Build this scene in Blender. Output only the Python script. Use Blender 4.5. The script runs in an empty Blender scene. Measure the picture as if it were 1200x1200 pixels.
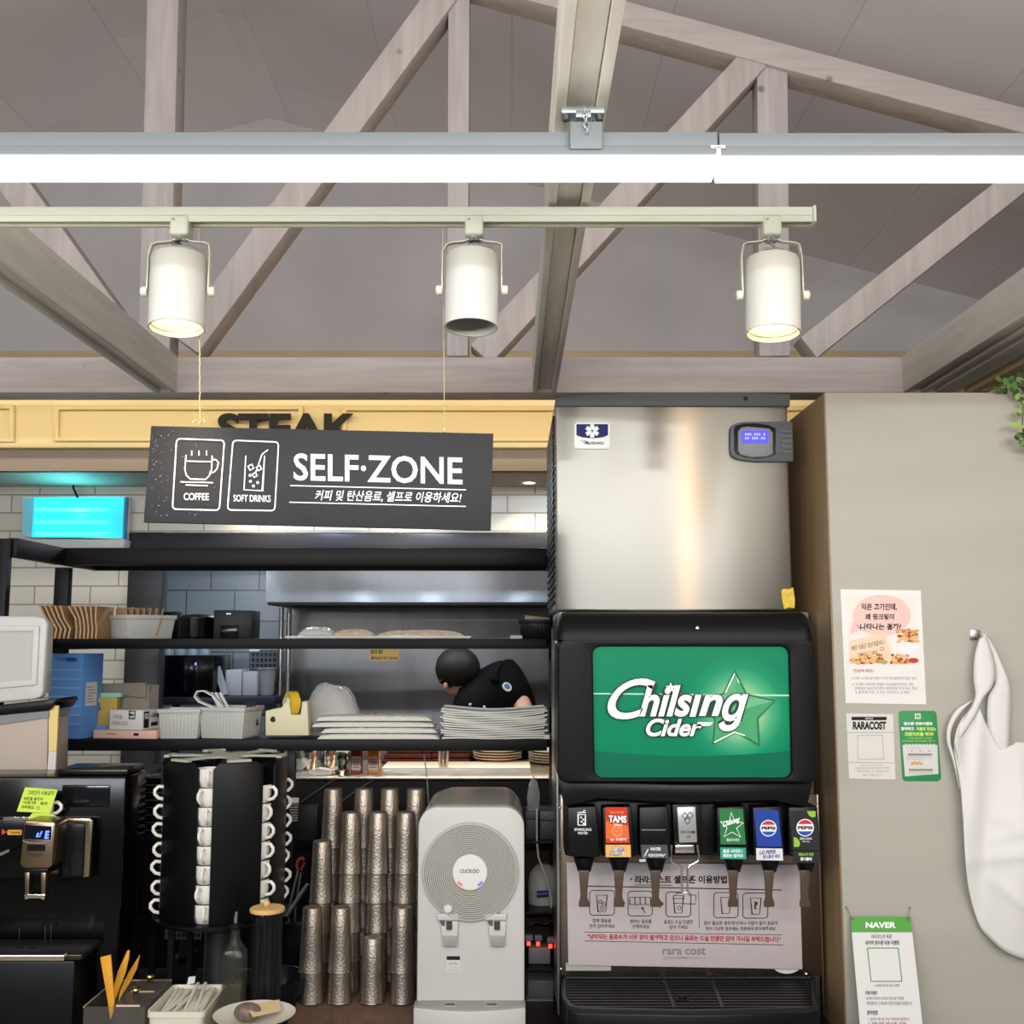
import bpy, bmesh, math, random
from math import sin, cos, pi, atan, sqrt, radians as R
from mathutils import Vector, Matrix

random.seed(7)
SC = bpy.context.scene
COL = SC.collection

# ------------------------------------------------------------------ camera
FPX = 1280.0                      # focal length in pixels of a 1200 px wide frame
PITCH = atan(152.0 / FPX)
CZ = 1.75
cam_d = bpy.data.cameras.new('camera')
cam_d.sensor_width = 36.0
cam_d.sensor_fit = 'HORIZONTAL'
cam_d.lens = 36.0 * FPX / 1200.0
cam_d.clip_start = 0.05
cam = bpy.data.objects.new('camera', cam_d)
COL.objects.link(cam)
cam.location = (0, 0, CZ)
cam.rotation_euler = (pi / 2 + PITCH, 0, 0)
SC.camera = cam

# ------------------------------------------------------------------ world, exposure, big lights
SC.view_settings.view_transform = 'Standard'
SC.view_settings.look = 'None'
SC.view_settings.gamma = 1.0
SC.view_settings.use_curve_mapping = False
SC.view_settings.exposure = -0.2
w = bpy.data.worlds.new('room_light')
SC.world = w
w.use_nodes = True
w.node_tree.nodes['Background'].inputs[0].default_value = (1.0, 0.975, 0.935, 1)
w.node_tree.nodes['Background'].inputs[1].default_value = 0.285


def area(name, loc, aim, sx, sy, power, col):
    d = bpy.data.lights.new(name, 'AREA')
    d.shape = 'RECTANGLE'
    d.size, d.size_y, d.energy, d.color = sx, sy, power, col
    o = bpy.data.objects.new(name, d)
    COL.objects.link(o)
    o.location = loc
    v = Vector(aim) - Vector(loc)
    o.rotation_euler = v.to_track_quat('-Z', 'Z' if abs(v.normalized().z) < .99 else 'Y').to_euler()
    return o


def spot(name, loc, aim, power, col, ang=60, blend=.6, rad=.03):
    d = bpy.data.lights.new(name, 'SPOT')
    d.energy, d.color, d.spot_size, d.spot_blend, d.shadow_soft_size = power, col, R(ang), blend, rad
    o = bpy.data.objects.new(name, d)
    COL.objects.link(o)
    o.location = loc
    o.rotation_euler = (Vector(aim) - Vector(loc)).to_track_quat('-Z', 'Y').to_euler()
    return o


# linear ceiling lamps of the dining room, behind the camera
area('dining_lamp', (-.2, -.6, 2.55), (0, 3.0, 1.4), 5.0, .06, 18, (1.0, .975, .93))
area('dining_lamp', (-.2, -3.4, 2.85), (0, 4.2, 4.2), 6.0, .05, 255, (.85, .91, 1.0))
area('dining_lamp', (-.2, .5, 2.30), (0, 2.2, 2.62), 5.0, .05, 54, (1.0, .97, .90))
pl = bpy.data.lights.new('warm_pendant_light', 'POINT')       # a warm pendant of the dining room
pl.energy, pl.color, pl.shadow_soft_size = 24, (1.0, .60, .24), .03
plo = bpy.data.objects.new('warm_pendant_light', pl)
COL.objects.link(plo)
plo.location = (1.02, .3, 2.35)
# kitchen lamps, plus an unseen fill light added to brighten the alcove tiles
area('alcove_fill', (-1.42, 4.95, 2.27), (-1.42, 5.2, 1.0),   .4, .1, 3.5, (.72, .85, 1.0))
area('cove_lamp', (-.6, 3.98, 2.74), (-.6, 4.3, 2.62), 3.6, .03, 6.5, (1.0, .82, .52))
area('pass_lamp', (-.25, 4.0, 1.42), (-.25, 4.06, 1.0), .9, .04, 1.5, (1.0, .72, .46))


# ------------------------------------------------------------------ helpers
def P(px, py, Y):
    """pixel of the 1200 px photograph -> point on the plane at depth Y"""
    u, v = (px - 600) / FPX, (600 - py) / FPX
    dy = cos(PITCH) - v * sin(PITCH)
    dz = sin(PITCH) + v * cos(PITCH)
    t = Y / dy
    return Vector((u * t, Y, CZ + dz * t))


def lin(c):
    if isinstance(c, str):
        c = c.lstrip('#')
        c = [int(c[i:i + 2], 16) / 255 for i in (0, 2, 4)]
        c = [x / 12.92 if x <= .04045 else ((x + .055) / 1.055) ** 2.4 for x in c]
    return (c[0], c[1], c[2], 1.0)


MATS = {}


def mat(name, col, rough=.5, metal=0, spec=.3, var=0, scale=6, bump=0, bscale=40, emit=None, estr=0, alpha=1, trans=0,
        aniso=0, stretch=None, coat=0, bdist=.002):
    if name in MATS:
        return MATS[name]
    m = bpy.data.materials.new(name)
    m.use_nodes = True
    nt = m.node_tree
    b = nt.nodes['Principled BSDF']
    b.inputs['Base Color'].default_value = lin(col)
    b.inputs['Roughness'].default_value = rough
    b.inputs['Metallic'].default_value = metal
    b.inputs['Specular IOR Level'].default_value = spec
    b.inputs['Alpha'].default_value = alpha
    b.inputs['Transmission Weight'].default_value = trans
    b.inputs['Coat Weight'].default_value = coat
    if emit:
        b.inputs['Emission Color'].default_value = lin(emit)
        b.inputs['Emission Strength'].default_value = estr
    if aniso:
        b.inputs['Anisotropic'].default_value = aniso
        t = nt.nodes.new('ShaderNodeTangent')
        t.direction_type = 'RADIAL'
        t.axis = 'Z'
        b.inputs['Anisotropic Rotation'].default_value = .25
        nt.links.new(t.outputs[0], b.inputs['Tangent'])
    if var or bump:
        tc = nt.nodes.new('ShaderNodeTexCoord')
        mp = nt.nodes.new('ShaderNodeMapping')
        mp.inputs['Scale'].default_value = stretch or (1, 1, 1)
        nt.links.new(tc.outputs['Object'], mp.inputs[0])
        if var:
            n = nt.nodes.new('ShaderNodeTexNoise')
            n.inputs['Scale'].default_value = scale
            n.inputs['Detail'].default_value = 6
            nt.links.new(mp.outputs[0], n.inputs['Vector'])
            r = nt.nodes.new('ShaderNodeValToRGB')
            c = lin(col)
            r.color_ramp.elements[0].color = tuple(max(0, x * (1 - var)) for x in c[:3]) + (1,)
            r.color_ramp.elements[1].color = tuple(min(1, x * (1 + var)) for x in c[:3]) + (1,)
            r.color_ramp.elements[0].position = .3
            r.color_ramp.elements[1].position = .7
            nt.links.new(n.outputs['Fac'], r.inputs[0])
            nt.links.new(r.outputs[0], b.inputs['Base Color'])
        if bump:
            n2 = nt.nodes.new('ShaderNodeTexNoise')
            n2.inputs['Scale'].default_value = bscale
            n2.inputs['Detail'].default_value = 4
            nt.links.new(mp.outputs[0], n2.inputs['Vector'])
            bp = nt.nodes.new('ShaderNodeBump')
            bp.inputs['Strength'].default_value = bump
            bp.inputs['Distance'].default_value = bdist
            nt.links.new(n2.outputs['Fac'], bp.inputs['Height'])
            nt.links.new(bp.outputs[0], b.inputs['Normal'])
    MATS[name] = m
    return m


def wood(name, c1, c2, axis='X', rough=.7, knots=True):
    m = bpy.data.materials.new(name)
    m.use_nodes = True
    nt = m.node_tree
    b = nt.nodes['Principled BSDF']
    b.inputs['Roughness'].default_value = rough
    tc = nt.nodes.new('ShaderNodeTexCoord')
    mp = nt.nodes.new('ShaderNodeMapping')
    s = [14, 14, 14]
    s['XYZ'.index(axis)] = 1.2
    mp.inputs['Scale'].default_value = s
    nt.links.new(tc.outputs['Object'], mp.inputs[0])
    n = nt.nodes.new('ShaderNodeTexNoise')
    n.inputs['Scale'].default_value = 2.4
    n.inputs['Detail'].default_value = 8
    n.inputs['Distortion'].default_value = .42
    nt.links.new(mp.outputs[0], n.inputs['Vector'])
    r = nt.nodes.new('ShaderNodeValToRGB')
    r.color_ramp.elements[0].color = lin(c1)
    r.color_ramp.elements[1].color = lin(c2)
    r.color_ramp.elements[0].position = .32
    r.color_ramp.elements[1].position = .68
    nt.links.new(n.outputs['Fac'], r.inputs[0])
    out = r.outputs[0]
    if knots:
        v = nt.nodes.new('ShaderNodeTexVoronoi')
        v.inputs['Scale'].default_value = 4.2
        nt.links.new(tc.outputs['Object'], v.inputs['Vector'])
        k = nt.nodes.new('ShaderNodeValToRGB')
        k.color_ramp.elements[0].color = (.35, .3, .28, 1)
        k.color_ramp.elements[1].color = (1, 1, 1, 1)
        k.color_ramp.elements[0].position = .03
        k.color_ramp.elements[1].position = .075
        nt.links.new(v.outputs['Distance'], k.inputs[0])
        mx = nt.nodes.new('ShaderNodeMixRGB')
        mx.blend_type = 'MULTIPLY'
        mx.inputs[0].default_value = .8
        nt.links.new(out, mx.inputs[1])
        nt.links.new(k.outputs[0], mx.inputs[2])
        out = mx.outputs[0]
    nt.links.new(out, b.inputs['Base Color'])
    MATS[name] = m
    return m


def tiles(name, c1, c2, mortar, bw, bh, msz=.003, off=.5, rough=.35, shift=(0, 0, 0), axes='XZ'):
    """tile pattern; bw, bh in metres on the object's x-z (or x-y) plane"""
    m = bpy.data.materials.new(name)
    m.use_nodes = True
    nt = m.node_tree
    b = nt.nodes['Principled BSDF']
    b.inputs['Roughness'].default_value = rough
    tc = nt.nodes.new('ShaderNodeTexCoord')
    sp = nt.nodes.new('ShaderNodeSeparateXYZ')
    cb = nt.nodes.new('ShaderNodeCombineXYZ')
    nt.links.new(tc.outputs['Object'], sp.inputs[0])
    nt.links.new(sp.outputs['XYZ'.index(axes[0])], cb.inputs[0])
    nt.links.new(sp.outputs['XYZ'.index(axes[1])], cb.inputs[1])
    mp = nt.nodes.new('ShaderNodeMapping')
    mp.inputs['Location'].default_value = shift
    nt.links.new(cb.outputs[0], mp.inputs[0])
    br = nt.nodes.new('ShaderNodeTexBrick')
    br.offset = off
    br.inputs['Scale'].default_value = 1.0
    br.inputs['Brick Width'].default_value = bw
    br.inputs['Row Height'].default_value = bh
    br.inputs['Mortar Size'].default_value = msz
    br.inputs['Mortar Smooth'].default_value = .1
    br.inputs['Color1'].default_value = lin(c1)
    br.inputs['Color2'].default_value = lin(c2)
    br.inputs['Mortar'].default_value = lin(mortar)
    nt.links.new(mp.outputs[0], br.inputs['Vector'])
    nt.links.new(br.outputs['Color'], b.inputs['Base Color'])
    bp = nt.nodes.new('ShaderNodeBump')
    bp.invert = True
    bp.inputs['Strength'].default_value = .5
    bp.inputs['Distance'].default_value = .003
    nt.links.new(br.outputs['Fac'], bp.inputs['Height'])
    nt.links.new(bp.outputs[0], b.inputs['Normal'])
    MATS[name] = m
    return m


_TXT = {}


def glyphs(s, bold=0.0, shear=0.0):
    key = (s, bold, shear)
    if key not in _TXT:
        c = bpy.data.curves.new('tmp', 'FONT')
        c.body = s
        c.resolution_u = 6 if len(s) <= 8 and s.isascii() and bold < .06 else 3
        c.offset = bold
        c.shear = shear
        o = bpy.data.objects.new('tmp', c)
        COL.objects.link(o)
        bpy.context.view_layer.update()
        dg = bpy.context.evaluated_depsgraph_get()
        me = bpy.data.meshes.new_from_object(o.evaluated_get(dg))
        vs = [(v.co.x, v.co.y) for v in me.vertices]
        fs = [tuple(p.vertices) for p in me.polygons]
        bpy.data.objects.remove(o)
        bpy.data.meshes.remove(me)
        bpy.data.curves.remove(c)
        _TXT[key] = (vs, fs)
    return _TXT[key]


def rrect(x0, y0, x1, y1, r, n=6):
    """rounded rectangle as a list of points, anticlockwise in a y-up frame"""
    out = []
    for cx, cy, a0 in ((x1 - r, y1 - r, 0), (x0 + r, y1 - r, 90), (x0 + r, y0 + r, 180), (x1 - r, y0 + r, 270)):
        for k in range(n + 1):
            a = R(a0 + 90 * k / n)
            out.append((cx + r * cos(a), cy + r * sin(a)))
    return out


def circ(cx, cy, r, n=28, ry=None):
    return [(cx + r * cos(2 * pi * k / n), cy + (ry or r) * sin(2 * pi * k / n)) for k in range(n)]


class MB:
    def __init__(s):
        s.v, s.f, s.mi, s.m = [], [], [], 0

    def add(s, vs, fs):
        b = len(s.v)
        s.v += [Vector(p) for p in vs]
        for f in fs:
            s.f.append(tuple(b + i for i in f))
            s.mi.append(s.m)
        return s

    def mat(s, k):
        s.m = k
        return s

    def box(s, x0, x1, y0, y1, z0, z1, M=None):
        vs = [Vector((x, y, z)) for z in (z0, z1) for y in (y0, y1) for x in (x0, x1)]
        if M is not None:
            vs = [M @ p for p in vs]
        return s.add(vs, [(0, 2, 3, 1), (4, 5, 7, 6), (0, 1, 5, 4), (2, 6, 7, 3), (0, 4, 6, 2), (1, 3, 7, 5)])

    def pbox(s, x0, y0, x1, y1, Y0, Y1):
        """axis-aligned box whose front face on plane Y0 covers this pixel rectangle"""
        a, b = P(x0, (y0 + y1) / 2, Y0), P(x1, (y0 + y1) / 2, Y0)
        t, u = P((x0 + x1) / 2, y0, Y0), P((x0 + x1) / 2, y1, Y0)
        return s.box(a.x, b.x, Y0, Y1, u.z, t.z)

    def prism(s, pts, ext):
        """polygon of 3-d points swept along ext"""
        pts = [Vector(p) for p in pts]
        ext = Vector(ext)
        n = len(pts)
        nrm = Vector((0, 0, 0))
        for i in range(n):
            nrm += pts[i].cross(pts[(i + 1) % n])
        if nrm.dot(ext) > 0:
            pts = pts[::-1]
        return s.add(pts + [p + ext for p in pts],
                     [tuple(range(n)), tuple(range(2 * n - 1, n - 1, -1))] +
                     [(i, n + i, n + (i + 1) % n, (i + 1) % n) for i in range(n)])

    def pprism(s, pts, Y0, Y1):
        return s.prism([P(x, y, Y0) for x, y in pts], (0, Y1 - Y0, 0))

    def flat(s, pts, Y):
        p = [P(x, y, Y) for x, y in pts]
        n = Vector((0, 0, 0))
        for i in range(len(p)):
            n += (p[i] - p[0]).cross(p[(i + 1) % len(p)] - p[0])
        if n.y > 0:
            p = p[::-1]
        return s.add(p, [tuple(range(len(p)))])

    def frect(s, x0, y0, x1, y1, Y):
        return s.flat([(x0, y0), (x1, y0), (x1, y1), (x0, y1)], Y)

    def line(s, pts, wpx, Y, closed=False):
        """ink line of wpx pixels on plane Y"""
        n = len(pts)
        L, Rr = [], []
        for i in range(n):
            a = pts[i - 1] if (i or closed) else pts[i]
            c = pts[(i + 1) % n] if (i < n - 1 or closed) else pts[i]
            d = Vector((c[0] - a[0], c[1] - a[1]))
            d = d.normalized() if d.length > 1e-6 else Vector((1, 0))
            k = 1.0
            if (0 < i < n - 1) or closed:
                d1 = Vector((pts[i][0] - a[0], pts[i][1] - a[1]))
                if d1.length > 1e-6:
                    k = min(2.0, 1 / max(.3, abs(d1.normalized().dot(d))))
            q = Vector((-d.y, d.x)) * wpx / 2 * k
            L.append((pts[i][0] + q.x, pts[i][1] + q.y))
            Rr.append((pts[i][0] - q.x, pts[i][1] - q.y))
        for i in range(n if closed else n - 1):
            j = (i + 1) % n
            s.flat([L[i], L[j], Rr[j], Rr[i]], Y)
        return s

    def txt(s, t, x0, y0, x1, y1, Y, bold=.0, shear=0, slope=0.0, lean=0.0, fn=None):
        """text fitted to a pixel box; slope = pixels dropped per pixel to the right"""
        vs, fs = glyphs(t, bold, shear)
        if not vs:
            return s
        ax, bx = min(v[0] for v in vs), max(v[0] for v in vs)
        ay, by = min(v[1] for v in vs), max(v[1] for v in vs)
        out = []
        for x, y in vs:
            qx = x0 + (x - ax) / max(1e-6, bx - ax) * (x1 - x0)
            qy = y1 - (y - ay) / max(1e-6, by - ay) * (y1 - y0)
            qx, qy = qx + lean * (qy - y0), qy + slope * (qx - x0)
            out.append(fn(qx, qy) if fn else P(qx, qy, Y))
        return s.add(out, fs)

    def ring(s, outer, inner, Y0, Y1):
        n = len(outer)
        o0 = [P(x, y, Y0) for x, y in outer]
        i0 = [P(x, y, Y0) for x, y in inner]
        e = Vector((0, Y1 - Y0, 0))
        vs = o0 + i0 + [p + e for p in o0] + [p + e for p in i0]
        fs = []
        for i in range(n):
            j = (i + 1) % n
            fs += [(i, j, n + j, n + i), (2 * n + j, 2 * n + i, 3 * n + i, 3 * n + j), (j, i, 2 * n + i, 2 * n + j),
                   (n + i, n + j, 3 * n + j, 3 * n + i)]
        return s.add(vs, fs)

    def lathe(s, prof, c=(0, 0, 0), n=24, M=None, cap=True):
        c = Vector(c)
        vs, fs = [], []
        for r, z in prof:
            for k in range(n):
                a = 2 * pi * k / n
                p = Vector((r * cos(a), r * sin(a), z))
                vs.append((M @ p if M is not None else p) + c)
        for i in range(len(prof) - 1):
            for k in range(n):
                j = (k + 1) % n
                fs.append((i * n + k, i * n + j, (i + 1) * n + j, (i + 1) * n + k))
        if cap:
            fs.append(tuple(range(n - 1, -1, -1)))
            fs.append(tuple((len(prof) - 1) * n + k for k in range(n)))
        return s.add(vs, fs)

    def cyl(s, p0, p1, r0, r1=None, n=16, cap=True):
        p0, p1 = Vector(p0), Vector(p1)
        d = p1 - p0
        M = d.to_track_quat('Z', 'Y').to_matrix()
        return s.lathe([(r0, 0), (r0 if r1 is None else r1, d.length)], p0, n, M, cap)

    def tube(s, pts, r, n=8, closed=False):
        pts = [Vector(p) for p in pts]
        N = len(pts)
        vs, fs = [], []
        up = None
        for i in range(N):
            a = pts[i - 1] if (i or closed) else pts[i]
            b = pts[(i + 1) % N] if (i < N - 1 or closed) else pts[i]
            d = (b - a).normalized()
            if up is None:
                up = Vector((0, 0, 1)) if abs(d.z) < .9 else Vector((0, 1, 0))
            x = d.cross(up).normalized()
            up = x.cross(d).normalized()
            rr = r[i] if isinstance(r, (list, tuple)) else r
            for k in range(n):
                an = 2 * pi * k / n
                vs.append(pts[i] + (x * cos(an) + up * sin(an)) * rr)
        for i in range(N if closed else N - 1):
            j = (i + 1) % N
            for k in range(n):
                l = (k + 1) % n
                fs.append((i * n + k, i * n + l, j * n + l, j * n + k))
        if not closed:
            fs.append(tuple(range(n - 1, -1, -1)))
            fs.append(tuple((N - 1) * n + k for k in range(n)))
        return s.add(vs, fs)

    def band(s, pts, wv, th=.001):
        """ribbon: list of points, width vector(s), given thickness"""
        pts = [Vector(p) for p in pts]
        ws = [Vector(wv[i]) if isinstance(wv[0], (tuple, list, Vector)) else Vector(wv) for i in range(len(pts))]
        vs, fs = [], []
        for i, p in enumerate(pts):
            a = pts[max(0, i - 1)]
            b = pts[min(len(pts) - 1, i + 1)]
            nn = (b - a).cross(ws[i]).normalized() * th / 2
            h = ws[i] / 2
            vs += [p - h - nn, p + h - nn, p + h + nn, p - h + nn]
        for i in range(len(pts) - 1):
            o, q = 4 * i, 4 * i + 4
            for k in range(4):
                l = (k + 1) % 4
                fs.append((o + k, o + l, q + l, q + k))
        fs += [(3, 2, 1, 0), tuple(4 * (len(pts) - 1) + k for k in range(4))]
        return s.add(vs, fs)

    def sphere(s, c, r, n=16, m=10, sc=(1, 1, 1)):
        prof = [(max(1e-4, r * sin(pi * i / m)), -r * cos(pi * i / m)) for i in range(m + 1)]
        return s.lathe(prof, c, n, Matrix.Diagonal(sc))


def build(name, mb, mats, parent=None, bev=0, smooth=True, ang=35, seg=2, loc=None):
    """one mesh object out of world-space geometry; its origin goes to the parent's origin, or to loc / its own base"""
    if not isinstance(mats, (list, tuple)):
        mats = [mats]
    if parent is not None:
        q = parent
        org = Vector((0, 0, 0))
        while q is not None:
            org += q.location
            q = q.parent
    elif loc is not None:
        org = Vector(loc)
    else:
        xs = [v.x for v in mb.v]
        ys = [v.y for v in mb.v]
        org = Vector(((min(xs) + max(xs)) / 2, (min(ys) + max(ys)) / 2, min(v.z for v in mb.v)))
    me = bpy.data.meshes.new(name)
    me.from_pydata([tuple(v - org) for v in mb.v], [], mb.f)
    for m in mats:
        me.materials.append(m)
    if len(mats) > 1:
        me.polygons.foreach_set('material_index', mb.mi)
    if bev:
        bm = bmesh.new()
        bm.from_mesh(me)
        ed = [e for e in bm.edges if len(e.link_faces) == 2 and e.calc_face_angle(0) > R(40)]
        bmesh.ops.bevel(bm, geom=ed, offset=bev, segments=seg, affect='EDGES', clamp_overlap=True, profile=.5)
        bm.to_mesh(me)
        bm.free()
    me.validate()
    if smooth:
        me.polygons.foreach_set('use_smooth', [True] * len(me.polygons))
        me.set_sharp_from_angle(angle=R(ang))
    o = bpy.data.objects.new(name, me)
    COL.objects.link(o)
    if parent is not None:
        o.parent = parent
    else:
        o.location = org
    return o


def tag(o, label, cat, group=None, kind=None):
    o['label'] = label
    o['category'] = cat
    if group:
        o['group'] = group
    if kind:
        o['kind'] = kind
    return o


def thing(name, label, cat, loc, group=None):
    o = bpy.data.objects.new(name, None)
    COL.objects.link(o)
    o.empty_display_size = .05
    o.location = loc
    return tag(o, label, cat, group)


def struct(name, mb, m, label=None, **k):
    o = build(name, mb, m, **k)
    o['kind'] = 'structure'
    if label:
        o['label'] = label
    return o


def dup(o, loc, label=None, parent=None):
    c = o.copy()
    COL.objects.link(c)
    if parent is None:
        c.location = loc
        if label:
            c['label'] = label
    else:
        c.parent = parent
    for ch in list(o.children):
        dup(ch, None, None, c)
    return c


ORD = ['', 'first', 'second', 'third', 'fourth', 'fifth', 'sixth', 'seventh', 'eighth', 'ninth', 'tenth', 'eleventh', 'twelfth']


def RZ(a, c=(0, 0, 0)):
    return Matrix.Translation(c) @ Matrix.Rotation(a, 4, 'Z')


# ------------------------------------------------------------------ materials
W = '#ffffff'
m_beam = wood('whitewashed_wood', '#a89d97', '#bbb0a9', 'X')
m_beamY = wood('whitewashed_wood_long', '#cdc8be', '#dedad0', 'Y')
m_beamZ = wood('whitewashed_wood_upright', '#a79d9a', '#b9afac', 'Z')
m_beamD = wood('whitewashed_wood_slanted', '#aa9f98', '#bcb1aa', 'Z')
m_trimw = wood('pale_pine', '#c0aa86', '#cbb594', 'X', knots=False)
m_gable = mat('grey_gable_board', '#c4bfbf', .8, var=.06, scale=2)
m_roof = tiles('roof_board', '#e6e0e1', '#dfd9da', '#cbc4c4', 1.2, .62, .002, .5, .7, axes='YX')
m_cream = mat('cream_paint', '#e3cf9f', .5)
m_taupe = mat('taupe_paint', '#a39484', .6)
m_white = mat('white_plastic', '#d8d7d3', .35)
m_track = mat('cream_white_metal', '#c6c6b4', .4)
m_led = mat('led_diffuser', '#ffffff', .4, emit='#fbfdff', estr=7.0)
m_ledbody = mat('led_housing', '#6f757a', .45)
m_steel = mat('brushed_steel', '#a5a198', .34, 1, aniso=1.0, bump=.015, bscale=3, stretch=(1, 1, 90), bdist=.001)
m_steel2 = mat('satin_steel', '#b4b2ae', .32, 1)
m_hood = mat('hood_steel', '#c9ced5', .45, .55, aniso=1.0, var=.12, scale=3, stretch=(2.0, 1, .2))
m_kpanel = mat('kitchen_steel_panel', '#77787a', .38, 1, var=.25, scale=2, stretch=(2.2, 1, .5))
m_chrome = mat('chrome', '#d0cdc6', .15, 1)
m_black = mat('black_steel', '#161619', .5, spec=.3)
m_black2 = mat('black_plastic', '#08080a', .36, spec=.25)
m_blackg = mat('gloss_black', '#060607', .16, spec=.2)
m_tblack = mat('textured_black', '#0a0a0b', .42, spec=.16, bump=.5, bscale=320, bdist=.0008)
m_dgrey = mat('dark_grey_plastic', '#53565a', .45)
m_mgrey = mat('mid_grey_plastic', '#7b7d80', .45)
m_ink = mat('black_ink', '#151515', .6)
m_wink = mat('white_ink', '#eeeeec', .6)
m_gink = mat('grey_ink', '#8b8480', .6)
m_rink = mat('red_ink', '#b3323c', .6)
m_signbd = mat('charcoal_board', '#29292c', .6, spec=.25, var=.05, scale=30)
m_wall = mat('pale_plaster', '#a8a499', .6, var=.05, scale=1.6, stretch=(.6, 1, 5))
m_brown = wood('brown_laminate', '#7a6348', '#87704f', 'Z', .5, knots=False)
m_paper = mat('white_paper', '#cfcdc9', .7)
m_kraft = mat('kraft_paper', '#b2906a', .75, var=.12, scale=20)
m_basket = mat('light_grey_basket', '#b7b7b0', .5)
m_beige = mat('beige_box', '#a89a8c', .5)
m_cup = None


def hammered():
    m = bpy.data.materials.new('hammered_steel')
    m.use_nodes = True
    nt = m.node_tree
    b = nt.nodes['Principled BSDF']
    b.inputs['Base Color'].default_value = lin('#a89d90')
    b.inputs['Metallic'].default_value = 1
    b.inputs['Roughness'].default_value = .46
    tc = nt.nodes.new('ShaderNodeTexCoord')
    v = nt.nodes.new('ShaderNodeTexVoronoi')
    v.inputs['Scale'].default_value = 170
    nt.links.new(tc.outputs['Object'], v.inputs['Vector'])
    bp = nt.nodes.new('ShaderNodeBump')
    bp.inputs['Strength'].default_value = .42
    bp.inputs['Distance'].default_value = .0016
    nt.links.new(v.outputs['Distance'], bp.inputs['Height'])
    nt.links.new(bp.outputs[0], b.inputs['Normal'])
    return m


m_cup = hammered()

# ================================================================== STRUCTURE
ZT0 = P(600, 460, 3.6).z           # underside of the tie beams
ZT1 = P(600, 418, 3.6).z
SL = .2675
APX, APY = 158, -153               # apex of the truss's top chords
RZ_ = P(APX, APY, 3.6).z + .19     # ridge of the roof boards
YG = 5.0                           # gable board: where the ridge meets pixel row 138
while P(315, 138, YG).z < RZ_:
    YG += .005
RX = P(315, 138, YG).x

struct('floor', MB().box(-4, 4, -3, 6.2, -.06, 0), mat('grey_floor', '#bdb5a8', .5), loc=(0, 0, 0))


def roof_z(x):
    return RZ_ - SL * abs(x - RX)


for nm, x0, x1 in (('ceiling', RX, 4.2), ('ceiling', -4.2, RX)):
    mb = MB()
    mb.prism([(x0, -1.2, roof_z(x0)), (x1, -1.2, roof_z(x1)), (x1, -1.2, roof_z(x1) + .05), (x0, -1.2, roof_z(x0) + .05)], (0, 7.4, 0))
    struct(nm, mb, m_roof, loc=(0, 0, 0))
mb = MB().prism([(-4.2, YG, 2.5), (4.2, YG, 2.5), (4.2, YG, roof_z(4.2)), (RX, YG, RZ_), (-4.2, YG, roof_z(-4.2))], (0, .04, 0))
struct('wall_gable', mb, m_gable, loc=(0, YG, 0))
a, b = P(600, 411, YG - .03), P(600, 430, YG - .03)
struct('trim_1', MB().box(-4.2, 4.2, YG - .03, YG, b.z, a.z), m_trimw, bev=.004)

# cream soffit with moulded panels
zs0, zs1 = P(600, 526, 4.3).z, P(600, 440, 4.3).z
struct('wall_soffit', MB().box(-4, 4, 4.3, 4.36, zs0, zs1), m_cream, loc=(0, 4.3, 0))
for k, (x0, y0, x1, y1) in enumerate(((-330, 474, 16, 518), (62, 475, 355, 517), (400, 476, 690, 517), (735, 476, 1000, 517))):
    mb = MB()
    mb.ring([(x0, y0), (x1, y0), (x1, y1), (x0, y1)], [(x0 + 6, y0 + 5), (x1 - 6, y0 + 5), (x1 - 6, y1 - 4), (x0 + 6, y1 - 4)], 4.282, 4.302)
    struct(f'trim_{k + 2}', mb, m_cream, bev=.006)
struct('trim_6', MB().box(-4, 4, 4.275, 4.31, zs0, P(600, 520, 4.3).z), m_cream, bev=.005)
zc = P(600, 552, 4.325).z
struct('wall_fascia', MB().box(-4, 4, 4.325, 4.36, zc, zs0 + .02), m_taupe)
struct('ceiling_kitchen', MB().box(-4, 4, 4.33, 5.9, zc, zc + .03), m_taupe)

YB = 4.78
zo = P(600, 624, YB).z
xo = P(150, 700, YB).x
m_tile = tiles('white_wall_tile', '#c9c3b8', '#c2bcb1', '#8a8378', .243, .0805, .0032, shift=(.02, .021, 0))
mb = MB().box(-4, 4, YB, YB + .08, zo, zc).box(-4, xo, YB, YB + .08, 0, zo)
struct('wall_kitchen', mb, m_tile, loc=(0, YB, 0), smooth=False)
# dark alcove lining, grey tiles and steel panel at the back
m_dark = mat('dark_frame', '#2b2c31', .4)
mb = MB().box(xo, xo + .15, YB - .015, YB + .07, 0, zo)
struct('trim_7', mb, m_dark, bev=.004)
mb = MB().box(xo, 3, YB - .02, YB + .02, P(600, 643, YB - .02).z, P(600, 625, YB - .02).z)
struct('trim_8', mb, m_dark, bev=.003)
m_gtile = tiles('grey_wall_tile', '#8d97a0', '#87919b', '#4c5258', .247, .157, .003, .5, .3, shift=(.06, .03, 0))
struct('wall_alcove', MB().box(xo - .9, 3, 5.6, 5.66, 0, zc), m_gtile, loc=(0, 5.6, 0), smooth=False)
xs = P(340, 780, 5.5).x
struct('wall_panel', MB().box(xs, 2.6, 5.5, 5.56, 0, zc), m_kpanel, loc=(0, 5.5, 0))

# partition on the right: pale front, brown laminate flank
xc = P(965, 460, 2.85).x
zp = P(965, 460, 2.85).z
struct('wall_partition', MB().box(xc + .004, 3.6, 2.85, 2.99, 0, zp), m_wall, loc=(xc, 2.85, 0), bev=.002)
struct('wall_partition_flank', MB().box(xc, xc + .03, 2.852, 4.28, 0, zp - .002), m_brown, loc=(xc, 2.85, 0), bev=.002)

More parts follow.
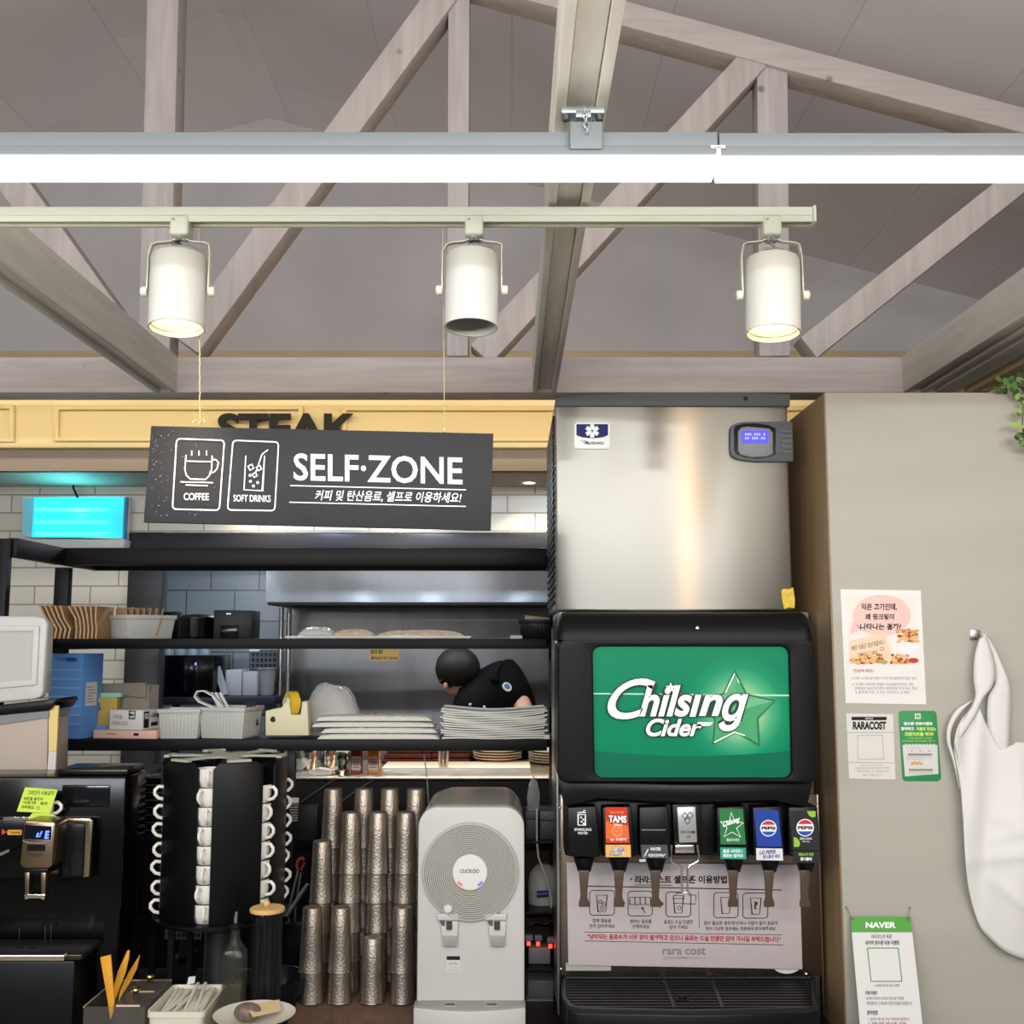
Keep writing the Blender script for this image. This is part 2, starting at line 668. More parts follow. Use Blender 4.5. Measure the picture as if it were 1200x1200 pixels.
# ------------------------------------------------------------------ roof truss and ceiling beams
tr = thing('roof_truss', 'whitewashed timber roof truss spanning across above the kitchen pass', 'roof truss', (0, 3.6, ZT0))
build('bottom_chord', MB().box(-4.2, 4.2, 3.6, 3.72, ZT0, ZT1), m_beam, tr, bev=.005)
Y0, Y1 = 3.605, 3.715


def member(name, p0, p1, wpx, m, y0=Y0, y1=Y1):
    d = Vector((p1[0] - p0[0], p1[1] - p0[1])).normalized()
    q = Vector((-d.y, d.x)) * wpx / 2
    pts = [(p0[0] + q.x, p0[1] + q.y), (p1[0] + q.x, p1[1] + q.y), (p1[0] - q.x, p1[1] - q.y), (p0[0] - q.x, p0[1] - q.y)]
    return build(name, MB().pprism(pts, y0, y1), m, tr, bev=.004)


build('top_chord', MB().pprism([(APX, APY), (1500, 206), (1500, 236), (APX, APY + 30)], 3.6, 3.72), m_beam, tr, bev=.005)
build('top_chord', MB().pprism([(APX, APY), (-500, 23), (-500, 53), (APX, APY + 30)], 3.6, 3.72), m_beam, tr, bev=.005)
member('post', (193, -95), (180, 417), 37, m_beamZ, 3.61, 3.71)
member('post', (538, -60), (536, 417), 25, m_beamZ, 3.62, 3.71)
member('post', (905, 60), (908, 417), 36, m_beamZ, 3.62, 3.71)
member('diagonal', (218, 404), (545, -44), 34, m_beamD)
member('diagonal', (158, 416), (-60, 110), 34, m_beamD)
member('diagonal', (563, 415), (886, 66), 33, m_beamD)
member('diagonal', (948, 407), (1290, 134), 31, m_beamD)


def ybeam(label, x0, x1, grooves):
    t = thing('ceiling_beam', label, 'beam', ((x0 + x1) / 2, 3.6, ZT0), 'beams running towards the dining room')
    g = .018
    build('centre_board', MB().box(x0 + g, x1 - g, -1.0, 3.6, ZT0 + .012, ZT1), m_beamY, t, bev=.002)
    build('side_board', MB().box(x0, x0 + g - .0015, -1.0, 3.6, ZT0, ZT1), m_beamY, t, bev=.002)
    build('side_board', MB().box(x1 - g + .0015, x1, -1.0, 3.6, ZT0, ZT1), m_beamY, t, bev=.002)
    return t


ybeam('whitewashed ceiling beam from which the linear light hangs', P(624, 460, 3.6).x, P(652, 460, 3.6).x, 1)
ybeam('whitewashed ceiling beam meeting the truss above the charcoal sign', P(181, 460, 3.6).x, P(207, 460, 3.6).x, 1)
ybeam('whitewashed ceiling beam above the pale partition beside the ivy', P(1058, 460, 3.6).x, P(1085, 460, 3.6).x, 1)
xr = P(1085, 460, 3.6).x
struct('trim_9', MB().box(xr + .03, xr + .10, -1, 3.6, ZT0 - .0, ZT0 + .05), m_beamY, bev=.003)
struct('trim_10', MB().box(xr + .13, xr + .19, -1, 3.6, ZT0 - .01, ZT0 + .09), m_trimw, bev=.003)

# ================================================================== LAMPS
# linear light hung under the middle beam
YL = 1.6


def linear(label, xa, xb, dy):
    A = P(xa, 181 + dy, YL)
    B = P(xb, 181 + dy, YL)
    t = thing('linear_light', label, 'ceiling light', ((A.x + B.x) / 2, YL, A.z), 'linear lights in one line')
    z1 = P(600, 153 + dy, YL).z
    zm = P(600, 169 + dy, YL).z
    z0 = A.z
    zb = P(600, 196 + dy, YL).z
    build('housing', MB().box(A.x, B.x, YL + .004, YL + .058, zm, z1).box(A.x, B.x, YL, YL + .062, z0, zm - .0012), m_ledbody, t, bev=.0015)
    build('diffuser', MB().box(A.x + .001, B.x - .001, YL + .002, YL + .058, zb, z0 - .0005), m_led, t, bev=.003)
    return t, B


l1, B1 = linear('long white linear light glowing above the spotlight track', -260, 842, 0)
l2, B2 = linear('shorter white linear light continuing the line above the partition', 844, 1500, 1)
build('end_clip', MB().pbox(833, 170, 850, 173, YL - .004, YL).pbox(840, 172, 845, 184, YL - .004, YL), m_white, l1)
hg = thing('light_hanger', 'grey metal bracket and chain holding the linear light to the beam', 'bracket', P(686, 172, YL + .02))
build('hanger_plate', MB().pbox(668, 142, 706, 173, YL - .008, YL - .001), m_ledbody, hg, bev=.002)
zb_ = ZT0 - .0005
q = P(681, 97, 1.66)
mb = MB().box(q.x - .034, q.x + .034, 1.62, 1.645, ZT0 - .012, ZT0 - .0005)
mb.box(q.x - .012, q.x + .012, 1.61, 1.65, ZT0 - .024, ZT0 - .012)
build('beam_clamp', mb, mat('galvanised_metal', '#aab0b4', .4, .8), hg, bev=.002)
for dx in (-.026, .026):
    build('bolt', MB().cyl((q.x + dx, 1.63, ZT0 - .012), (q.x + dx, 1.63, ZT0 - .02), .006), mat('dark_bolt', '#6a6d70', .4, .8), hg)
pt = P(683, 142, YL + .0)
build('rod', MB().tube([(q.x, 1.63, ZT0 - .02), (q.x + .001, 1.62, pt.z + .02)], .0035), MATS['galvanised_metal'], hg)
mb = MB()
for k in range(5):
    c = Vector((q.x + .001 * k, YL - .012, pt.z + .012 - .008 * k))
    ring = [c + Vector((.004 * cos(a) * (1 if k % 2 else .3), .004 * cos(a) * (.3 if k % 2 else 1), .0065 * sin(a))) for a in [2 * pi * i / 10 for i in range(10)]]
    mb.tube(ring, .0012, 5, True)
build('chain', mb, MATS['galvanised_metal'], hg)

# spotlight track
YT = 2.0
a, b = P(-200, 241, YT), P(955, 241, YT)
t = thing('light_track', 'cream metal track holding three spotlights', 'light track', (0, YT, P(600, 258, YT).z))
z1, z2, z3 = P(600, 242, YT).z, P(600, 252, YT).z, P(600, 259, YT).z
build('rail', MB().box(a.x, b.x - .004, YT, YT + .036, z2, z1), m_track, t, bev=.0015)
build('rail_lip', MB().box(a.x, b.x - .004, YT + .002, YT + .007, z3, z2).box(a.x, b.x - .004, YT + .028, YT + .034, z3, z2), m_track, t)
build('end_cap', MB().box(b.x - .004, b.x + .002, YT - .002, YT + .038, z3 - .001, z1 + .002), m_track, t, bev=.001)


def track_lamp(label, top, bot, rpx, lit, ax):
    """top, bot: pixels of the cylinder's end centres; ax: pixel x of the adapter"""
    A, B = P(top[0], top[1], YT + .018), P(bot[0], bot[1], YT + .018 - .012)
    r = rpx * YT / FPX * 1.06
    t = thing('spotlight', label, 'spotlight', (P(ax, 250, YT).x, YT + .018, z3), 'spotlights on the track')
    c = P(ax, 265, YT + .018)
    hb = P(ax, 279, YT + .018).z
    build('adapter', MB().box(c.x - .018, c.x + .018, YT - .002, YT + .038, hb, z2), m_track, t, bev=.006, seg=3)
    mb = MB()
    for dx, dz in ((-.01, -.003), (.006, -.035)):
        mb.cyl((c.x + dx, YT - .002, z2 + dz - .006), (c.x + dx, YT - .0035, z2 + dz - .006), .0022, n=10)
    build('screw', mb, mat('dull_screw', '#8d8b80', .4, .6), t)
    build('swivel', MB().cyl((c.x, YT + .018, hb), (c.x, YT + .018, hb - .008), .012), m_chrome, t)
    d = (B - A)
    L = d.length
    d.normalize()
    M = d.to_track_quat('Z', 'Y').to_matrix()
    build('housing', MB().lathe([(.004, .004), (r - .012, .003), (r - .002, .006), (r, .012), (r, L), (r - .003, L), (r - .0035, L * .45)], A, 40, M, cap=False), mat('lamp_white', '#bdbdb6', .4), t, ang=50)
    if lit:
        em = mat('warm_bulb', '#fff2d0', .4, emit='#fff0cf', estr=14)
        inner = mat('lit_reflector', '#f4ecd2', .3)  # glow of the lit lamp put into the reflector's cream colour
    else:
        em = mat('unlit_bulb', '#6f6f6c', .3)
        inner = mat('unlit_reflector', '#8d8e8c', .5)  # same reflector with the unlit look put into its grey
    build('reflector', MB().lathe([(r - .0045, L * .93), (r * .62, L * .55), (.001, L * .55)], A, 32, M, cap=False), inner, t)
    build('bulb', MB().lathe([(r * .6, L * .56), (r * .58, L * .62), (.001, L * .68)], A, 24, M, cap=False), em, t)
    # yoke: from the swivel out and down both sides to the knobs
    mid = A + d * L * .5
    kx = r + .006
    top_z = hb - .004
    pts = [(mid.x - kx, mid.y, mid.z), (mid.x - kx, (mid.y + A.y) / 2, A.z + .002), (c.x - kx + .004, YT + .018, top_z - .010), (c.x - kx + .014, YT + .018, top_z - .006), (c.x - .02, YT + .018, top_z - .004), (c.x - .012, YT + .018, top_z),
           (c.x + .012, YT + .018, top_z), (c.x + .02, YT + .018, top_z - .004), (c.x + kx - .014, YT + .018, top_z - .006), (c.x + kx - .004, YT + .018, top_z - .010), (mid.x + kx, (mid.y + A.y) / 2, A.z + .002), (mid.x + kx, mid.y, mid.z)]
    w_ = [(0, .012, 0) if abs(Vector(p).x - c.x) > kx - .005 else (0, .012, 0) for p in pts]
    build('yoke', MB().band(pts, w_, .0022), m_track, t)
    for s in (-1, 1):
        prof = [(.0055, 0), (.0085, .001), (.0095, .004), (.0095, .011), (.0075, .013)]
        Mk = Vector((s, 0, 0)).to_track_quat('Z', 'Y').to_matrix()
        build('knob', MB().lathe(prof, (mid.x + s * (kx - .001), mid.y, mid.z), 18, Mk), m_track, t, ang=25)
    lp = [(c.x - .002, YT + .02, hb - .006), (c.x + .012, YT + .028, A.z + .022), (c.x + .03, YT + .024, A.z + .014), (c.x + .036, YT + .02, A.z + .004), (c.x + .02, YT + .01, A.z + .012), (c.x - .012, YT + .012, A.z + .016), (c.x - .02, YT + .018, A.z - .002)]
    build('cable', MB().tube(lp, .003, 8), mat('grey_cable', '#8f9091', .5), t)
    if lit:
        spot('spotlight_beam', A + d * L * .75, A + d * 3, 26, (1.0, .86, .62), 64, .7, .03)
    return t


track_lamp('lit white spotlight hanging above the charcoal drinks sign', (210, 299), (207, 385), 31.5, True, 213)
track_lamp('unlit white spotlight in the middle of the track', (554, 297), (552, 384), 30.5, False, 556)
track_lamp('lit white spotlight at the end of the track near the partition', (905, 302), (906, 391), 31, True, 903)

# ================================================================== HANGING SIGN
YS = 2.10
sg = thing('hanging_sign', 'charcoal SELF ZONE board hung on two strings above the shelves', 'sign', P(375, 618, YS))
build('board', MB().pprism([(177, 499), (578, 508), (575, 621.5), (168, 612)], YS, YS + .012), m_signbd, sg, bev=.0012)
YI = YS - .0012
mb = MB()
mb.txt('SELF·ZONE', 344, 531, 542, 563, YI, .016, 0, .025)
mb.line([(340, 569), (546, 574)], 1.2, YI).line([(339, 588.5), (546, 593.5)], 1.2, YI)
mb.txt('커피 및 탄산음료, 셀프로 이용하세요!', 369, 574, 541, 587, YI, .012, .25, .018)
for c4 in ([(207, 514), (263, 516), (257, 598), (202, 596.5)], [(273, 516), (326.5, 518), (322, 598.5), (266.5, 597.5)]):
    pts = []
    for i in range(4):
        p0, p1, p2 = Vector(c4[i - 1]), Vector(c4[i]), Vector(c4[(i + 1) % 4])
        u, v = (p0 - p1).normalized() * 5, (p2 - p1).normalized() * 5
        for k in range(6):
            s_ = k / 5
            pts.append(tuple(p1 + u * (1 - s_) ** 2 + v * s_ ** 2))
    mb.line(pts, 1.5, YI, True)
mb.line([(218, 533), (216.6, 550), (218.5, 557), (223, 561.3), (241, 561.8), (245.5, 557), (248, 550), (248.6, 534)], 1.4, YI)
mb.line([(217, 540.3), (248, 541)], 1.2, YI)
mb.line([(248.4, 538.5), (253, 538.6), (256, 542), (254.5, 549), (251, 553), (247.3, 554.6)], 1.4, YI)
for x in (224.6, 233.2, 242):
    mb.line([(x, 528), (x, 533.8)], 1.3, YI)
mb.line([(211.5, 564.6), (249.6, 565.6)], 1.3, YI).line([(217.5, 568.2), (243.6, 569.2)], 1.3, YI)
mb.txt('COFFEE', 215.3, 577.6, 244.8, 586, YI, .012, 0, .01)
mb.line([(288, 534), (286, 574), (307.5, 575), (310, 534)], 1.3, YI)
mb.line([(299.5, 554), (307, 532.5), (314, 527)], 1.4, YI)
for cx, cy, r in ((294, 547.5, 3.6), (303.5, 548.5, 3.2), (298.5, 556.5, 3)):
    mb.line([(cx + r * cos(a), cy + r * sin(a)) for a in [.3 + k * pi / 2 for k in range(4)]], 1.3, YI, True)
for cx, cy in ((293, 557), (293.5, 564), (302, 565.5), (297, 569.5)):
    mb.line(circ(cx, cy, 1.3, 10), .8, YI, True)
mb.txt('SOFT DRINKS', 273.6, 579.6, 317.2, 587.6, YI, .012, 0, .018)
build('printed_lettering', mb, m_wink, sg, smooth=False)
mb = MB()
for k in range(70):
    mb.flat(circ(178 + 20 * random.random() ** 1.5 + (60 * random.random() if k % 4 == 0 else 0), 505 + 100 * random.random(), .25 + .5 * random.random(), 6), YI)
build('dust_specks', mb, mat('dust', '#8a8a8c', .8), sg, smooth=False)
for (x0, y0), (x1, y1), r, tw in (((246, 256), (234.5, 499), .0014, 1), ((521.5, 256), (521, 505), .0007, 0)):
    A, B = P(x0, y0, YS + .006), P(x1, y1, YS + .006)
    A.y, A.z = YT + .033, z3 - .0005
    pts = [A.lerp(B, k / 60) + (Vector((random.uniform(-.0008, .0008), random.uniform(-.0008, .0008), 0)) if tw else Vector()) for k in range(61)]
    mb = MB().tube(pts, r, 6)
    if tw:
        for dx in (-1, 1):
            mb.tube([B + Vector((0, 0, .002)), B + Vector((dx * .008, -.008, .012)), B + Vector((dx * .012, -.01, .004))], .0012, 5)
    else:
        mb.sphere(B, .004, 10, 6)
    build('hanging_string', mb, mat('jute_twine', '#c9b58d', .8), sg)

# STEAK lettering on the soffit
mb = MB()
vs_fs = MB().txt('STEAK', 255, 484, 418, 519, 4.268, .035)
mb.add(vs_fs.v, vs_fs.f)
o = build('lettering_sign', mb, m_ink, loc=P(336, 519, 4.28), smooth=False)
sm = o.modifiers.new('thick', 'SOLIDIFY')
sm.thickness = .012
sm.offset = -1
tag(o, 'black STEAK letters on the cream soffit behind the hanging sign', 'sign')

# downlights in the kitchen ceiling
m_dl = mat('downlight_glow', '#fff6e0', .4, emit='#ffe9bf', estr=18)
for k, (px, lab) in enumerate(((300, 'small round downlight glowing above the grey alcove, hidden behind the sign'), (470, 'small round downlight glowing above the hood behind the sign'), (620, 'small round downlight glowing in the kitchen ceiling beside the ice machine'))):
    c = P(px, 559, 4.62)
    t = thing('downlight', lab, 'ceiling light', (c.x, 4.62, zc - .006), 'kitchen downlights')
    build('trim_ring', MB().lathe([(.034, zc - .0005), (.034, zc - .006), (.026, zc - .006), (.026, zc - .0005)], (c.x, 4.62, 0), 24, cap=False), m_white, t)
    build('lens', MB().lathe([(.026, zc - .004), (.001, zc - .0045)], (c.x, 4.62, 0), 20, cap=False), m_dl, t)
    spot('downlight_beam', (c.x, 4.62, zc - .012), (c.x, 4.70, 1.0), 9, (1.0, .80, .50), 120, .6, .02)

# ================================================================== COUNTER
ZC = .766
ct = thing('service_counter', 'black self service counter carrying the drinks machines and cups', 'counter', (0, 2.95, 0))
xL = -2.6
build('worktop', MB().box(xL, xc - .003, 2.42, 3.46, ZC - .035, ZC), mat('black_worktop', '#1c1a19', .35), ct, bev=.004)
build('base_cabinet', MB().box(xL + .02, xc - .02, 2.50, 3.42, 0, ZC - .035), m_black, ct)

# ================================================================== ICE MACHINE
YI_ = 3.0
im = thing('ice_machine', 'stainless steel ice machine standing on the drinks dispenser', 'ice machine', (P(790, 716, YI_).x, YI_, P(790, 716, YI_).z))
A, B = P(651.5, 716, YI_), P(930, 716, YI_)
zi0, zi1 = A.z, P(790, 474, YI_).z
build('cabinet', MB().box(A.x, B.x, YI_, YI_ + .58, zi0, zi1), m_steel, im, bev=.006, seg=3)
pts = [(651, 476), (651, 467), (662, 464.5), (700, 461.5), (770, 459.5), (850, 459.5), (926, 462), (926, 476)]
build('top_cap', MB().pprism(pts, YI_ - .012, YI_ + .585), m_dgrey, im, bev=.003)
build('cap_screw', MB().cyl(P(874, 467, YI_ - .012), P(874, 467, YI_ - .016), .006), m_ink, im)
mb = MB()
for k in range(26):
    z = zi0 + .02 + k * (zi1 - zi0 - .04) / 26
    mb.box(A.x - .006, A.x + .001, YI_ + .02, YI_ + .56, z, z + .012)
build('side_louvre', mb, m_black2, im, bev=.001)
# badge with snowflake
bd = build('badge', MB().pprism(rrect(673, 495, 715, 526, 4), YI_ - .006, YI_ + .001), mat('badge_white', '#e8e8e6', .3), im, bev=.001)
mb = MB().flat([(675.5, 497)] + [(712.5, 497)] + [(712.5, 510)] + [(706, 512.5), (694, 513.8), (682, 512.5), (675.5, 510)], YI_ - .0066)
build('blue_field', mb, mat('navy_enamel', '#14145c', .4, spec=.15), bd, smooth=False)
mb = MB()
cx, cy = 694, 505
for k in range(6):
    a = R(60 * k + 30)
    ux, uy = cos(a), sin(a)
    def pt(r, t):
        return (cx + ux * r - uy * t, cy + uy * r + ux * t)
    mb.flat([pt(.8, 0), pt(3.2, 1.9), pt(6, 2.6), pt(8.6, 1.6), pt(7.4, 0), pt(8.6, -1.6), pt(6, -2.6), pt(3.2, -1.9)], YI_ - .0072)
build('snowflake', mb, m_wink, bd, smooth=False)
mb = MB().txt('Manitowoc', 685, 516.5, 708, 521, YI_ - .0066, .02, .3)
mb.line([(681, 515.5), (684, 518.5), (686, 516)], .8, YI_ - .0066)
build('lettering', mb, m_ink, bd, smooth=False)
# control panel
cp_pts = [(856, 503), (858.5, 498), (864, 495.5), (874, 494), (929, 494), (930, 541), (884, 541), (866, 538.5), (858.5, 535), (856, 529)]
cp = build('control_panel', MB().pprism(cp_pts, YI_ - .012, YI_ + .002), m_dgrey, im, bev=.003)
rec = [(860, 503), (862, 499), (872, 496.5), (886, 496), (900, 498), (909, 502), (909, 533), (900, 536), (886, 537.5), (872, 536), (862, 532), (860, 527)]
build('recess', MB().flat(rec, YI_ - .0126), m_blackg, cp, smooth=False)
build('screen_housing', MB().pprism([(865, 505), (869, 501), (876, 499.5), (902, 502), (906, 507), (906, 532), (898, 535), (880, 536), (868, 533), (865, 528)], YI_ - .02, YI_ - .01), m_mgrey, cp, bev=.003)
sc_ = build('screen', MB().pprism(rrect(868.5, 504.5, 900.5, 519.5, 2.5), YI_ - .0215, YI_ - .018), mat('blue_screen', '#3c3ee0', .3, emit='#3a3cff', estr=.75), cp)
mb = MB()
for r_ in range(2):
    for k in range(9):
        if (k + r_) % 4 != 3:
            mb.frect(873 + k * 2.7, 507.5 + r_ * 4.5, 875 + k * 2.7, 510.3 + r_ * 4.5, YI_ - .0219)
build('screen_digits', mb, mat('pale_blue', '#a0a4ff', .4, emit='#9ea2ff', estr=.6), sc_, smooth=False)
mb = MB()
for k in range(5):
    mb.pbox(915.5, 504 + k * 6, 928.5, 506.5 + k * 6, YI_ - .015, YI_ - .011)
build('vent_rib', mb, m_dgrey, cp)
mb = MB().pprism([(915.5, 692), (919, 689.5), (924, 690.5), (929.5, 688.5), (931.5, 702), (931, 713), (924, 711.5), (919, 714), (916.8, 704)], YI_ - .0015, YI_ - .0003)
build('torn_sticker', mb, mat('yellow_sticker', '#d9b43a', .5, var=.2, scale=60), im)

# ================================================================== DRINKS DISPENSER
YM = 2.76                                  # front of the illuminated hood
YV = 3.0                                   # splash back behind the valves
dp = thing('drinks_dispenser', 'black drinks dispenser with green cider sign and seven valves', 'drinks dispenser', (P(800, 1150, YV).x, 2.95, ZC))
A, B = P(655, 1100, YV), P(962, 1100, YV)
zsb = P(800, 1142, YV).z
zv0 = P(800, 930, YV).z
build('cabinet', MB().box(A.x + .004, B.x - .004, YV + .002, YV + .44, ZC, zi0 - .002), m_steel2, dp, bev=.004)
build('splash_back', MB().box(A.x, B.x, YV - .012, YV + .001, zsb, zv0), mat('dim_steel', '#8d8072', .3, 1, var=.2, scale=2, stretch=(3, 1, .6)), dp, bev=.002)
mb = MB().ring([(652, 743)] + [(652, 743)] * 0 + [(668, 743), (668, 1146), (652, 1146)], [(654, 745), (666, 745), (666, 1144), (654, 1144)], YV - .02, YV - .01) if False else MB()
mb.box(A.x - .006, A.x + .002, YV - .03, YV + .3, ZC + .02, P(655, 735, YV).z)
build('side_plate', mb, m_steel2, dp, bev=.002)
build('side_plate', MB().box(B.x - .002, B.x + .003, YV - .012, YV + .3, ZC + .02, zv0), MATS['dim_steel'], dp, bev=.001)
for px, py in ((656.5, 946), (656.5, 996), (657, 1136), (945, 1142)):
    c = P(px, py, YV - .012)
    build('screw', MB().lathe([(.0045, 0), (.004, .002), (.002, .0032)], c, 14, Vector((0, -1, 0)).to_track_quat('Z', 'Y').to_matrix()), m_chrome, dp)
# hood
def rr_px(x0, y0, x1, y1, r, n=8):
    return rrect(x0, y0, x1, y1, r, n)
outer = rr_px(653.5, 748, 959.5, 917, 11)
outer = [(x + (1 - (y - 748) / 169) * (-6 if x > 800 else 1.0), y + (2 * sin((x - 653) / 306 * pi) if y > 900 else 0)) for x, y in outer]
inner = rr_px(697, 757, 928.5, 912, 10)
inner = [(x - (1 - (y - 757) / 155) * (2.5 if x < 800 else 3.5), y) for x, y in inner]
hood = build('sign_hood', MB().ring(outer, inner, YM, YV), m_tblack, dp, bev=.004, seg=3)
# rounded lid over the hood, swept profile
xa, xb = P(652, 735, YM).x, P(955, 735, YM).x
zt, zb = P(800, 717, YM + .03).z, P(800, 750, YM).z
prof = []
for k in range(9):
    a = pi / 2 * k / 8
    prof.append((YM - .004 + .06 * (1 - cos(a)), zb + (zt - zb) * sin(a) ** 1.0))
prof += [(YV, zt), (YV, zb)]
mb = MB()
N = 40
for i in range(N + 1):
    f = .5 - .5 * cos(pi * i / N)
    x = xa + (xb - xa) * f
    e = min(f, 1 - f) * (xb - xa)
    k = 1 if e > .024 else sqrt(max(0, 1 - ((.024 - e) / .024) ** 2))
    for y, z in prof:
        mb.v.append(Vector((x, y if y > YM + .05 else y + (1 - k) * .02, zb + (z - zb) * (.45 + .55 * k))))
n_ = len(prof)
for i in range(N):
    for j in range(n_):
        l = (j + 1) % n_
        mb.f.append((i * n_ + j, i * n_ + l, (i + 1) * n_ + l, (i + 1) * n_ + j))
        mb.mi.append(0)
mb.f += [tuple(range(n_))[::-1], tuple(N * n_ + j for j in range(n_))]
mb.mi += [0, 0]
lid = build('hood_lid', mb, m_tblack, dp, ang=50)
c = P(817, 736, YM)
build('lid_screw', MB().lathe([(.0055, 0), (.0045, .003), (.002, .004)], (c.x, YM - .0015, c.z), 16, Vector((0, -1, .3)).to_track_quat('Z', 'Y').to_matrix()), m_chrome, lid)
# dark apron below the sign window
mb = MB().pprism([(657, 915), (800, 919), (953, 917), (946, 946), (905, 938), (800, 941), (700, 936), (662, 946)], YM + .03, YV)
build('valve_cowl', mb, m_black2, dp, bev=.004)
mb = MB().pbox(662, 935, 946, 1003, YM + .10, YV)
build('valve_manifold', mb, m_black2, dp, bev=.004)
# green sign panel
YP = YM + .014
m_green = mat('green_sign', '#0c8460', .35, spec=.15)
sp_ = [(x - (1 - (y - 755) / 158) * (2.5 if x < 800 else 3.5), y) for x, y in rr_px(695, 755, 930.5, 914, 11)]
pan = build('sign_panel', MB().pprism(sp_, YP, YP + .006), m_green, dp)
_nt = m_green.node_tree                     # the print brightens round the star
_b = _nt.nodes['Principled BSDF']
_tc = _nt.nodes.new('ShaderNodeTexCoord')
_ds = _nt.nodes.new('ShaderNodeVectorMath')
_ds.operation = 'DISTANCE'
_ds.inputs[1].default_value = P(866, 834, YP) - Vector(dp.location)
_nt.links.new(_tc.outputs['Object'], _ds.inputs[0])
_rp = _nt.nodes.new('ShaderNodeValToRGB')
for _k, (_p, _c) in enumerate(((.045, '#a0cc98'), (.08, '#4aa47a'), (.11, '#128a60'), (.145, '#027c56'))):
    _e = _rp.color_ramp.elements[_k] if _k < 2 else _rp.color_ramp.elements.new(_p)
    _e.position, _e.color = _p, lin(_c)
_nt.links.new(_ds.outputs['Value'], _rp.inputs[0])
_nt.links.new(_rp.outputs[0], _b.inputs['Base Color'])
# bands of the print: a lighter horizon and a pale line
mb = MB().flat([(694.5, 812), (927, 814), (927.6, 816), (694.6, 813.6)], YP - .0004)
build('pale_line', mb, mat('pale_green_ink', '#a6dcc4', .5), pan, smooth=False)
mb = MB().flat([(695.6, 880)] + [(695.6 + 232 * k / 12, 880 + 6 * sin(k / 12 * pi)) for k in range(1, 12)] + [(928, 879), (928.4, 905), (922, 911), (702, 911), (696, 905)], YP - .0002)
build('lower_band', mb, mat('deep_green_ink', '#02664a', .4, spec=.15), pan, smooth=False)
# glow printed round the star: printed rings, part of the artwork
star_c = (866, 833)
so = [(861, 786), (875, 814), (908, 821), (888, 842), (889.5, 873), (863, 858), (836, 871), (838, 843), (820, 820), (848, 813)]
mb = MB()
for i in range(10):
    a, b = so[i], so[(i + 1) % 10]
    p0, p1, pc = P(a[0], a[1], YP - .0015), P(b[0], b[1], YP - .0015), P(864, 833, YP - .0065)
    mb.add([p0, pc, p1], [(0, 1, 2)])
star = build('star', mb, mat('star_green', '#4aa06a', .3), pan, smooth=False)
mb = MB().line(so, 2.0, YP - .0028, True)
build('star_outline', mb, mat('star_edge', '#1c6e4e', .4), star, smooth=False)
build('star_highlight', MB().line([(837, 870), (861, 858), (873, 862)], 1.6, YP - .0032), m_wink, star, smooth=False)
build('star_highlight', MB().line([(850, 812), (861, 789), (866, 800)], 1.4, YP - .0032), m_wink, star, smooth=False)
m_dk = mat('dark_green_ink', '#0c3b2c', .5)
for k, (mm, b_, dx, yy) in enumerate(((m_dk, .085, 1.0, YP - .0072), (m_dk, .075, -.6, YP - .0074), (m_wink, .03, 0, YP - .008))):
    mb = MB()
    g = .9 if mm is m_dk else 0
    mb.txt('C', 712 - g + dx, 795 - g, 768 + g + dx, 843 + g, yy, b_ * .4, .45)
    mb.txt('hils', 749 - g + dx, 803 - g, 811 + g + dx, 840 + g, yy, b_, .3)
    mb.txt('ı', 808 - g + dx, 814 - g, 822 + g + dx, 840 + g, yy, b_, .3)
    mb.txt('n', 819 - g + dx, 814 - g, 847 + g + dx, 839 + g, yy, b_, .3)
    mb.txt('ɡ', 842 - g + dx, 813 - g, 877 + g + dx, 857 + g, yy, b_, .35)
    mb.txt('Cider', 757 - g + dx, 842 - g, 823 + g + dx, 863 + g, yy, b_, .3)
    mb.flat([(818, 846), (836, 846.5), (832, 850.5), (816, 851)], yy)
    mb.flat([(786 + (6.5 + g) * cos(R(-90 + 36 * q)) * (1 if q % 2 == 0 else .45) + dx, 806 + (6.5 + g) * sin(R(-90 + 36 * q)) * (1 if q % 2 == 0 else .45)) for q in range(10)], yy - .0001)
    build('brand_shadow' if k < 2 else 'brand_lettering', mb, mm, pan, smooth=False)

# valves
def valve(cx, lab, top=946, bot=1004, hw=18, lean=1.0):
    Yf = YM + .05
    v = build('valve', MB().pprism([(cx - hw, top), (cx + hw - 2, top - 1), (cx + hw + lean, bot - 16), (cx + hw + lean + 1, bot + 1), (cx - hw + lean, bot)], Yf, YV - .02), m_black2, dp, bev=.004)
    if lab:
        v['label'] = lab
    ncx = cx + 1.5
    n0, n1 = P(ncx, bot, Yf + .06), P(ncx + .3, bot + 17.5, Yf + .06)
    build('nozzle', MB().cyl(n0, n1, .0275, .0165, 20), m_black2, v, bev=.002)
    lv = []
    m0 = bot + 16
    for dx0, dx1, yy in ((-6.3, 6, m0), (-4.6, 4.2, m0 + 22), (-4.2, 3.8, m0 + 31), (-6.2, 6.2, m0 + 38), (-6, 6.2, m0 + 43)):
        lv.append((dx0, dx1, yy))
    poly = [(ncx + a, y) for a, b, y in lv] + [(ncx + b, y) for a, b, y in reversed(lv)]
    build('push_lever', MB().pprism(poly, Yf + .035, Yf + .041), mat('smoky_lever', '#544538', .25, alpha=.9), v, bev=.001)
    return v


YF = YM + .05
def plate(v, pts, col, nm='label_plate', d=.0015):
    return build(nm, MB().pprism(pts, YF - d, YF + .001), mat('plate_' + col, col, .35), v)


def sub(v, mb, m, nm='printed_mark'):
    return build(nm, mb, m, v, smooth=False)


YK = YF - .0022
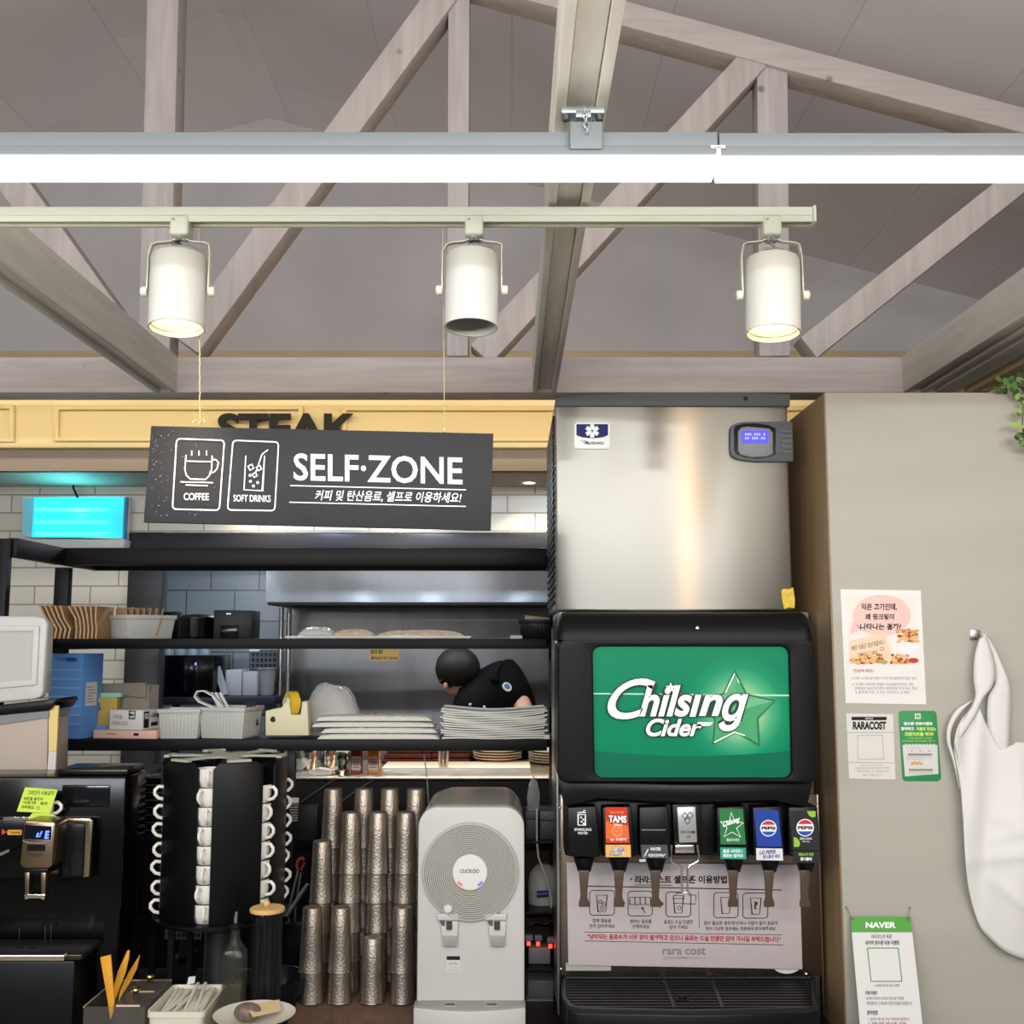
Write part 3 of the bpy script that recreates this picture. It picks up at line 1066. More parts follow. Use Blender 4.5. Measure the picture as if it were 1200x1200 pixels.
# sparkling water
v = valve(683, 'black valve printed SPARKLING WATER with a white glass')
mb = MB().line([(677.5, 954.5), (677.5, 967), (686, 967), (686, 954.5)], 1.2, YK, True)
mb.line([(677, 952.2), (686.5, 952)], 1.2, YK).line([(683, 952), (684, 950), (686, 949.6)], 1.0, YK)
for q in ((680, 957), (682.5, 959.5), (680.5, 962), (683, 964)):
    mb.frect(q[0], q[1], q[0] + 2, q[1] + 2, YK)
mb.txt('SPARKLING', 673, 970.5, 693, 973.6, YK, .02).txt('WATER', 677, 974.8, 689, 977.8, YK, .02)
sub(v, mb, m_wink)
# orange juice
v = valve(724, 'valve with a red and orange juice label')
plate(v, [(709.5, 946), (735, 946), (738, 988), (710, 988)], '#cf3a24')
mb = MB().flat([(709.8, 962), (736, 968), (737.6, 983), (710, 983)], YK + .0003)
sub(v, mb, mat('orange_ink', '#e26a32', .4))
mb = MB()
for r in (6.3, 4.8):
    mb.line(circ(723, 974, r, 20), .7, YK, True)
for k in range(6):
    mb.line([(723, 974), (723 + 4.6 * cos(k), 974 + 4.6 * sin(k))], .5, YK)
sub(v, mb, mat('pale_orange_ink', '#f2a15c', .4))
sub(v, MB().txt('TAMS', 712.4, 954.4, 735, 965, YK, .12, 0, .03), m_ink, 'brand_shadow')
mb = MB().txt('TAMS', 713.2, 955.2, 734.2, 964, YK - .0004, .05, 0, .03).txt('ZERO', 719, 965.5, 729, 968, YK, .02).txt('by 오렌지', 715.5, 982, 734, 985.8, YK, .03)
sub(v, mb, m_wink, 'brand_lettering')
sub(v, MB().txt('Sparkling', 715, 950.4, 731, 953.6, YK, .0, .2), mat('gold_ink', '#e8b25a', .4))
plate(v, [(709.5, 990), (739, 990), (739.4, 1004.5), (709.8, 1004.5)], '#e7b15f', 'name_plate')
mb = MB().txt('탐스', 718, 991.6, 731, 997.4, YK, .1).txt('오렌지향', 714.5, 996.6, 733.6, 1003, YK, .1)
sub(v, mb, mat('purple_ink', '#4a3a6a', .5), 'name_shadow')
mb = MB().txt('탐스', 718.6, 992.2, 730.4, 996.8, YK - .0004, .02).txt('오렌지향', 715.2, 997.3, 733, 1002.4, YK - .0004, .02)
sub(v, mb, m_wink, 'name_lettering')
# water
v = valve(767, 'plain black valve with a WATER PUSH DOWN label')
plate(v, [(751, 990), (782, 990), (783.5, 1006), (752, 1005.5)], '#4b4d55', 'name_plate')
mb = MB().txt('WATER', 762, 993, 774.5, 996.8, YK, .03).txt('PUSH DOWN', 760, 1000.6, 777, 1004, YK, .03)
mb.line([(759.6, 995), (755, 1003.8)], 1.3, YK).flat([(753.9, 1005), (757.5, 1002.6), (754.8, 1000.8)], YK)
mb.line([(780, 1000.6), (776.5, 1004.2)], .7, YK)
sub(v, mb, m_wink, 'name_lettering')
build('worn_edge', MB().pbox(752, 972, 780, 973.2, YF - .001, YF), m_mgrey, v)
build('tape_scrap', MB().pprism([(749, 1007), (757, 1006.5), (756.6, 1010), (749.4, 1010)], YF + .01, YF + .0105), m_paper, v)
# ice chute
ic = build('ice_chute', MB().pprism([(788, 942), (822, 942), (823, 992), (790, 992)], YF + .012, YV - .02), m_black2, dp, bev=.003)
ic['label'] = 'ice cube chute with a silver label and wire lever'
lp_ = build('label_plate', MB().pprism([(793.5, 946), (815, 945.5), (817, 987), (796, 987.5)], YF + .002, YF + .012), mat('silver_label', '#b9bab8', .3, .6), ic, bev=.001)
yk = YF + .0012
mb = MB()
for cx, cy in ((802.5, 956), (808.7, 955.5), (805.5, 962)):
    mb.line([(cx, cy - 4), (cx + 3.4, cy), (cx, cy + 4), (cx - 3.4, cy)], .8, yk, True)
mb.txt('ICE CUBE', 798, 973.6, 815.2, 976.6, yk, .02).txt('얼음', 804.5, 979, 809.5, 982, yk)
sub(ic, mb, m_ink)
build('lever_bracket', MB().pbox(791, 990, 814, 1000, YF - .002, YF + .03), m_chrome, ic, bev=.003)
mb = MB()
for s in (-1, 1):
    base = [(802 + s * 15, 990), (802.5 + s * 16.5, 1004), (802.3 + s * 15.5, 1009.5), (802.2 + s * 6, 1014.5), (802.3 + s * 3.8, 1018), (802.4 + s * 3.2, 1044)]
    mb.tube([P(x, y, YF + .005) for x, y in base], .0026, 8)
mb.tube([P(x, y, YF + .005) for x, y in [(799.2, 1044), (800, 1046), (805, 1046), (805.6, 1044)]], .0026, 8)
build('wire_lever', mb, m_chrome, ic)
# cider
v = valve(858, 'valve with a green star label and a teal name plate')
plate(v, [(843, 947.5), (870.5, 948), (874, 989.5), (844.5, 989.5)], '#2c7b44')
mb = MB().line([(857, 952 - 0), (860.6, 962), (871, 964.5), (863, 970.5), (868, 981), (858, 975), (848.5, 980.5), (852, 970), (844.4, 963), (854.5, 962.5)], .8, YK, True)
mb.txt('Chilsung', 847, 963, 867, 971.5, YK - .0002, .04, .3, -.35).txt('Sprite' if False else '칠성사이다', 851.5, 982.4, 866.5, 986, YK, .02)
sub(v, mb, m_wink)
plate(v, [(844, 993), (874, 993.5), (874.6, 1007), (844.4, 1006.5)], '#2f9f86', 'name_plate')
mb = MB().txt('칠성 사이다 /', 847, 995, 870.5, 999.6, YK, .04).txt('제로는 없어요', 847, 1000.6, 871, 1004.8, YK, .04)
sub(v, mb, m_wink, 'name_lettering')


def cola(v, cx, cy, r):
    def wave(y):
        return [(cx - r + 2 * r * k / 12, y + .7 * sin(k / 12 * 2 * pi)) for k in range(13)]
    mb = MB().flat(circ(cx, cy, r + 1.1, 28), YK + .0004)
    sub(v, mb, m_wink, 'roundel')
    def seg(a0, a1, k=1):
        pts = [(cx + r * cos(R(a0 + (a1 - a0) * i / 14)), cy + r * sin(R(a0 + (a1 - a0) * i / 14))) for i in range(15)]
        return pts
    sub(v, MB().flat(seg(207, 333), YK), mat('roundel_red', '#d23438', .4), 'roundel_red')
    sub(v, MB().flat(seg(27, 153), YK), mat('roundel_blue', '#2f4fb0', .4), 'roundel_blue')
    sub(v, MB().txt('PEPSI', cx - r + .6, cy - 1.9, cx + r - .6, cy + 1.9, YK - .0003, .05), m_ink, 'brand_lettering')


v = valve(900, 'valve with a blue cola label and a white name plate')
plate(v, [(884, 949), (912, 949.5), (916.5, 992.5), (887, 992)], '#24449b')
cola(v, 900.5, 970.5, 8.6)
plate(v, [(886, 994), (917, 994.5), (917.8, 1008.5), (886.6, 1008)], '#dcdcdc', 'name_plate')
mb = MB().txt('LG PEPSI', 890, 997, 909, 1001.5, YK, .03, .2, -.06).txt('펩시콜라 제로', 894, 1002, 914, 1006.5, YK, .02, .2, -.05)
sub(v, mb, mat('indigo_ink', '#28348c', .5), 'name_lettering')
v = valve(942, 'valve with a black cola label dotted with lime green')
plate(v, [(925.5, 950.5), (956, 950), (961, 996.5), (929, 996)], '#2b2c2f')
cola(v, 943.5, 970, 9.2)
mb = MB().flat([(945.5, 950.6), (955.6, 950.4), (955.8, 957), (952, 958), (948, 955.5)], YK).flat([(930, 981), (934, 982), (937, 986), (937.4, 990), (936, 992.4), (930.4, 992.4)], YK)
mb.txt('제로슈거 라임', 935.5, 999.4, 953, 1003.2, YK, .04)
sub(v, mb, mat('lime_ink', '#8fc043', .4), 'lime_spot')
mb = MB().txt('ZERO SUGAR', 937, 981.6, 951.5, 984, YK, .02).txt('제로 라임', 940, 985.2, 948.5, 987.2, YK).txt('펩시콜라', 938, 1004.6, 951.6, 1008.6, YK, .04)
sub(v, mb, m_wink, 'name_lettering')
build('name_plate', MB().pprism([(929, 997), (961, 997.5), (962.5, 1011.5), (930, 1011)], YF - .001, YF + .002), mat('plate_#2b2c2f', '#2b2c2f', .4), v)

# drip tray and lower body
xa, xb = P(661, 1150, YV).x, P(948, 1150, YV).x
ztray = zsb - .004
yt0 = 2.745
fx0, fx1 = P(662, 1186, yt0).x - .004, P(968, 1186, yt0).x
mb = MB()
outl = [(xa - .008, YV - .005), (fx0, 2.83), (fx0 + .012, yt0 + .02), (fx0 + .04, yt0 + .004), ((fx0 + fx1) / 2, yt0 - .012), (fx1 - .04, yt0 + .004), (fx1 - .012, yt0 + .02), (fx1, 2.83), (xb + .016, YV - .005)]
mb.prism([(x, y, ztray - .012) for x, y in outl], (0, 0, -(ztray - .012 - ZC)))
build('lower_body', mb, m_black2, dp, bev=.004)
cxm = sum(p[0] for p in outl) / len(outl)
outl2 = [(cxm + (x - cxm) * .965, y + (.008 if y < 2.8 else -.002)) for x, y in outl]
mb = MB()
n = len(outl)
mb.add([(x, y, ztray) for x, y in outl] + [(x, y, ztray) for x, y in outl2] + [(x, y, ztray - .012) for x, y in outl] + [(x, y, ztray - .012) for x, y in outl2],
       [f for i in range(n) for j in [(i + 1) % n] for f in ((i, n + i, n + j, j), (i, j, 2 * n + j, 2 * n + i), (n + i, 3 * n + i, 3 * n + j, n + j))])
tr_ = build('drip_tray_rim', mb, mat('worn_black', '#2a2a2a', .25, .3), dp, bev=.0015)
mb = MB()
for k in range(11):
    y = YV - .02 - k * .0215
    f = min(1, (YV - y) / .17)
    x0 = xa - .004 + (fx0 - xa + .008) * f
    x1 = xb + .01 + (fx1 - xb - .016) * f
    inset = .02 if k > 9 else .004
    mb.box(x0 + inset, x1 - inset, y - .004, y + .004, ztray - .008, ztray - .0015)
for px in (777, 833):
    p0, p1 = P(px, 1148, YV - .01), P(px + 13, 1182, yt0 + .02)
    mb.prism([(p0.x - .004, YV - .01, ztray - .0008), (p0.x + .004, YV - .01, ztray - .0008), (p1.x + .004, yt0 + .012, ztray - .0008), (p1.x - .004, yt0 + .012, ztray - .0008)], (0, 0, -.008))
build('drip_grille', mb, mat('black_wire', '#1d1d1e', .3, .4), dp)
c = P(801, 1173, 2.8)
build('drain_hole', MB().lathe([(.014, ztray - .001), (.016, ztray + .0008), (.012, ztray + .0006), (.0115, ztray - .004)], (c.x, 2.815, 0), 20, cap=False), m_black2, dp)

# instruction board leaning on the splash back
YB_ = YV - .022
ib = thing('instruction_board', 'pinkish white Korean instruction board behind the dispenser nozzles', 'sign', P(800, 1136, YB_))
build('board', MB().pprism([(664, 1010.5), (937, 1013.5), (940.5, 1136), (666, 1131)], YB_, YB_ + .006), mat('pinkish_board', '#bfb4b3', .5), ib, bev=.001)
yk = YB_ - .0008
mb = MB()
mb.txt('·', 738.5, 1099 - 70, 741, 1031.5, yk, .05).txt('라라코스트 셀프존 이용방법', 744, 1026, 852, 1035.5, yk, .035).txt('·', 858, 1031, 860.5, 1033.4, yk, .05)
mb.line([(744, 1037), (788, 1037.6)], .8, yk).line([(685, 1038.3), (916, 1043)], 1.2, yk)
for x0, y0, x1, y1 in ((691, 1043.5, 720, 1072.5), (736, 1044.3, 764.5, 1073.3), (780.5, 1045.3, 809.5, 1074.3), (836.5, 1046, 865, 1075.3), (870.5, 1046.5, 899.7, 1076)):
    mb.line(rrect(x0, y0, x1, y1, 4, 5), .9, yk, True)
def glass(x, y, w_, h):
    mb.line([(x, y), (x + w_, y), (x + w_ * .85, y + h), (x + w_ * .15, y + h)], .8, yk, True)
glass(699, 1049, 12.5, 19.5)
for cx, cy in ((703.5, 1057), (707.5, 1059.5), (705.5, 1064.5)):
    mb.line(circ(cx, cy, 2, 8), .7, yk, True)
for k in range(4):
    mb.line([(738 + 6.1 * k, 1051.5), (744 + 6.1 * k, 1051.5), (744 + 6.1 * k, 1060), (738 + 6.1 * k, 1060)], .8, yk, True)
mb.line([(756, 1070), (752.5, 1064)], 1, yk).flat([(751.8, 1062.6), (755.4, 1064), (752.4, 1066.4)], yk)
glass(789, 1049.5, 12, 20.5)
mb.line([(788, 1053), (802, 1053)], .8, yk).line([(791, 1049.5), (793, 1046.5), (799, 1046.5)], .8, yk)
mb.line([(789, 1058.6), (815, 1059.4), (815.5, 1049), (806, 1048.6)], .8, yk)
mb.line(circ(796, 1064, 2.2, 8), .7, yk, True)
glass(844.5, 1051.5, 12, 19)
glass(879.5, 1052.5, 12.5, 19)
mb.txt('?', 883.3, 1056.5, 887.8, 1065.5, yk, .03)
for x, y in ((727, 1058.3), (772, 1059.3)):
    mb.line([(x - 3.5, y), (x + 4.5, y)], 1.1, yk).line([(x + 1, y - 4), (x + 5, y), (x + 1, y + 4)], 1.2, yk)
mb.line([(818.5, 1044), (819.5, 1088)], .5, yk)
for s, x0, y0, x1, y1 in (('컵에 얼음을', 694.5, 1076.5, 716, 1081.3), ('먼저 담아주세요', 691, 1082.8, 720.5, 1087.6), ('원하는 음료를', 738.5, 1077.4, 763.5, 1082.2), ('선택하세요', 741, 1083.4, 761.4, 1088.2),
                          ('음료는 드실 만큼만', 778, 1078, 812, 1082.8), ('담아 가세요', 784.5, 1084, 806, 1088.8), ('컵이 필요한 경우/탄산이나 시럽이 없어 음료의', 825, 1079.4, 911, 1084.2), ('맛이 이상한 경우에는 직원에게 문의해주세요', 827, 1086, 909, 1090.6)):
    mb.txt(s, x0, y0, x1, y1, yk, .012)
mb.line([(685, 1092.2), (917, 1095.6)], .6, yk).line([(685.5, 1102.6), (918, 1107.4)], .7, yk)
build('printed_instructions', mb, m_ink, ib, smooth=False)
build('red_notice', MB().txt('“낭비되는 음료수가 너무 많이 발생하고 있으니 음료는 드실 만큼만 담아 가시길 부탁드립니다”', 688, 1094, 915, 1100.6, yk, .035, 0, .016), m_rink, ib, smooth=False)
mb = MB().txt('rara cost', 776.5, 1110, 827, 1119, yk, .03).line([(776.5, 1121.3), (827, 1123)], .6, yk).line([(776.5, 1123.6), (790, 1124)], .5, yk).txt('ALL IN MARKET', 791, 1121.6, 806, 1123.6, yk)
build('brand_lettering', mb, m_gink, ib, smooth=False)
mb = MB().pprism([(663, 1128), (716, 1131), (716, 1137.5), (663, 1137.5)], YB_ + .007, YB_ + .0075)
o = build('data_label', mb, mat('faded_label', '#a9a79d', .5), loc=None)
tag(o, 'small faded data label under the bottom corner of the instruction board', 'label')
o = build('logo_sticker', MB().pprism(circ(922, 1132, 16, 24, 9), YV - .0135, YV - .0125), m_paper)
tag(o, 'round white sticker half hidden below the instruction board', 'sticker')

# ================================================================== KITCHEN BEYOND THE PASS
# extractor hood
YH = 5.0
hd = thing('extractor_hood', 'stainless extractor hood above the kitchen line behind the black rack', 'extractor hood', (P(480, 706, YH).x, YH, P(480, 706, YH).z))
A, B = P(311, 706, YH), P(700, 706, YH)
build('canopy', MB().box(A.x, B.x, YH, YH + .46, P(480, 706, YH).z, P(480, 646, YH).z), m_hood, hd, bev=.004)
build('upper_band', MB().box(A.x, B.x, YH - .03, YH + .3, P(480, 644, YH).z, P(480, 631, YH).z), m_hood, hd, bev=.003)
build('dark_seam', MB().box(A.x + .002, B.x, YH - .02, YH + .2, P(480, 648, YH).z, P(480, 643, YH).z), m_black, hd)
build('grease_gutter', MB().box(A.x + .01, B.x, YH + .004, YH + .44, P(480, 709, YH).z, P(480, 706.2, YH).z), m_black, hd)

# insect lamp on the white tiles
YZ = 4.70
il = thing('insect_lamp', 'glowing turquoise insect lamp on the white tiled kitchen wall', 'lamp', P(88, 632, YZ))
m_cy = mat('turquoise_glow', '#38c8e8', .4, emit='#1fb8dc', estr=1.15)
m_tube = mat('turquoise_tube', '#7af0ff', .3, emit='#2fe4ff', estr=2.4)
build('back_box', MB().pprism([(26, 582), (148, 581), (146, 632), (26, 628)], YZ + .01, YB - .001), m_white, il, bev=.003)
build('glow_panel', MB().pprism([(40, 583), (146, 582.5), (144, 630), (37, 629.5)], YZ + .004, YZ + .012), m_cy, il)
build('glow_panel', MB().pprism([(27, 584), (39.5, 583), (36.5, 629.5), (26, 627)], YZ + .006, YZ + .012), mat('turquoise_dim', '#7fb4c0', .4, emit='#2a9fb8', estr=.25), il)
for y in (597, 612, 626):
    build('light_tube', MB().tube([P(42, y, YZ - .006), P(84, y, YZ - .006), P(126, y, YZ - .006)], .0095, 10), m_tube, il)
build('side_edge', MB().pbox(144.5, 583, 147, 631, YZ - .012, YZ + .02), mat('blue_edge', '#3a86b8', .4), il)
build('shelf_base', MB().pprism([(40, 632), (146, 632), (144, 642), (42, 642)], YZ - .02, YB - .001), m_basket, il, bev=.003)
build('power_cord', MB().tube([P(91, 583, YZ), P(86, 572, YZ + .02), P(85, 565, YZ + .03), P(90, 561.5, YZ + .03), P(104, 562, YZ + .03), P(121, 563, YZ + .04)], .005, 6), m_black2, il)
pl_ = area('insect_lamp_glow', P(88, 606, YZ - .05), P(88, 540, YZ - .05) + Vector((0, .0, 0)), .5, .05, 2.2, (.12, .85, 1.0))

# pass shelf: steel top with a dark front
zp_ = P(500, 910, 3.62).z
pc = thing('pass_counter', 'stainless pass counter with dark front behind the steel cups', 'counter', (-.4, 3.62, 0))
YPS = 3.84
zp_ = P(500, 910, YPS).z
xa, xb = P(338, 900, YPS).x, P(660, 900, YPS).x + .9
m_pass = mat('worn_steel', '#c9bfae', .3, 1, var=.25, scale=12)
build('worktop', MB().box(xa, xb, YPS, 4.37, zp_ - .012, zp_), m_pass, pc, bev=.003)
build('front_panel', MB().box(P(70, 900, YPS).x, xb, YPS + .03, 4.35, 0, zp_ - .012), mat('dark_brown_panel', '#120e0c', .6, spec=.2), pc)
lo = MB()
for s in (0, 1):
    lo.tube([P(352 + 46 * s, 941, YPS + .01), P(372 + 46 * s, 927, YPS + .015), P(392 + 46 * s, 914, YPS + .02)], .004, 6)
build('shelf_bracket', lo, m_steel2, pc)
ws = thing('warming_strip', 'bright white heated strip lying across the pass counter', 'food warmer', P(520, 906, 3.8))
c0, c1 = P(445, 904, 3.95), P(622, 904, 3.95)
build('glass_top', MB().box(c0.x, c1.x, 3.98, 4.2, zp_ + .0005, zp_ + .012), mat('milky_glass', '#f3ddc8', .2, emit='#ffd9b8', estr=.15), ws, bev=.002)
build('metal_edge', MB().box(c0.x, c1.x, 3.972, 3.9798, zp_ + .0005, zp_ + .014), m_steel2, ws)

# things on the pass counter
def on_pass(px, Y):
    Y += .22
    return Vector((P(px, 900, Y).x, Y, zp_))


def canister(px, Y, r, h, label):
    c = on_pass(px, Y)
    t = thing('steel_canister', label, 'canister', c)
    build('body', MB().lathe([(r * .97, 0), (r, .003), (r, h * .8), (r * .97, h * .8 + .002)], c, 24), m_chrome, t)
    build('lid', MB().lathe([(r * 1.02, h * .8 + .0022), (r * 1.02, h * .95), (r * .9, h), (.001, h)], c, 24), m_steel2, t)
    return t


canister(401, 3.70, .026, .078, 'small lidded steel canister on the pass counter beside the sauce bottles')
canister(362, 3.86, .034, .11, 'wide lidded steel canister on the pass counter nearest the black shelf post')
canister(386, 3.92, .033, .12, 'steel canister behind the small lidded one on the pass counter')
for px, lab in ((418, 'red capped sauce bottle with white label beside the steel canister'), (438, 'red capped sauce bottle with orange label beside the warming strip')):
    c = on_pass(px, 3.72)
    t = thing('sauce_bottle', lab, 'bottle', c)
    body = mat('red_sauce' if px < 430 else 'orange_sauce', '#8d3527' if px < 430 else '#d98238', .25)
    build('body', MB().prism([c + Vector((sx * .021, sy * .016, 0)) for sx, sy in ((-1, -.7), (-.8, -1), (.8, -1), (1, -.7), (1, .7), (.8, 1), (-.8, 1), (-1, .7))], (0, 0, .082)), body, t, bev=.003)
    build('neck', MB().lathe([(.012, .082), (.009, .094)], c, 14), body, t)
    build('cap', MB().lathe([(.011, .094), (.011, .108), (.005, .118)], c, 14), mat('red_cap', '#b3261e', .4), t)
    lbp = build('label', MB().box(c.x - .0165, c.x + .0165, c.y - .0168, c.y - .0161, c.z + .012, c.z + .06), m_paper, t)
    q = P(px, 890, 3.7)
    mb = MB()
    for k in range(4):
        mb.box(c.x - .011, c.x + .011, c.y - .0173, c.y - .0169, c.z + .02 + k * .009, c.z + .023 + k * .009)
    build('printed_mark', mb, MATS['red_ink'], lbp)
c = on_pass(518, 3.72)
t = thing('steel_tumbler', 'lone upright steel tumbler on the warming strip of the pass counter', 'tumbler', (c.x, 4.02, zp_ + .0125))
build('body', MB().lathe([(.017, .0), (.0215, .085), (.0205, .085), (.016, .004)], (c.x, 4.02, zp_ + .0125), 24), m_steel2, t)
m_tray = mat('lacquer_red', '#4a1d16', .35)
for k in range(3):
    for q, (px, Yq) in enumerate(((478, 4.06), (522, 4.07))):
        c = on_pass(px, Yq)
        o = build('lacquer_tray', MB().box(c.x - .095 + .01 * k, c.x + .095, Yq + .16, Yq + .28, zp_ + .0005 + k * .021, zp_ + .02 + k * .021), m_tray, bev=.006)
        tag(o, f"dark red lacquer tray, {('lowest', 'middle', 'topmost')[k]} of the {('pile behind the sauce bottles', 'pile behind the lone tumbler')[q]}", 'tray', 'lacquer trays on the pass')
m_plate = mat('ivory_plate', '#d6cdbb', .3)
for px, n_, lab in ((583, 5, 'pile beside the warming strip'), (648, 5, 'pile next to the dispenser')):
    c = on_pass(px, 4.0)
    for k in range(n_):
        o = build('plate', MB().lathe([(.045, .0), (.05, .001), (.092, .010), (.094, .012), (.09, .0125), (.05, .004), (.001, .004)], (c.x, 4.262, zp_ + .0005 + k * .0098 + (.0115 if px < 600 else 0)), 30), m_plate)
        tag(o, f'ivory plate, {ORD[k + 1]} from the bottom of the {lab}', 'plate', 'plates on the pass counter')
o = build('napkin', MB().prism([P(363, 900, 3.88), P(372, 896, 3.88), P(391, 899, 3.88), P(388, 903, 3.88), P(366, 903.5, 3.88)], (0, .05, 0)), m_paper)
o.location.z = zp_ + .0005
tag(o, 'crumpled white napkin lying on the pass counter by the canisters', 'napkin')
c = on_pass(347, 3.8)
o = build('bowl', MB().lathe([(.02, 0), (.04, .016), (.046, .034), (.044, .034), (.037, .018), (.001, .006)], (c.x, 4.04, zp_ + .0005), 24), mat('pale_blue_china', '#c9d3da', .25))
tag(o, 'pale blue china bowl on the pass counter beside the black post', 'bowl')
o = build('plastic_knife', MB().pprism([(570, 881), (606, 881.5), (606, 885), (571, 884)], 4.2, 4.24), m_paper)
o.location.z = zp_ + .0005 + 5 * .0098 + .0155
tag(o, 'white paper slip lying on top of the ivory plates', 'paper')
o = build('data_cable', MB().tube([P(494, 880, 3.60), P(497, 886, 3.585), P(499, 900, 3.58), P(501, 920, 3.58), P(502, 940, 3.58), P(506, 950, 3.585), P(508, 936, 3.585)], .0022, 6), m_mgrey)
tag(o, 'thin grey cable hanging from the rack in front of the pass', 'cable')

# back kitchen: dark bench with a microwave, bowls, lattice basket, bucket and poles
YK2 = 5.05
zb2 = P(300, 817, YK2).z
kb = thing('prep_table', 'dark steel prep table in the back kitchen carrying a microwave', 'table', (P(250, 820, YK2).x, YK2 + .2, 0))
xa, xb = P(168, 820, YK2).x, P(322, 820, YK2).x
build('top', MB().box(xa, xb, YK2, YK2 + .43, zb2 - .035, zb2), mat('dark_blue_steel', '#30343f', .35, .4), kb, bev=.003)
for sx in (xa + .03, xb - .03):
    for sy in (YK2 + .03, YK2 + .4):
        build('leg', MB().box(sx - .015, sx + .015, sy - .015, sy + .015, 0, zb2 - .035), m_black, kb)
mw = thing('microwave', 'black microwave oven on the prep table below upturned glass bowls', 'microwave', (P(207, 817, YK2 + .02).x, YK2 + .2, zb2))
A, B = P(174, 816, YK2 + .02), P(249, 816, YK2 + .02)
zt_ = P(210, 768, YK2 + .02).z
build('body', MB().box(A.x, B.x, YK2 + .02, YK2 + .34, zb2 + .001, zt_), m_blackg, mw, bev=.006)
build('door', MB().box(A.x + .006, A.x + .21, YK2 + .012, YK2 + .02, zb2 + .01, zt_ - .008), mat('dark_door_glass', '#05060c', .12), mw, bev=.002)
c = P(227, 778, YK2 + .01)
build('display', MB().box(c.x - .009, c.x + .009, YK2 + .014, YK2 + .02, c.z - .006, c.z + .006), mat('pale_blue_led', '#9fb4ff', .3, emit='#8fa4ff', estr=1.5), mw)
for k in range(5):
    c = P(183 + 14.2 * k, 767, YK2 + .1)
    o = build('glass_bowl', MB().lathe([(.030, 0), (.028, .016), (.018, .030), (.001, .034)], (c.x, YK2 + .1, zt_ + .0005), 20, cap=False), mat('smoky_glass', '#7f8d95', .15, alpha=.75))
    tag(o, f"upturned glass bowl on the microwave, {('beside the white wall', 'second', 'middle', 'fourth', 'furthest from the white wall')[k]} of the row", 'bowl', 'upturned bowls on the microwave')
o = build('leaning_board', MB().pprism([(250, 776), (257, 774), (267, 806), (260, 809)], YK2 + .1, YK2 + .12), mat('dim_white', '#aeb2ba', .5))
o.location.z = zb2 + .0005
tag(o, 'narrow white board leaning beside the microwave', 'board')
for (x0, y0, x1, y1), nm, lab, cat, m in (((264, 787, 283, 817), 'white_carton', 'pale carton on the prep table beside the leaning panel', 'box', MATS['dim_white']), ((284, 789, 301, 817), 'white_carton', 'second pale carton on the prep table next to the grey bucket', 'box', MATS['dim_white'])):
    o = build(nm, MB().pbox(x0, y0, x1, y1, YK2 + .14, YK2 + .3), m, bev=.004)
    o.location.z = zb2 + .0005
    tag(o, lab, cat)
c = P(309, 817, YK2 + .15)
t = thing('grey_bucket', 'grey plastic bucket on the prep table below the lattice basket', 'bucket', (c.x, YK2 + .2, zb2))
build('body', MB().lathe([(.034, .001), (.045, .125), (.043, .125), (.032, .005)], (c.x, YK2 + .2, zb2), 24), mat('bucket_grey', '#8a8c90', .5), t)
build('rim', MB().lathe([(.045, .12), (.049, .122), (.049, .13), (.044, .13)], (c.x, YK2 + .2, zb2), 24, cap=False), MATS['bucket_grey'], t)
lb = thing('lattice_basket', 'grey lattice wall basket hanging above the grey bucket', 'basket', P(310, 790, 5.44))
mb = MB()
for k in range(7):
    mb.pbox(293 + 5 * k, 762, 295.2 + 5 * k, 790, 5.40, 5.405)
for k in range(5):
    mb.pbox(292, 763 + 6.4 * k, 327, 765.4 + 6.4 * k, 5.396, 5.40)
build('lattice', mb, mat('lattice_grey', '#5b6068', .5), lb)
build('back', MB().pbox(292, 762, 327, 790, 5.44, 5.4995), mat('lattice_back', '#3c4048', .5), lb)
for px, lab in ((329, 'slim steel pole beside the lattice basket'), (338, 'slim steel pole against the edge of the steel panel')):
    c = P(px, 760, 5.3)
    t = thing('steel_pole', lab, 'pole', (c.x, 5.3, 0), 'steel poles in the alcove')
    build('tube', MB().cyl((c.x, 5.3, .004), (c.x, 5.3, P(480, 709.5, YH).z - .001), .012, n=12), m_steel2, t)
    build('foot', MB().cyl((c.x, 5.3, 0), (c.x, 5.3, .004), .03, n=16), m_black, t)


for k, (px, lab) in enumerate(((335, 'cool white ceiling lamp nearest the alcove, behind the sign'), (478, 'cool white ceiling lamp in the middle of the kitchen, behind the sign'), (662, 'cool white ceiling lamp behind the ice machine'))):
    c = P(px, 556, 4.42)
    t = thing('kitchen_lamp', lab, 'ceiling light', (c.x, 4.42, zc - .01), 'cool kitchen lamps')
    build('rim', MB().lathe([(.05, zc - .0005), (.05, zc - .01), (.042, zc - .01), (.042, zc - .0005)], (c.x, 4.42, 0), 24, cap=False), m_white, t)
    area('kitchen_lamp_light', (c.x, 4.42, zc - .011), (c.x, 4.42, 1.0), .07, .07, 5.5, (.70, .83, 1.0))

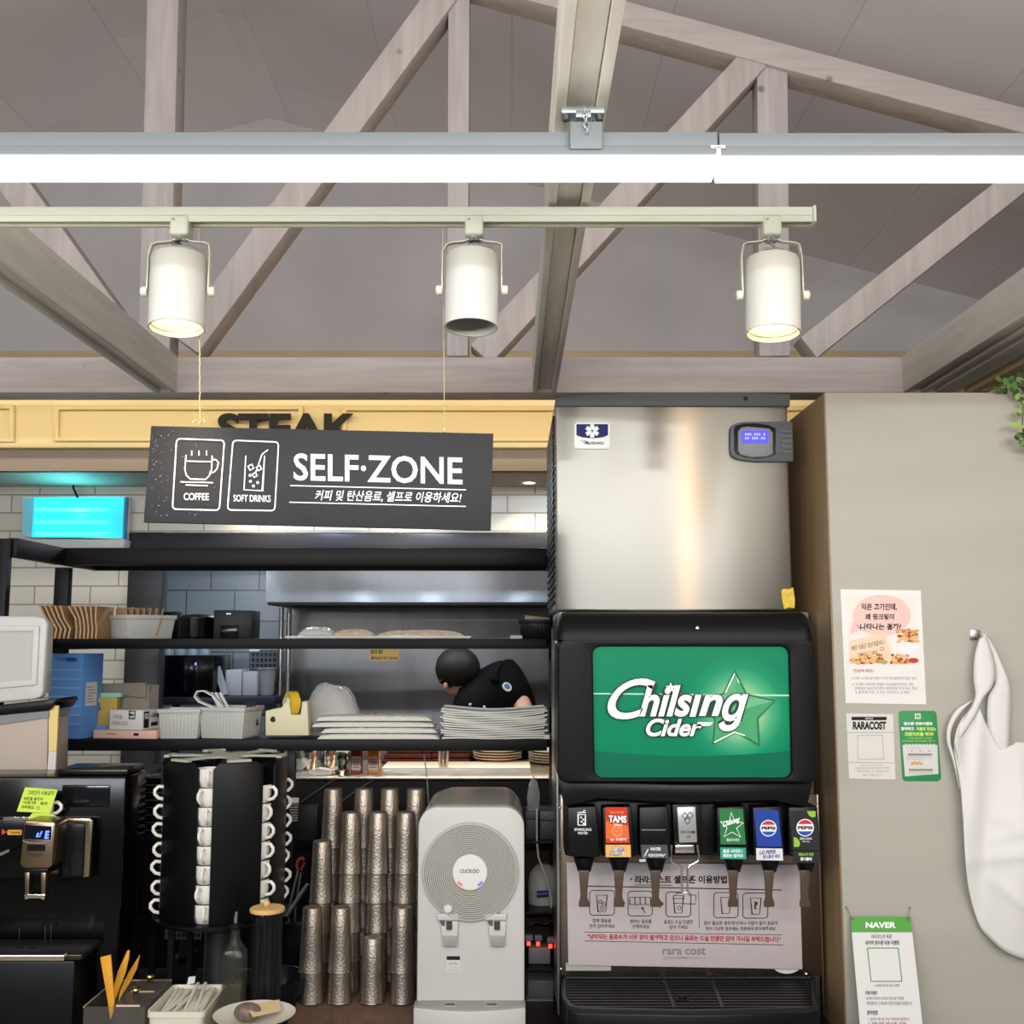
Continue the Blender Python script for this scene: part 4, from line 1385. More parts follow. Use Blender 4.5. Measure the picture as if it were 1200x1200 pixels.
# ------------------------------------------------------------------ person bending over the bench
def skin(name, verts, edges, radii, m, parent, sub=2):
    me = bpy.data.meshes.new(name)
    me.from_pydata([tuple(v) for v in verts], edges, [])
    o = bpy.data.objects.new(name, me)
    COL.objects.link(o)
    o.modifiers.new('skin', 'SKIN')
    if not me.skin_vertices:
        bpy.context.view_layer.objects.active = o
    sv = me.skin_vertices[0].data
    for i, r in enumerate(radii):
        sv[i].radius = r if isinstance(r, tuple) else (r, r)
    sv[0].use_root = True
    md = o.modifiers.new('sub', 'SUBSURF')
    md.levels = md.render_levels = sub
    bpy.context.view_layer.update()
    dg = bpy.context.evaluated_depsgraph_get()
    res = bpy.data.meshes.new_from_object(o.evaluated_get(dg))
    res.name = name
    bpy.data.objects.remove(o)
    bpy.data.meshes.remove(me)
    vs = [v.co.copy() for v in res.vertices]
    fs = [tuple(p.vertices) for p in res.polygons]
    bpy.data.meshes.remove(res)
    mb = MB().add(vs, fs)
    return build(name, mb, m, parent, ang=180)


YPn = 4.75
m_skin = mat('skin', '#b98d78', .55)
m_uni = mat('black_uniform', '#060608', .8, spec=.1)
hip = P(592, 1010, YPn + .30)
hip.z = .98
pr = thing('person', 'kitchen worker in black uniform leaning forward over the bench', 'person', (hip.x, YPn + .3, 0))
ch = P(577, 826, YPn)                     # chest
nk = P(553, 806, YPn - .06)               # neck base
hc = P(533, 792, YPn - .10)               # head centre
shr = P(598, 801, YPn + .02)              # shoulder nearest the dispenser
shl = P(556, 828, YPn - .16)
elr = P(616, 838, YPn - .14)
wrr = P(590, 868, YPn - .34)
ell = P(535, 862, YPn - .28)
wrl = P(560, 880, YPn - .40)
k_ = [hip, hip.lerp(ch, .5), ch, nk, hc.lerp(nk, .45), hc, hc + Vector((-.03, -.03, -.06)),
      shr, elr, wrr, wrr + Vector((-.05, -.06, -.02)), shl, ell, wrl, wrl + Vector((.04, -.07, -.02)),
      hip + Vector((.10, 0, -.06)), Vector((hip.x + .12, hip.y + .02, .5)), Vector((hip.x + .12, hip.y + .05, .08)), Vector((hip.x + .12, hip.y - .12, .045)),
      hip + Vector((-.10, 0, -.06)), Vector((hip.x - .12, hip.y + .02, .5)), Vector((hip.x - .12, hip.y + .05, .08)), Vector((hip.x - .12, hip.y - .12, .045))]
ed = [(0, 1), (1, 2), (2, 3), (3, 4), (4, 5), (5, 6), (2, 7), (7, 8), (8, 9), (9, 10), (2, 11), (11, 12), (12, 13), (13, 14), (0, 15), (15, 16), (16, 17), (17, 18), (0, 19), (19, 20), (20, 21), (21, 22)]
ra = [.13, .12, .12, .06, .055, .085, .06, .05, .046, .032, 0.035, .05, .046, .032, .035, .095, .062, .045, .04, .095, .062, .045, .04]
skin('body', k_, ed, ra, m_skin, pr)
kk = [hip + Vector((0, 0, .02)), k_[1], ch, nk.lerp(ch, -.05), shr, shr.lerp(elr, .85), shl, shl.lerp(ell, .62)]
shirt = skin('uniform_shirt', kk, [(0, 1), (1, 2), (2, 3), (2, 4), (4, 5), (2, 6), (6, 7)], [.165, .17, .185, .085, .125, .092, .10, .08], m_uni, pr)
kk = k_[15:19] + k_[19:23] + [hip]
skin('trousers', [hip, kk[0], kk[1], Vector(kk[2]), kk[4], kk[5], Vector(kk[6])], [(0, 1), (1, 2), (2, 3), (0, 4), (4, 5), (5, 6)], [.15, .11, .078, .06, .11, .078, .06], m_uni, pr)
hair = MB()
hair.sphere((0, 0, 0), 1, 20, 12)
Mh = Matrix.Translation(hc + Vector((.012, .012, .030))) @ Matrix.Rotation(R(20), 4, 'Y') @ Matrix.Rotation(R(28), 4, 'X') @ Matrix.Diagonal((.096, .105, .088, 1))
hair.v = [Mh @ v for v in hair.v]
build('hair', hair, mat('dark_hair', '#15110f', .6), pr)
fx = hc + Vector((-.03, -.05, -.03))
build('nose', MB().sphere(fx + Vector((-.004, -.022, -.01)), .013, 10, 8, (.8, 1, 1.2)), m_skin, pr)
for s in (-1, 1):
    build('eye', MB().sphere(fx + Vector((s * .024, -.004 + s * .004, .008)), .008, 10, 8), m_ink, pr)
build('ear', MB().sphere(hc + Vector((.078, -.012, -.012)), .022, 10, 8, (.5, .8, 1.2)), m_skin, pr)


def on_shirt(px, py):
    """where the worker's shirt is met by the line of sight, and its normal"""
    org = Vector((0, 0, CZ)) - pr.location
    d = (P(px, py, 1.0) - Vector((0, 0, CZ))).normalized()
    ok, q, n_, _ = shirt.ray_cast(org, d)
    return (q + pr.location, n_) if ok else (P(px, py, YPn - .12), Vector((0, -1, 0)))


c, nn_ = on_shirt(594, 805)
Mn = nn_.to_track_quat('Z', 'Y').to_matrix()
bdg = build('sleeve_badge', MB().lathe([(.021, -.002), (.021, .003), (.001, .0035)], c, 24, Mn), m_paper, pr)
build('badge_mark', MB().lathe([(.014, .0036), (.001, .0042)], c, 18, Mn, cap=False), mat('badge_blue', '#3d62a8', .5), bdg)
for px, py in ((551, 825.5), (567.5, 828.5)):
    c, nn_ = on_shirt(px, py)
    build('button', MB().sphere(c, .006, 10, 8), m_paper, pr)

# ================================================================== BLACK RACK AND WHAT STANDS ON IT
YR = 3.5
rk = thing('shelf_rack', 'black steel shelf rack standing between the counter and the kitchen', 'shelf rack', (-.6, YR + .1, ZC))
xa, xb = P(66, 700, YR).x, .110
m_rack = mat('rack_black', '#0b0b0d', .5, spec=.2)
DR = .30


def zrow(y):
    return P(360, y, YR).z


lev = []
for y0, y1 in ((642, 662), (748.5, 760.5), (866.5, 880)):
    z1, z0 = zrow(y0), zrow(y1)
    lev.append(z1)
    if y0 < 700:
        build('top_rail', MB().box(xa, xb, YR, YR + .035, z0, z1), m_rack, rk, bev=.003)
        build('top_rail', MB().box(xa, .163, YR + DR - .03, YR + DR, z0, z1), m_rack, rk, bev=.003)
        build('side_rail', MB().box(xa - .012, xa + .02, 3.16, YR, z0, z1), m_rack, rk, bev=.003)
        build('side_rail', MB().box(xa, xa + .03, YR + .035, YR + DR - .03, z0, z1), m_rack, rk, bev=.003)
    else:
        build('shelf_board', MB().box(xa - .0, xb, YR, YR + DR, z0, z1).box(xb, .163, 3.62, YR + DR, z0, z1), m_rack, rk, bev=.002)
zt_r, zb_r = zrow(640), ZC
for x, y in ((P(62.5, 700, YR + .13).x, YR + .13), (.126, YR + DR - .035)):
    ztop = zrow(662)
    w_ = P(80, 700, YR).x - P(62.5, 700, YR).x if x < -1 else .035
    prev = zb_r
    zs_ = [zb_r] + [v for pair in ((zrow(880), zrow(866.5)), (zrow(760.5), zrow(748.5))) for v in pair] + [ztop]
    mb = MB()
    for q in range(2 if x < -1 else 0, len(zs_), 2):
        mb.box(x, x + w_, y, y + .033, zs_[q], zs_[q + 1])
    build('post', mb, m_rack, rk, bev=.002)
build('front_post', MB().box(P(-3, 700, 3.16).x, P(12, 700, 3.16).x, 3.13, 3.16, ZC, P(0, 631, 3.13).z), m_rack, rk, bev=.003)
c = P(340, 900, YR)
build('post', MB().box(P(335, 960, 3.44).x, P(345, 960, 3.44).x, 3.43, 3.455, ZC + .0, zrow(880)), m_rack, rk, bev=.002)
z2s, z3s = lev[1], lev[2]
build('price_tag', MB().pbox(292, 760.8, 304, 763.2, YR - .002, YR), m_paper, rk)


def put(o, z):
    o.location.z = z + .0005
    return o


def basket(label, c, w_, d, h, rot, m=None, group=None, name='plastic_basket'):
    """tapered bin with a rolled rim and ribbed walls; c is the base centre"""
    t = thing(name, label, 'basket', c, group)
    M = RZ(rot, c)
    k = .9
    m = m or m_basket

    def loop(f, z, ins=0):
        return [M @ Vector((sx * (w_ / 2 * f - ins), sy * (d / 2 * f - ins), z)) for sx, sy in ((-1, -1), (1, -1), (1, 1), (-1, 1))]
    L = [loop(k, .0005), loop(1, h - .012), loop(1, h - .012, .003), loop(k, .004, .003)]
    vs = [p for l in L for p in l]
    fs = [(3, 2, 1, 0), (12, 13, 14, 15)]
    for a, b in ((0, 1), (1, 2), (2, 3)):
        for i in range(4):
            j = (i + 1) % 4
            fs.append((a * 4 + i, a * 4 + j, b * 4 + j, b * 4 + i))
    build('bin', MB().add(vs, fs), m, t, bev=.002)
    o1, o2 = loop(1, h - .013, -.004), loop(1, h, -.004)
    i1, i2 = loop(1, h - .013, .003), loop(1, h, .003)
    vs = o1 + o2 + i2 + i1
    fs = []
    for a, b in ((0, 1), (1, 2), (2, 3), (3, 0)):
        for i in range(4):
            j = (i + 1) % 4
            fs.append((a * 4 + i, a * 4 + j, b * 4 + j, b * 4 + i))
    build('rim', MB().add(vs, fs), m, t, bev=.0015)
    mb = MB()
    for side in range(4):
        n_ = int((w_ if side % 2 == 0 else d) / .012)
        for q in range(n_):
            f = (q + .5) / n_ * 2 - 1
            for z0_, z1_ in ((.008, h - .016),):
                def pnt(z):
                    s_ = (k + (1 - k) * z / h)
                    if side == 0:
                        return Vector((f * w_ / 2 * s_ * .95, -d / 2 * s_ - .0008, z))
                    if side == 1:
                        return Vector((w_ / 2 * s_ + .0008, f * d / 2 * s_ * .95, z))
                    if side == 2:
                        return Vector((f * w_ / 2 * s_ * .95, d / 2 * s_ + .0008, z))
                    return Vector((-w_ / 2 * s_ - .0008, f * d / 2 * s_ * .95, z))
                mb.tube([M @ pnt(z0_), M @ pnt(z1_)], .0008, 4)
    build('rib', mb, m, t)
    return t


def on(px, Y, z):
    return Vector((P(px, 800, Y).x, Y, z))


# --- middle shelf
c = on(152, 3.62, z2s)
basket('light grey ribbed basket of kraft cards on the middle shelf', on(162, 3.645, z2s), .165, .165, .077, R(43))


def carrier(px, Y, lean, h, label, rot=0, bend=.016):
    """folded kraft sheet standing on its edge, kinked half way up"""
    o_ = on(px, Y, z2s + .0005)
    prof = [(0, 0), (bend * .3, h * .3), (-bend, h * .62), (-bend - lean, h)]
    prof = [(x + .003, z) for x, z in prof][::-1] + [(x - .003, z) for x, z in prof]
    M = RZ(rot, o_)
    mb = MB().prism([M @ Vector((x, -.075, z)) for x, z in prof], M.to_3x3() @ Vector((0, .15, 0)))
    o = build('kraft_carrier', mb, m_kraft)
    return tag(o, label, 'cup carrier', 'kraft cup carriers on the middle shelf')


pos = ['outermost', 'second', 'third', 'fourth', 'fifth', 'sixth', 'seventh', 'eighth', 'ninth', 'tenth']
for k in range(5):
    carrier(66 + 5.2 * k, 3.58, .022 - .002 * k, .105, f'folded kraft cup carrier, {pos[k]} of the loose bunch beside the white case', .05)
for k in range(6):
    carrier(97 + 4.6 * k, 3.585, .024 - .005 * k, .104, f'folded kraft cup carrier, {pos[k]} of the upright bunch next to the grey basket', 0, .004)
for k in range(7):
    q = on(141 + 6.4 * k, 3.635, z2s)
    M = RZ(R(42 - 4 * k), q) @ Matrix.Rotation(R(-4 + 3 * k), 4, 'Y')
    mb = MB().prism([M @ Vector(p) for p in ((-.002, -.042, .012), (-.002, .042, .012), (-.002, .042, .098 + .004 * (k % 3)), (-.002, .02, .104), (-.002, -.042, .100))], M.to_3x3() @ Vector((.003, 0, 0)))
    o = build('kraft_card', mb, m_kraft)
    tag(o, f'kraft card standing in the grey basket, {pos[k]} from the carriers', 'card', 'kraft cards in the basket')
for k in range(4):
    o = build('dark_red_tray', MB().box(P(24, 700, 3.6).x, P(66, 700, 3.6).x, 3.60, 3.76, z2s + .001 + .018 * k, z2s + .016 + .018 * k), mat('dark_red_lacquer', '#3a2019', .4), bev=.003)
    tag(o, f'dark reddish tray, {ORD[k + 1]} from the bottom of the pile behind the white case', 'tray', 'dark trays on the shelf')
build_sh = MB().box(P(-2, 750, 3.16).x, xa, 3.17, YR + DR, z2s - .035, z2s)
build('side_shelf', build_sh, m_rack, rk, bev=.002)
o = build('black_box', MB().pbox(190, 716, 208, 748, 3.735, 3.795), m_black2, bev=.006)
tag(put(o, z2s), 'small black box beside the grey basket on the middle shelf', 'box')
c = on(230, 3.68, z2s)
t = thing('black_pot', 'black lidded pot between two black boxes on the middle shelf', 'pot', c)
r_ = .062
build('body', MB().lathe([(r_ * .94, .001), (r_, .006), (r_, .066)], c, 32), m_blackg, t)
build('lid', MB().lathe([(r_ * 1.03, .0665), (r_ * 1.03, .072), (r_ * .8, .08), (.001, .083)], c, 32), m_black2, t)
t = thing('black_device_box', 'black box with tiny indicator lights on the middle shelf', 'box', on(272, 3.65, z2s))
build('body', MB().pbox(250, 715, 295, 748.3, 3.6, 3.72), mat('matt_black', '#16171a', .5), t, bev=.003)
build('front_door', MB().pbox(258, 733, 279, 748, 3.595, 3.6), m_blackg, t, bev=.002)
mb = MB()
for x in (265.5, 267.2, 269.4):
    mb.frect(x, 718.5, x + 1, 720, 3.5985)
build('indicator', mb, mat('white_led', '#e8f0ff', .4, emit='#e8f0ff', estr=1.2), t, smooth=False)
tray = build('white_tray', MB().box(P(336, 747, 3.55).x, P(552, 747, 3.55).x, 3.52, 3.74, z2s + .0005, z2s + .009), m_white, bev=.003)
tag(tray, 'shallow white tray of wrapped goods on the middle shelf', 'tray')


def lump(name, label, cat, x0, x1, y0, y1, z, h, m, seed, amp=.35, nx=34, ny=16, flat=.6, fold=26):
    """a crumpled sheet or bag: a heap with folds, closed below"""
    rnd = random.Random(seed)
    ph = [(rnd.uniform(fold * .4, fold), rnd.uniform(fold * .4, fold), rnd.uniform(0, 6.28), rnd.uniform(.4, 1)) for _ in range(7)]
    mb = MB()
    g = []
    for i in range(nx + 1):
        for j in range(ny + 1):
            u, v = i / nx, j / ny
            env = (max(0, 1 - abs(2 * u - 1) ** 3.2) * max(0, 1 - abs(2 * v - 1) ** 3.2)) ** flat
            n_ = sum(a * abs(sin(f * u * (x1 - x0) * 6 + g_ * v * 2 + p)) for f, g_, p, a in ph) / 5
            zz = h * env * (1 - amp + amp * n_ * 1.4)
            jx = (rnd.random() - .5) * .004
            mb.v.append(Vector((x0 + (x1 - x0) * u + jx, y0 + (y1 - y0) * v, z + .0006 + zz)))
    for i in range(nx):
        for j in range(ny):
            a = i * (ny + 1) + j
            mb.f.append((a, a + ny + 1, a + ny + 2, a + 1))
            mb.mi.append(0)
    o = build(name, mb, m, ang=60)
    s_ = o.modifiers.new('thick', 'SOLIDIFY')
    s_.thickness = .0012
    return tag(o, label, cat)


m_film = mat('clear_film', '#d9d5d0', .16, alpha=.42, spec=.8)
m_crumb = mat('cream_paper', '#cdbb9f', .7, var=.2, scale=60)
zt0 = z2s + .009
lump('wrapped_pack', 'film wrapped white pack lying at the end of the white tray', 'pack', P(350, 740, 3.55).x, P(391, 740, 3.55).x, 3.53, 3.62, zt0, .028, mat('film_white', '#c3c6bd', .25), 3)
lump('paper_wrap', 'crumpled cream paper spread along the middle of the white tray', 'paper', P(390, 740, 3.56).x, P(437, 740, 3.56).x, 3.54, 3.64, zt0, .02, m_crumb, 5, .8, fold=60)
lump('paper_wrap', 'crumpled cream paper at the tray end nearer the small black basket', 'paper', P(442, 740, 3.56).x, P(543, 740, 3.56).x, 3.54, 3.64, zt0, .017, m_crumb, 8, .85, nx=60, fold=60)
basket('small black basket holding a kraft sheet beside the ice machine', on(630, 3.58, z2s), .115, .11, .062, 0, m_black2)
o = build('kraft_sheet', MB().pprism([(615, 716), (644, 719), (645, 732), (616, 732)], 3.58, 3.582), mat('pale_kraft', '#c4ad93', .8, var=.12, scale=40))
o.location.z = z2s + .032
tag(o, 'kraft paper sheet sticking out of the small black basket', 'paper')
o = build('price_card', MB().pprism([(598, 745), (612, 745), (612, 748.8), (598, 748.8)], 3.515, 3.518), m_paper)
tag(put(o, z2s), 'tiny white card beside the small black basket', 'card')
kt = thing('kraft_notice', 'kraft paper notice with Korean writing hanging below the middle shelf', 'notice', P(450, 774, YR + .002))
build('card', MB().pprism([(433, 760.7), (467, 760.7), (467, 774), (433.5, 774.5)], YR + .001, YR + .002), mat('kraft_card', '#a78a4e', .8), kt)
mb = MB().txt('냅킨은 셀프', 434.5, 761.2, 449, 766, YR + .0004, .03).txt('물티슈도 여기 있어요', 435, 769.4, 466, 773, YR + .0004, .03)
build('handwriting', mb, m_ink, kt, smooth=False)

# --- lower shelf
side3 = MB().box(P(-2, 870, 3.16).x, xa, 3.17, YR + DR, zrow(880), zrow(866.5))
build('side_shelf', side3, m_rack, rk, bev=.002)
# blue carton
bl = thing('blue_carton', 'tall blue printed carton on the lower shelf beside the white case', 'box', on(80, 3.56, z3s))
c = on(97, 3.505, z3s)
M = RZ(R(-14), c)
hh = P(75, 766, 3.5).z - z3s
wb, db = .122, .105
build('carton', MB().box(-wb, 0, 0, db, .0006, hh, M), mat('carton_blue', '#5f92d2', .5), bl, bev=.002)
mb = MB()
for k in range(7):
    z = hh * (.80 - .105 * k)
    mb.box(-wb + .004, -.006, -.0006, -.0002, z, z + .0035, M)
build('print_stripe', mb, mat('carton_pale_blue', '#8db3e2', .5), bl)
mb = MB().add([M @ Vector(p) for p in ((-.045 + .022 * cos(a), -.0007, hh * .93 + .007 * sin(a)) for a in [2 * pi * q / 24 for q in range(24)])], [tuple(range(24))])
build('logo_oval', mb, mat('carton_navy', '#24489a', .5), bl, smooth=False)
vs, fs = glyphs('CARE+', .03, .2)
mxx = max(v[0] for v in vs)
build('brand_lettering', MB().add([M @ Vector((-.10 + x / mxx * .05, -.0008, hh * .92 + y * .012)) for x, y in vs], fs), MATS['carton_navy'], bl, smooth=False)
build('side_label', MB().box(-.0002, .0006, .018, .075, hh * .38, hh * .66, M), m_paper, bl)
mb = MB()
for k in range(6):
    mb.box(.0007, .001, .026, .068 - .008 * (k % 3), hh * (.42 + .035 * k), hh * (.432 + .035 * k), M)
build('label_print', mb, m_gink, bl)
# open cardboard box with yellow pack
cb = thing('cardboard_box', 'open grey brown cardboard box behind the glove box', 'box', on(140, 3.68, z3s))
zt_ = P(140, 801, 3.66).z
A, B = P(108, 850, 3.64), P(171, 850, 3.64)
build('carton', MB().box(A.x, B.x, 3.66, 3.76, z3s + .0006, zt_ - .008), mat('dull_cardboard', '#8b8174', .8), cb, bev=.001)
build('flap', MB().pprism([(110, 801), (171, 800), (171, 818), (138, 814), (112, 812)], 3.648, 3.651), MATS['dull_cardboard'], cb)
yp = thing('yellow_pack', 'mustard yellow printed pack in front of the cardboard box', 'pack', on(120, 3.60, z3s))
build('pack', MB().pbox(108, 817, 136, 863, 3.59, 3.63), mat('mustard', '#b49d4c', .6), yp, bev=.002)
build('mint_edge', MB().pbox(108, 812, 142, 816.8, 3.6, 3.63), mat('mint', '#8fd0c0', .5), yp)
build('blue_base', MB().pbox(107, 850, 125, 862, 3.58, 3.589), MATS['carton_blue'], yp)
build('printed_number', MB().txt('15', 110, 824, 118, 833, 3.589, .04), MATS['carton_navy'], yp, smooth=False)
# glove box on salmon carton
sm_ = thing('salmon_carton', 'flat salmon pink carton below the white glove box', 'box', on(155, 3.56, z3s))
c = on(157, 3.57, z3s)
M = RZ(R(-7), c)
build('carton', MB().box(-.105, .105, -.05, .07, .0006, .026, M), mat('salmon', '#d9b3a2', .6), sm_, bev=.002)
build('black_mark', MB().box(.03, .047, -.0506, -.0501, .010, .018, M).box(-.06, -.03, -.0506, -.0501, .014, .016, M), m_ink, sm_)
gb = thing('glove_box', 'white glove box with Korean lettering lying on the salmon carton', 'box', on(165, 3.57, z3s + .0265))
M = RZ(R(-15), on(168, 3.515, z3s + .027))
hb_ = .062
build('carton', MB().box(-.118, .0, .0, .10, 0, hb_, M), m_white, gb, bev=.002)
build('carton_end', MB().box(.0003, .002, .002, .098, .001, hb_ - .001, M), m_paper, gb)


def on_face(mb, s, M, x0, x1, z0, z1, bold=.01, face='front'):
    vs, fs = glyphs(s, bold, 0)
    ax, bx = min(v[0] for v in vs), max(v[0] for v in vs)
    ay, by = min(v[1] for v in vs), max(v[1] for v in vs)
    out = []
    for x, y in vs:
        a = x0 + (x - ax) / (bx - ax) * (x1 - x0)
        b = z0 + (y - ay) / (by - ay) * (z1 - z0)
        out.append(M @ (Vector((a, -.0008, b)) if face == 'front' else Vector((.0026, a, b))))
    return mb.add(out, fs)


mb = MB()
on_face(mb, '니트릴', M, -.107, -.072, .034, .048)
on_face(mb, '다용도장갑', M, -.107, -.050, .014, .027)
build('lettering', mb, m_gink, gb, smooth=False)
build('black_panel', MB().box(-.048, -.024, -.0006, -.0001, .034, .061, M).box(.0021, .0025, .008, .035, .006, .057, M).box(.0021, .0025, .048, .085, .010, .022, M), m_ink, gb)
mb = MB()
on_face(mb, '식품', M, -.045, -.027, .049, .059, .03)
on_face(mb, '100매', M, -.045, -.027, .037, .046, .03)
on_face(mb, '장갑', M, .011, .032, .034, .052, .03, 'side')
build('white_lettering', mb, m_wink, gb, smooth=False)
mb = MB()
on_face(mb, '니트릴', M, .042, .09, .036, .05, .03, 'side')
build('side_lettering', mb, m_ink, gb, smooth=False)
# two baskets
basket('empty light grey ribbed basket on the lower shelf beside the glove box', on(217, 3.57, z3s), .128, .11, .093, R(0), None, 'grey baskets on the lower shelf')
basket('light grey ribbed basket with a white strap and cards on the lower shelf', on(272, 3.585, z3s), .155, .135, .098, R(-12), None, 'grey baskets on the lower shelf')
pts = [P(x, y, 3.56) for x, y in ((262, 833), (246, 827), (234, 822), (229, 816), (232, 810), (240, 809.5), (250, 815), (262, 828), (266, 836))]
o = build('white_strap', MB().band(pts, (0, .03, 0), .004), m_white)
tag(o, 'white curved strap looping out of the grey basket with cards', 'strap')
for k in range(3):
    o = build('striped_card', MB().pprism([(246 + 5 * k, 812), (249 + 5 * k, 811), (268 + 5 * k, 846), (264 + 5 * k, 846)], 3.575 + .012 * k, 3.577 + .012 * k), m_paper)
    tag(o, f'thin white card leaning in the grey basket, {ORD[k + 1]} behind the strap', 'card', 'thin cards in the basket')
for k in range(2):
    o = build('black_marker', MB().pprism([(288 + 6 * k, 824), (293 + 6 * k, 823), (296 + 6 * k, 850), (291 + 6 * k, 850)], 3.6, 3.61), m_black2)
    tag(o, f"short black stick standing in the grey basket, {('nearer the strap', 'nearer the tape dispenser')[k]}", 'stick', 'black sticks in the basket')
# tape dispenser
td = thing('tape_dispenser', 'cream tape dispenser with yellow tape on the lower shelf', 'tape dispenser', on(335, 3.56, z3s))
m_td = mat('cream_plastic', '#d5cda9', .45)
build('body', MB().pprism([(311, 862), (311, 833), (330, 829), (334, 823), (339, 823), (341, 838), (352, 838), (354, 822), (360, 822), (362, 862)], 3.52, 3.59), m_td, td, bev=.003)
c = P(342, 824, 3.56)
build('tape_roll', MB().lathe([(.020, -.014), (.038, -.014), (.038, .014), (.020, .014), (.020, -.014)], c, 32, Matrix.Rotation(R(-58), 3, 'Z') @ Matrix.Rotation(R(90), 3, 'X'), cap=False), mat('yellow_tape', '#d4b432', .3), td)
build('hub', MB().cyl(c + Vector((-.02, -.013, 0)), c + Vector((.02, .013, 0)), .019), m_td, td)
build('finger_hole', MB().cyl(P(320, 843, 3.519), P(320, 843, 3.5185), .009), m_ink, td)
# film bag and towels
lump('plastic_bag', 'clear plastic bag slumped round the tape dispenser and towels', 'bag', P(343, 860, 3.64).x, P(424, 860, 3.64).x, 3.635, 3.795, z3s, .17, m_film, 21, .3, flat=1.1, nx=36, fold=7)
m_towel = mat('white_tissue', '#d2cfc6', .8, bump=.3, bscale=60, bdist=.003)
for k in range(4):
    x0, x1 = P(372 - 4 * k + (k % 2) * 8, 860, 3.51).x, P(515 - 3 * k, 860, 3.51).x
    o = lump('folded_towel', f'white folded paper towel, {ORD[k + 1]} from the bottom of the soft heap by the plastic bag', 'paper towel', x0, x1, 3.508 + .004 * k, 3.63, z3s + .0185 * k, .0175, m_towel, 40 + k, .3, nx=40, flat=.2)
    o['group'] = 'paper towels in the soft heap'
for k in range(14):
    zz = z3s + .0006 + .0062 * k
    b0, b1 = P(518 + 2.4 * sin(k * 1.9), 860, 3.51).x, P(640 + 2.2 * sin(k * 2.7), 860, 3.51).x
    mb = MB()
    N_ = 12
    vs, fs = [], []
    for i in range(N_ + 1):
        f = i / N_
        dz = .010 * (abs(2 * f - 1) ** 2) * min(1, k / 5) + .0012 * sin(9 * f + k)
        for y in (3.512 + .002 * sin(k * 1.3), 3.70):
            for h_ in (0, .0048):
                vs.append(Vector((b0 + (b1 - b0) * f, y, zz + dz + h_)))
    for i in range(N_):
        a, b = 4 * i, 4 * i + 4
        fs += [(a, b, b + 1, a + 1), (a + 1, b + 1, b + 3, a + 3), (a + 3, b + 3, b + 2, a + 2), (a + 2, b + 2, b, a)]
    fs += [(0, 1, 3, 2), (4 * N_ + 2, 4 * N_ + 3, 4 * N_ + 1, 4 * N_)]
    o = build('paper_towel', mb.add(vs, fs), m_towel)
    tag(o, f'flat white paper towel, {ORD[k + 1] if k < 12 else ("thirteenth", "topmost")[k - 12]} from the bottom of the neat pile', 'paper towel', 'paper towels in the neat pile')
o = build('wooden_stick', MB().tube([P(434, 845, 3.75), P(437, 832, 3.75), P(441, 821, 3.75)], [.004, .004, .006], 8), mat('brown_wood_stick', '#8a5233', .5))
put(o, z3s)
tag(o, 'short brown wooden stick standing behind the soft towel heap', 'stick')
o = build('price_card', MB().pprism([(638, 850), (644, 850), (644, 855), (638, 855)], 3.508, 3.51), m_paper)
tag(put(o, z3s), 'tiny white card at the end of the lower shelf', 'card')

# white case on a beige box with a black lid, standing on the side shelves
YWc = 2.98
wc_ = thing('white_case', 'white plastic case with a recessed square panel on the beige box', 'case', P(20, 822, YWc))
A = P(-120, 822, YWc)
build('shell', MB().pprism([(-120, 722), (40, 722), (52, 724), (55.5, 731), (50, 810), (48, 817), (40, 819.5), (-120, 834)], YWc, YWc + .03), mat('case_white', '#bebcb7', .4), wc_, bev=.006, seg=3)
build('back_shell', MB().pprism([(-120, 728), (44, 728), (40, 814), (-120, 828)], YWc + .03, YWc + .14), MATS['case_white'], wc_, bev=.004)
mb = MB().ring([(-100, 733)] + [(46, 733), (43, 803), (-100, 816)], [(-92, 741), (38, 740), (36, 796), (-92, 808)], YWc - .006, YWc + .001)
build('panel_frame', mb, MATS['case_white'], wc_, bev=.004)
build('panel', MB().flat([(-92, 741), (38, 740), (36, 796), (-92, 808)], YWc - .0008), mat('case_grey', '#b0aea9', .5), wc_, smooth=False)
bb = thing('beige_box', 'beige box with a black lid below the white case', 'box', P(20, 925, YWc + .02))
build('lid', MB().pprism([(-120, 840), (52, 820.5), (64, 818.5), (65, 823), (58, 832), (-120, 848)], YWc - .012, YWc + .145), m_black2, bb, bev=.003)
build('grey_rim', MB().pprism([(-120, 850), (57, 833), (57, 841), (-120, 866)], YWc - .004, YWc + .14), m_mgrey, bb)
build('body', MB().pprism([(-120, 866), (56, 841), (55, 905), (44, 922), (40, 1186), (-120, 1186)], YWc, YWc + .14), m_beige, bb, bev=.003)
build('yellow_tape', MB().pprism([(57, 827), (68.5, 827), (66, 880), (57, 880)], YWc + .002, YWc + .01), mat('pale_yellow_tape', '#d8c27c', .4), bb)
build('white_tape', MB().pprism([(57, 880.3), (66, 880.3), (64, 915), (55, 912)], YWc + .002, YWc + .01), mat('pale_tape', '#c9c0bd', .4), bb)

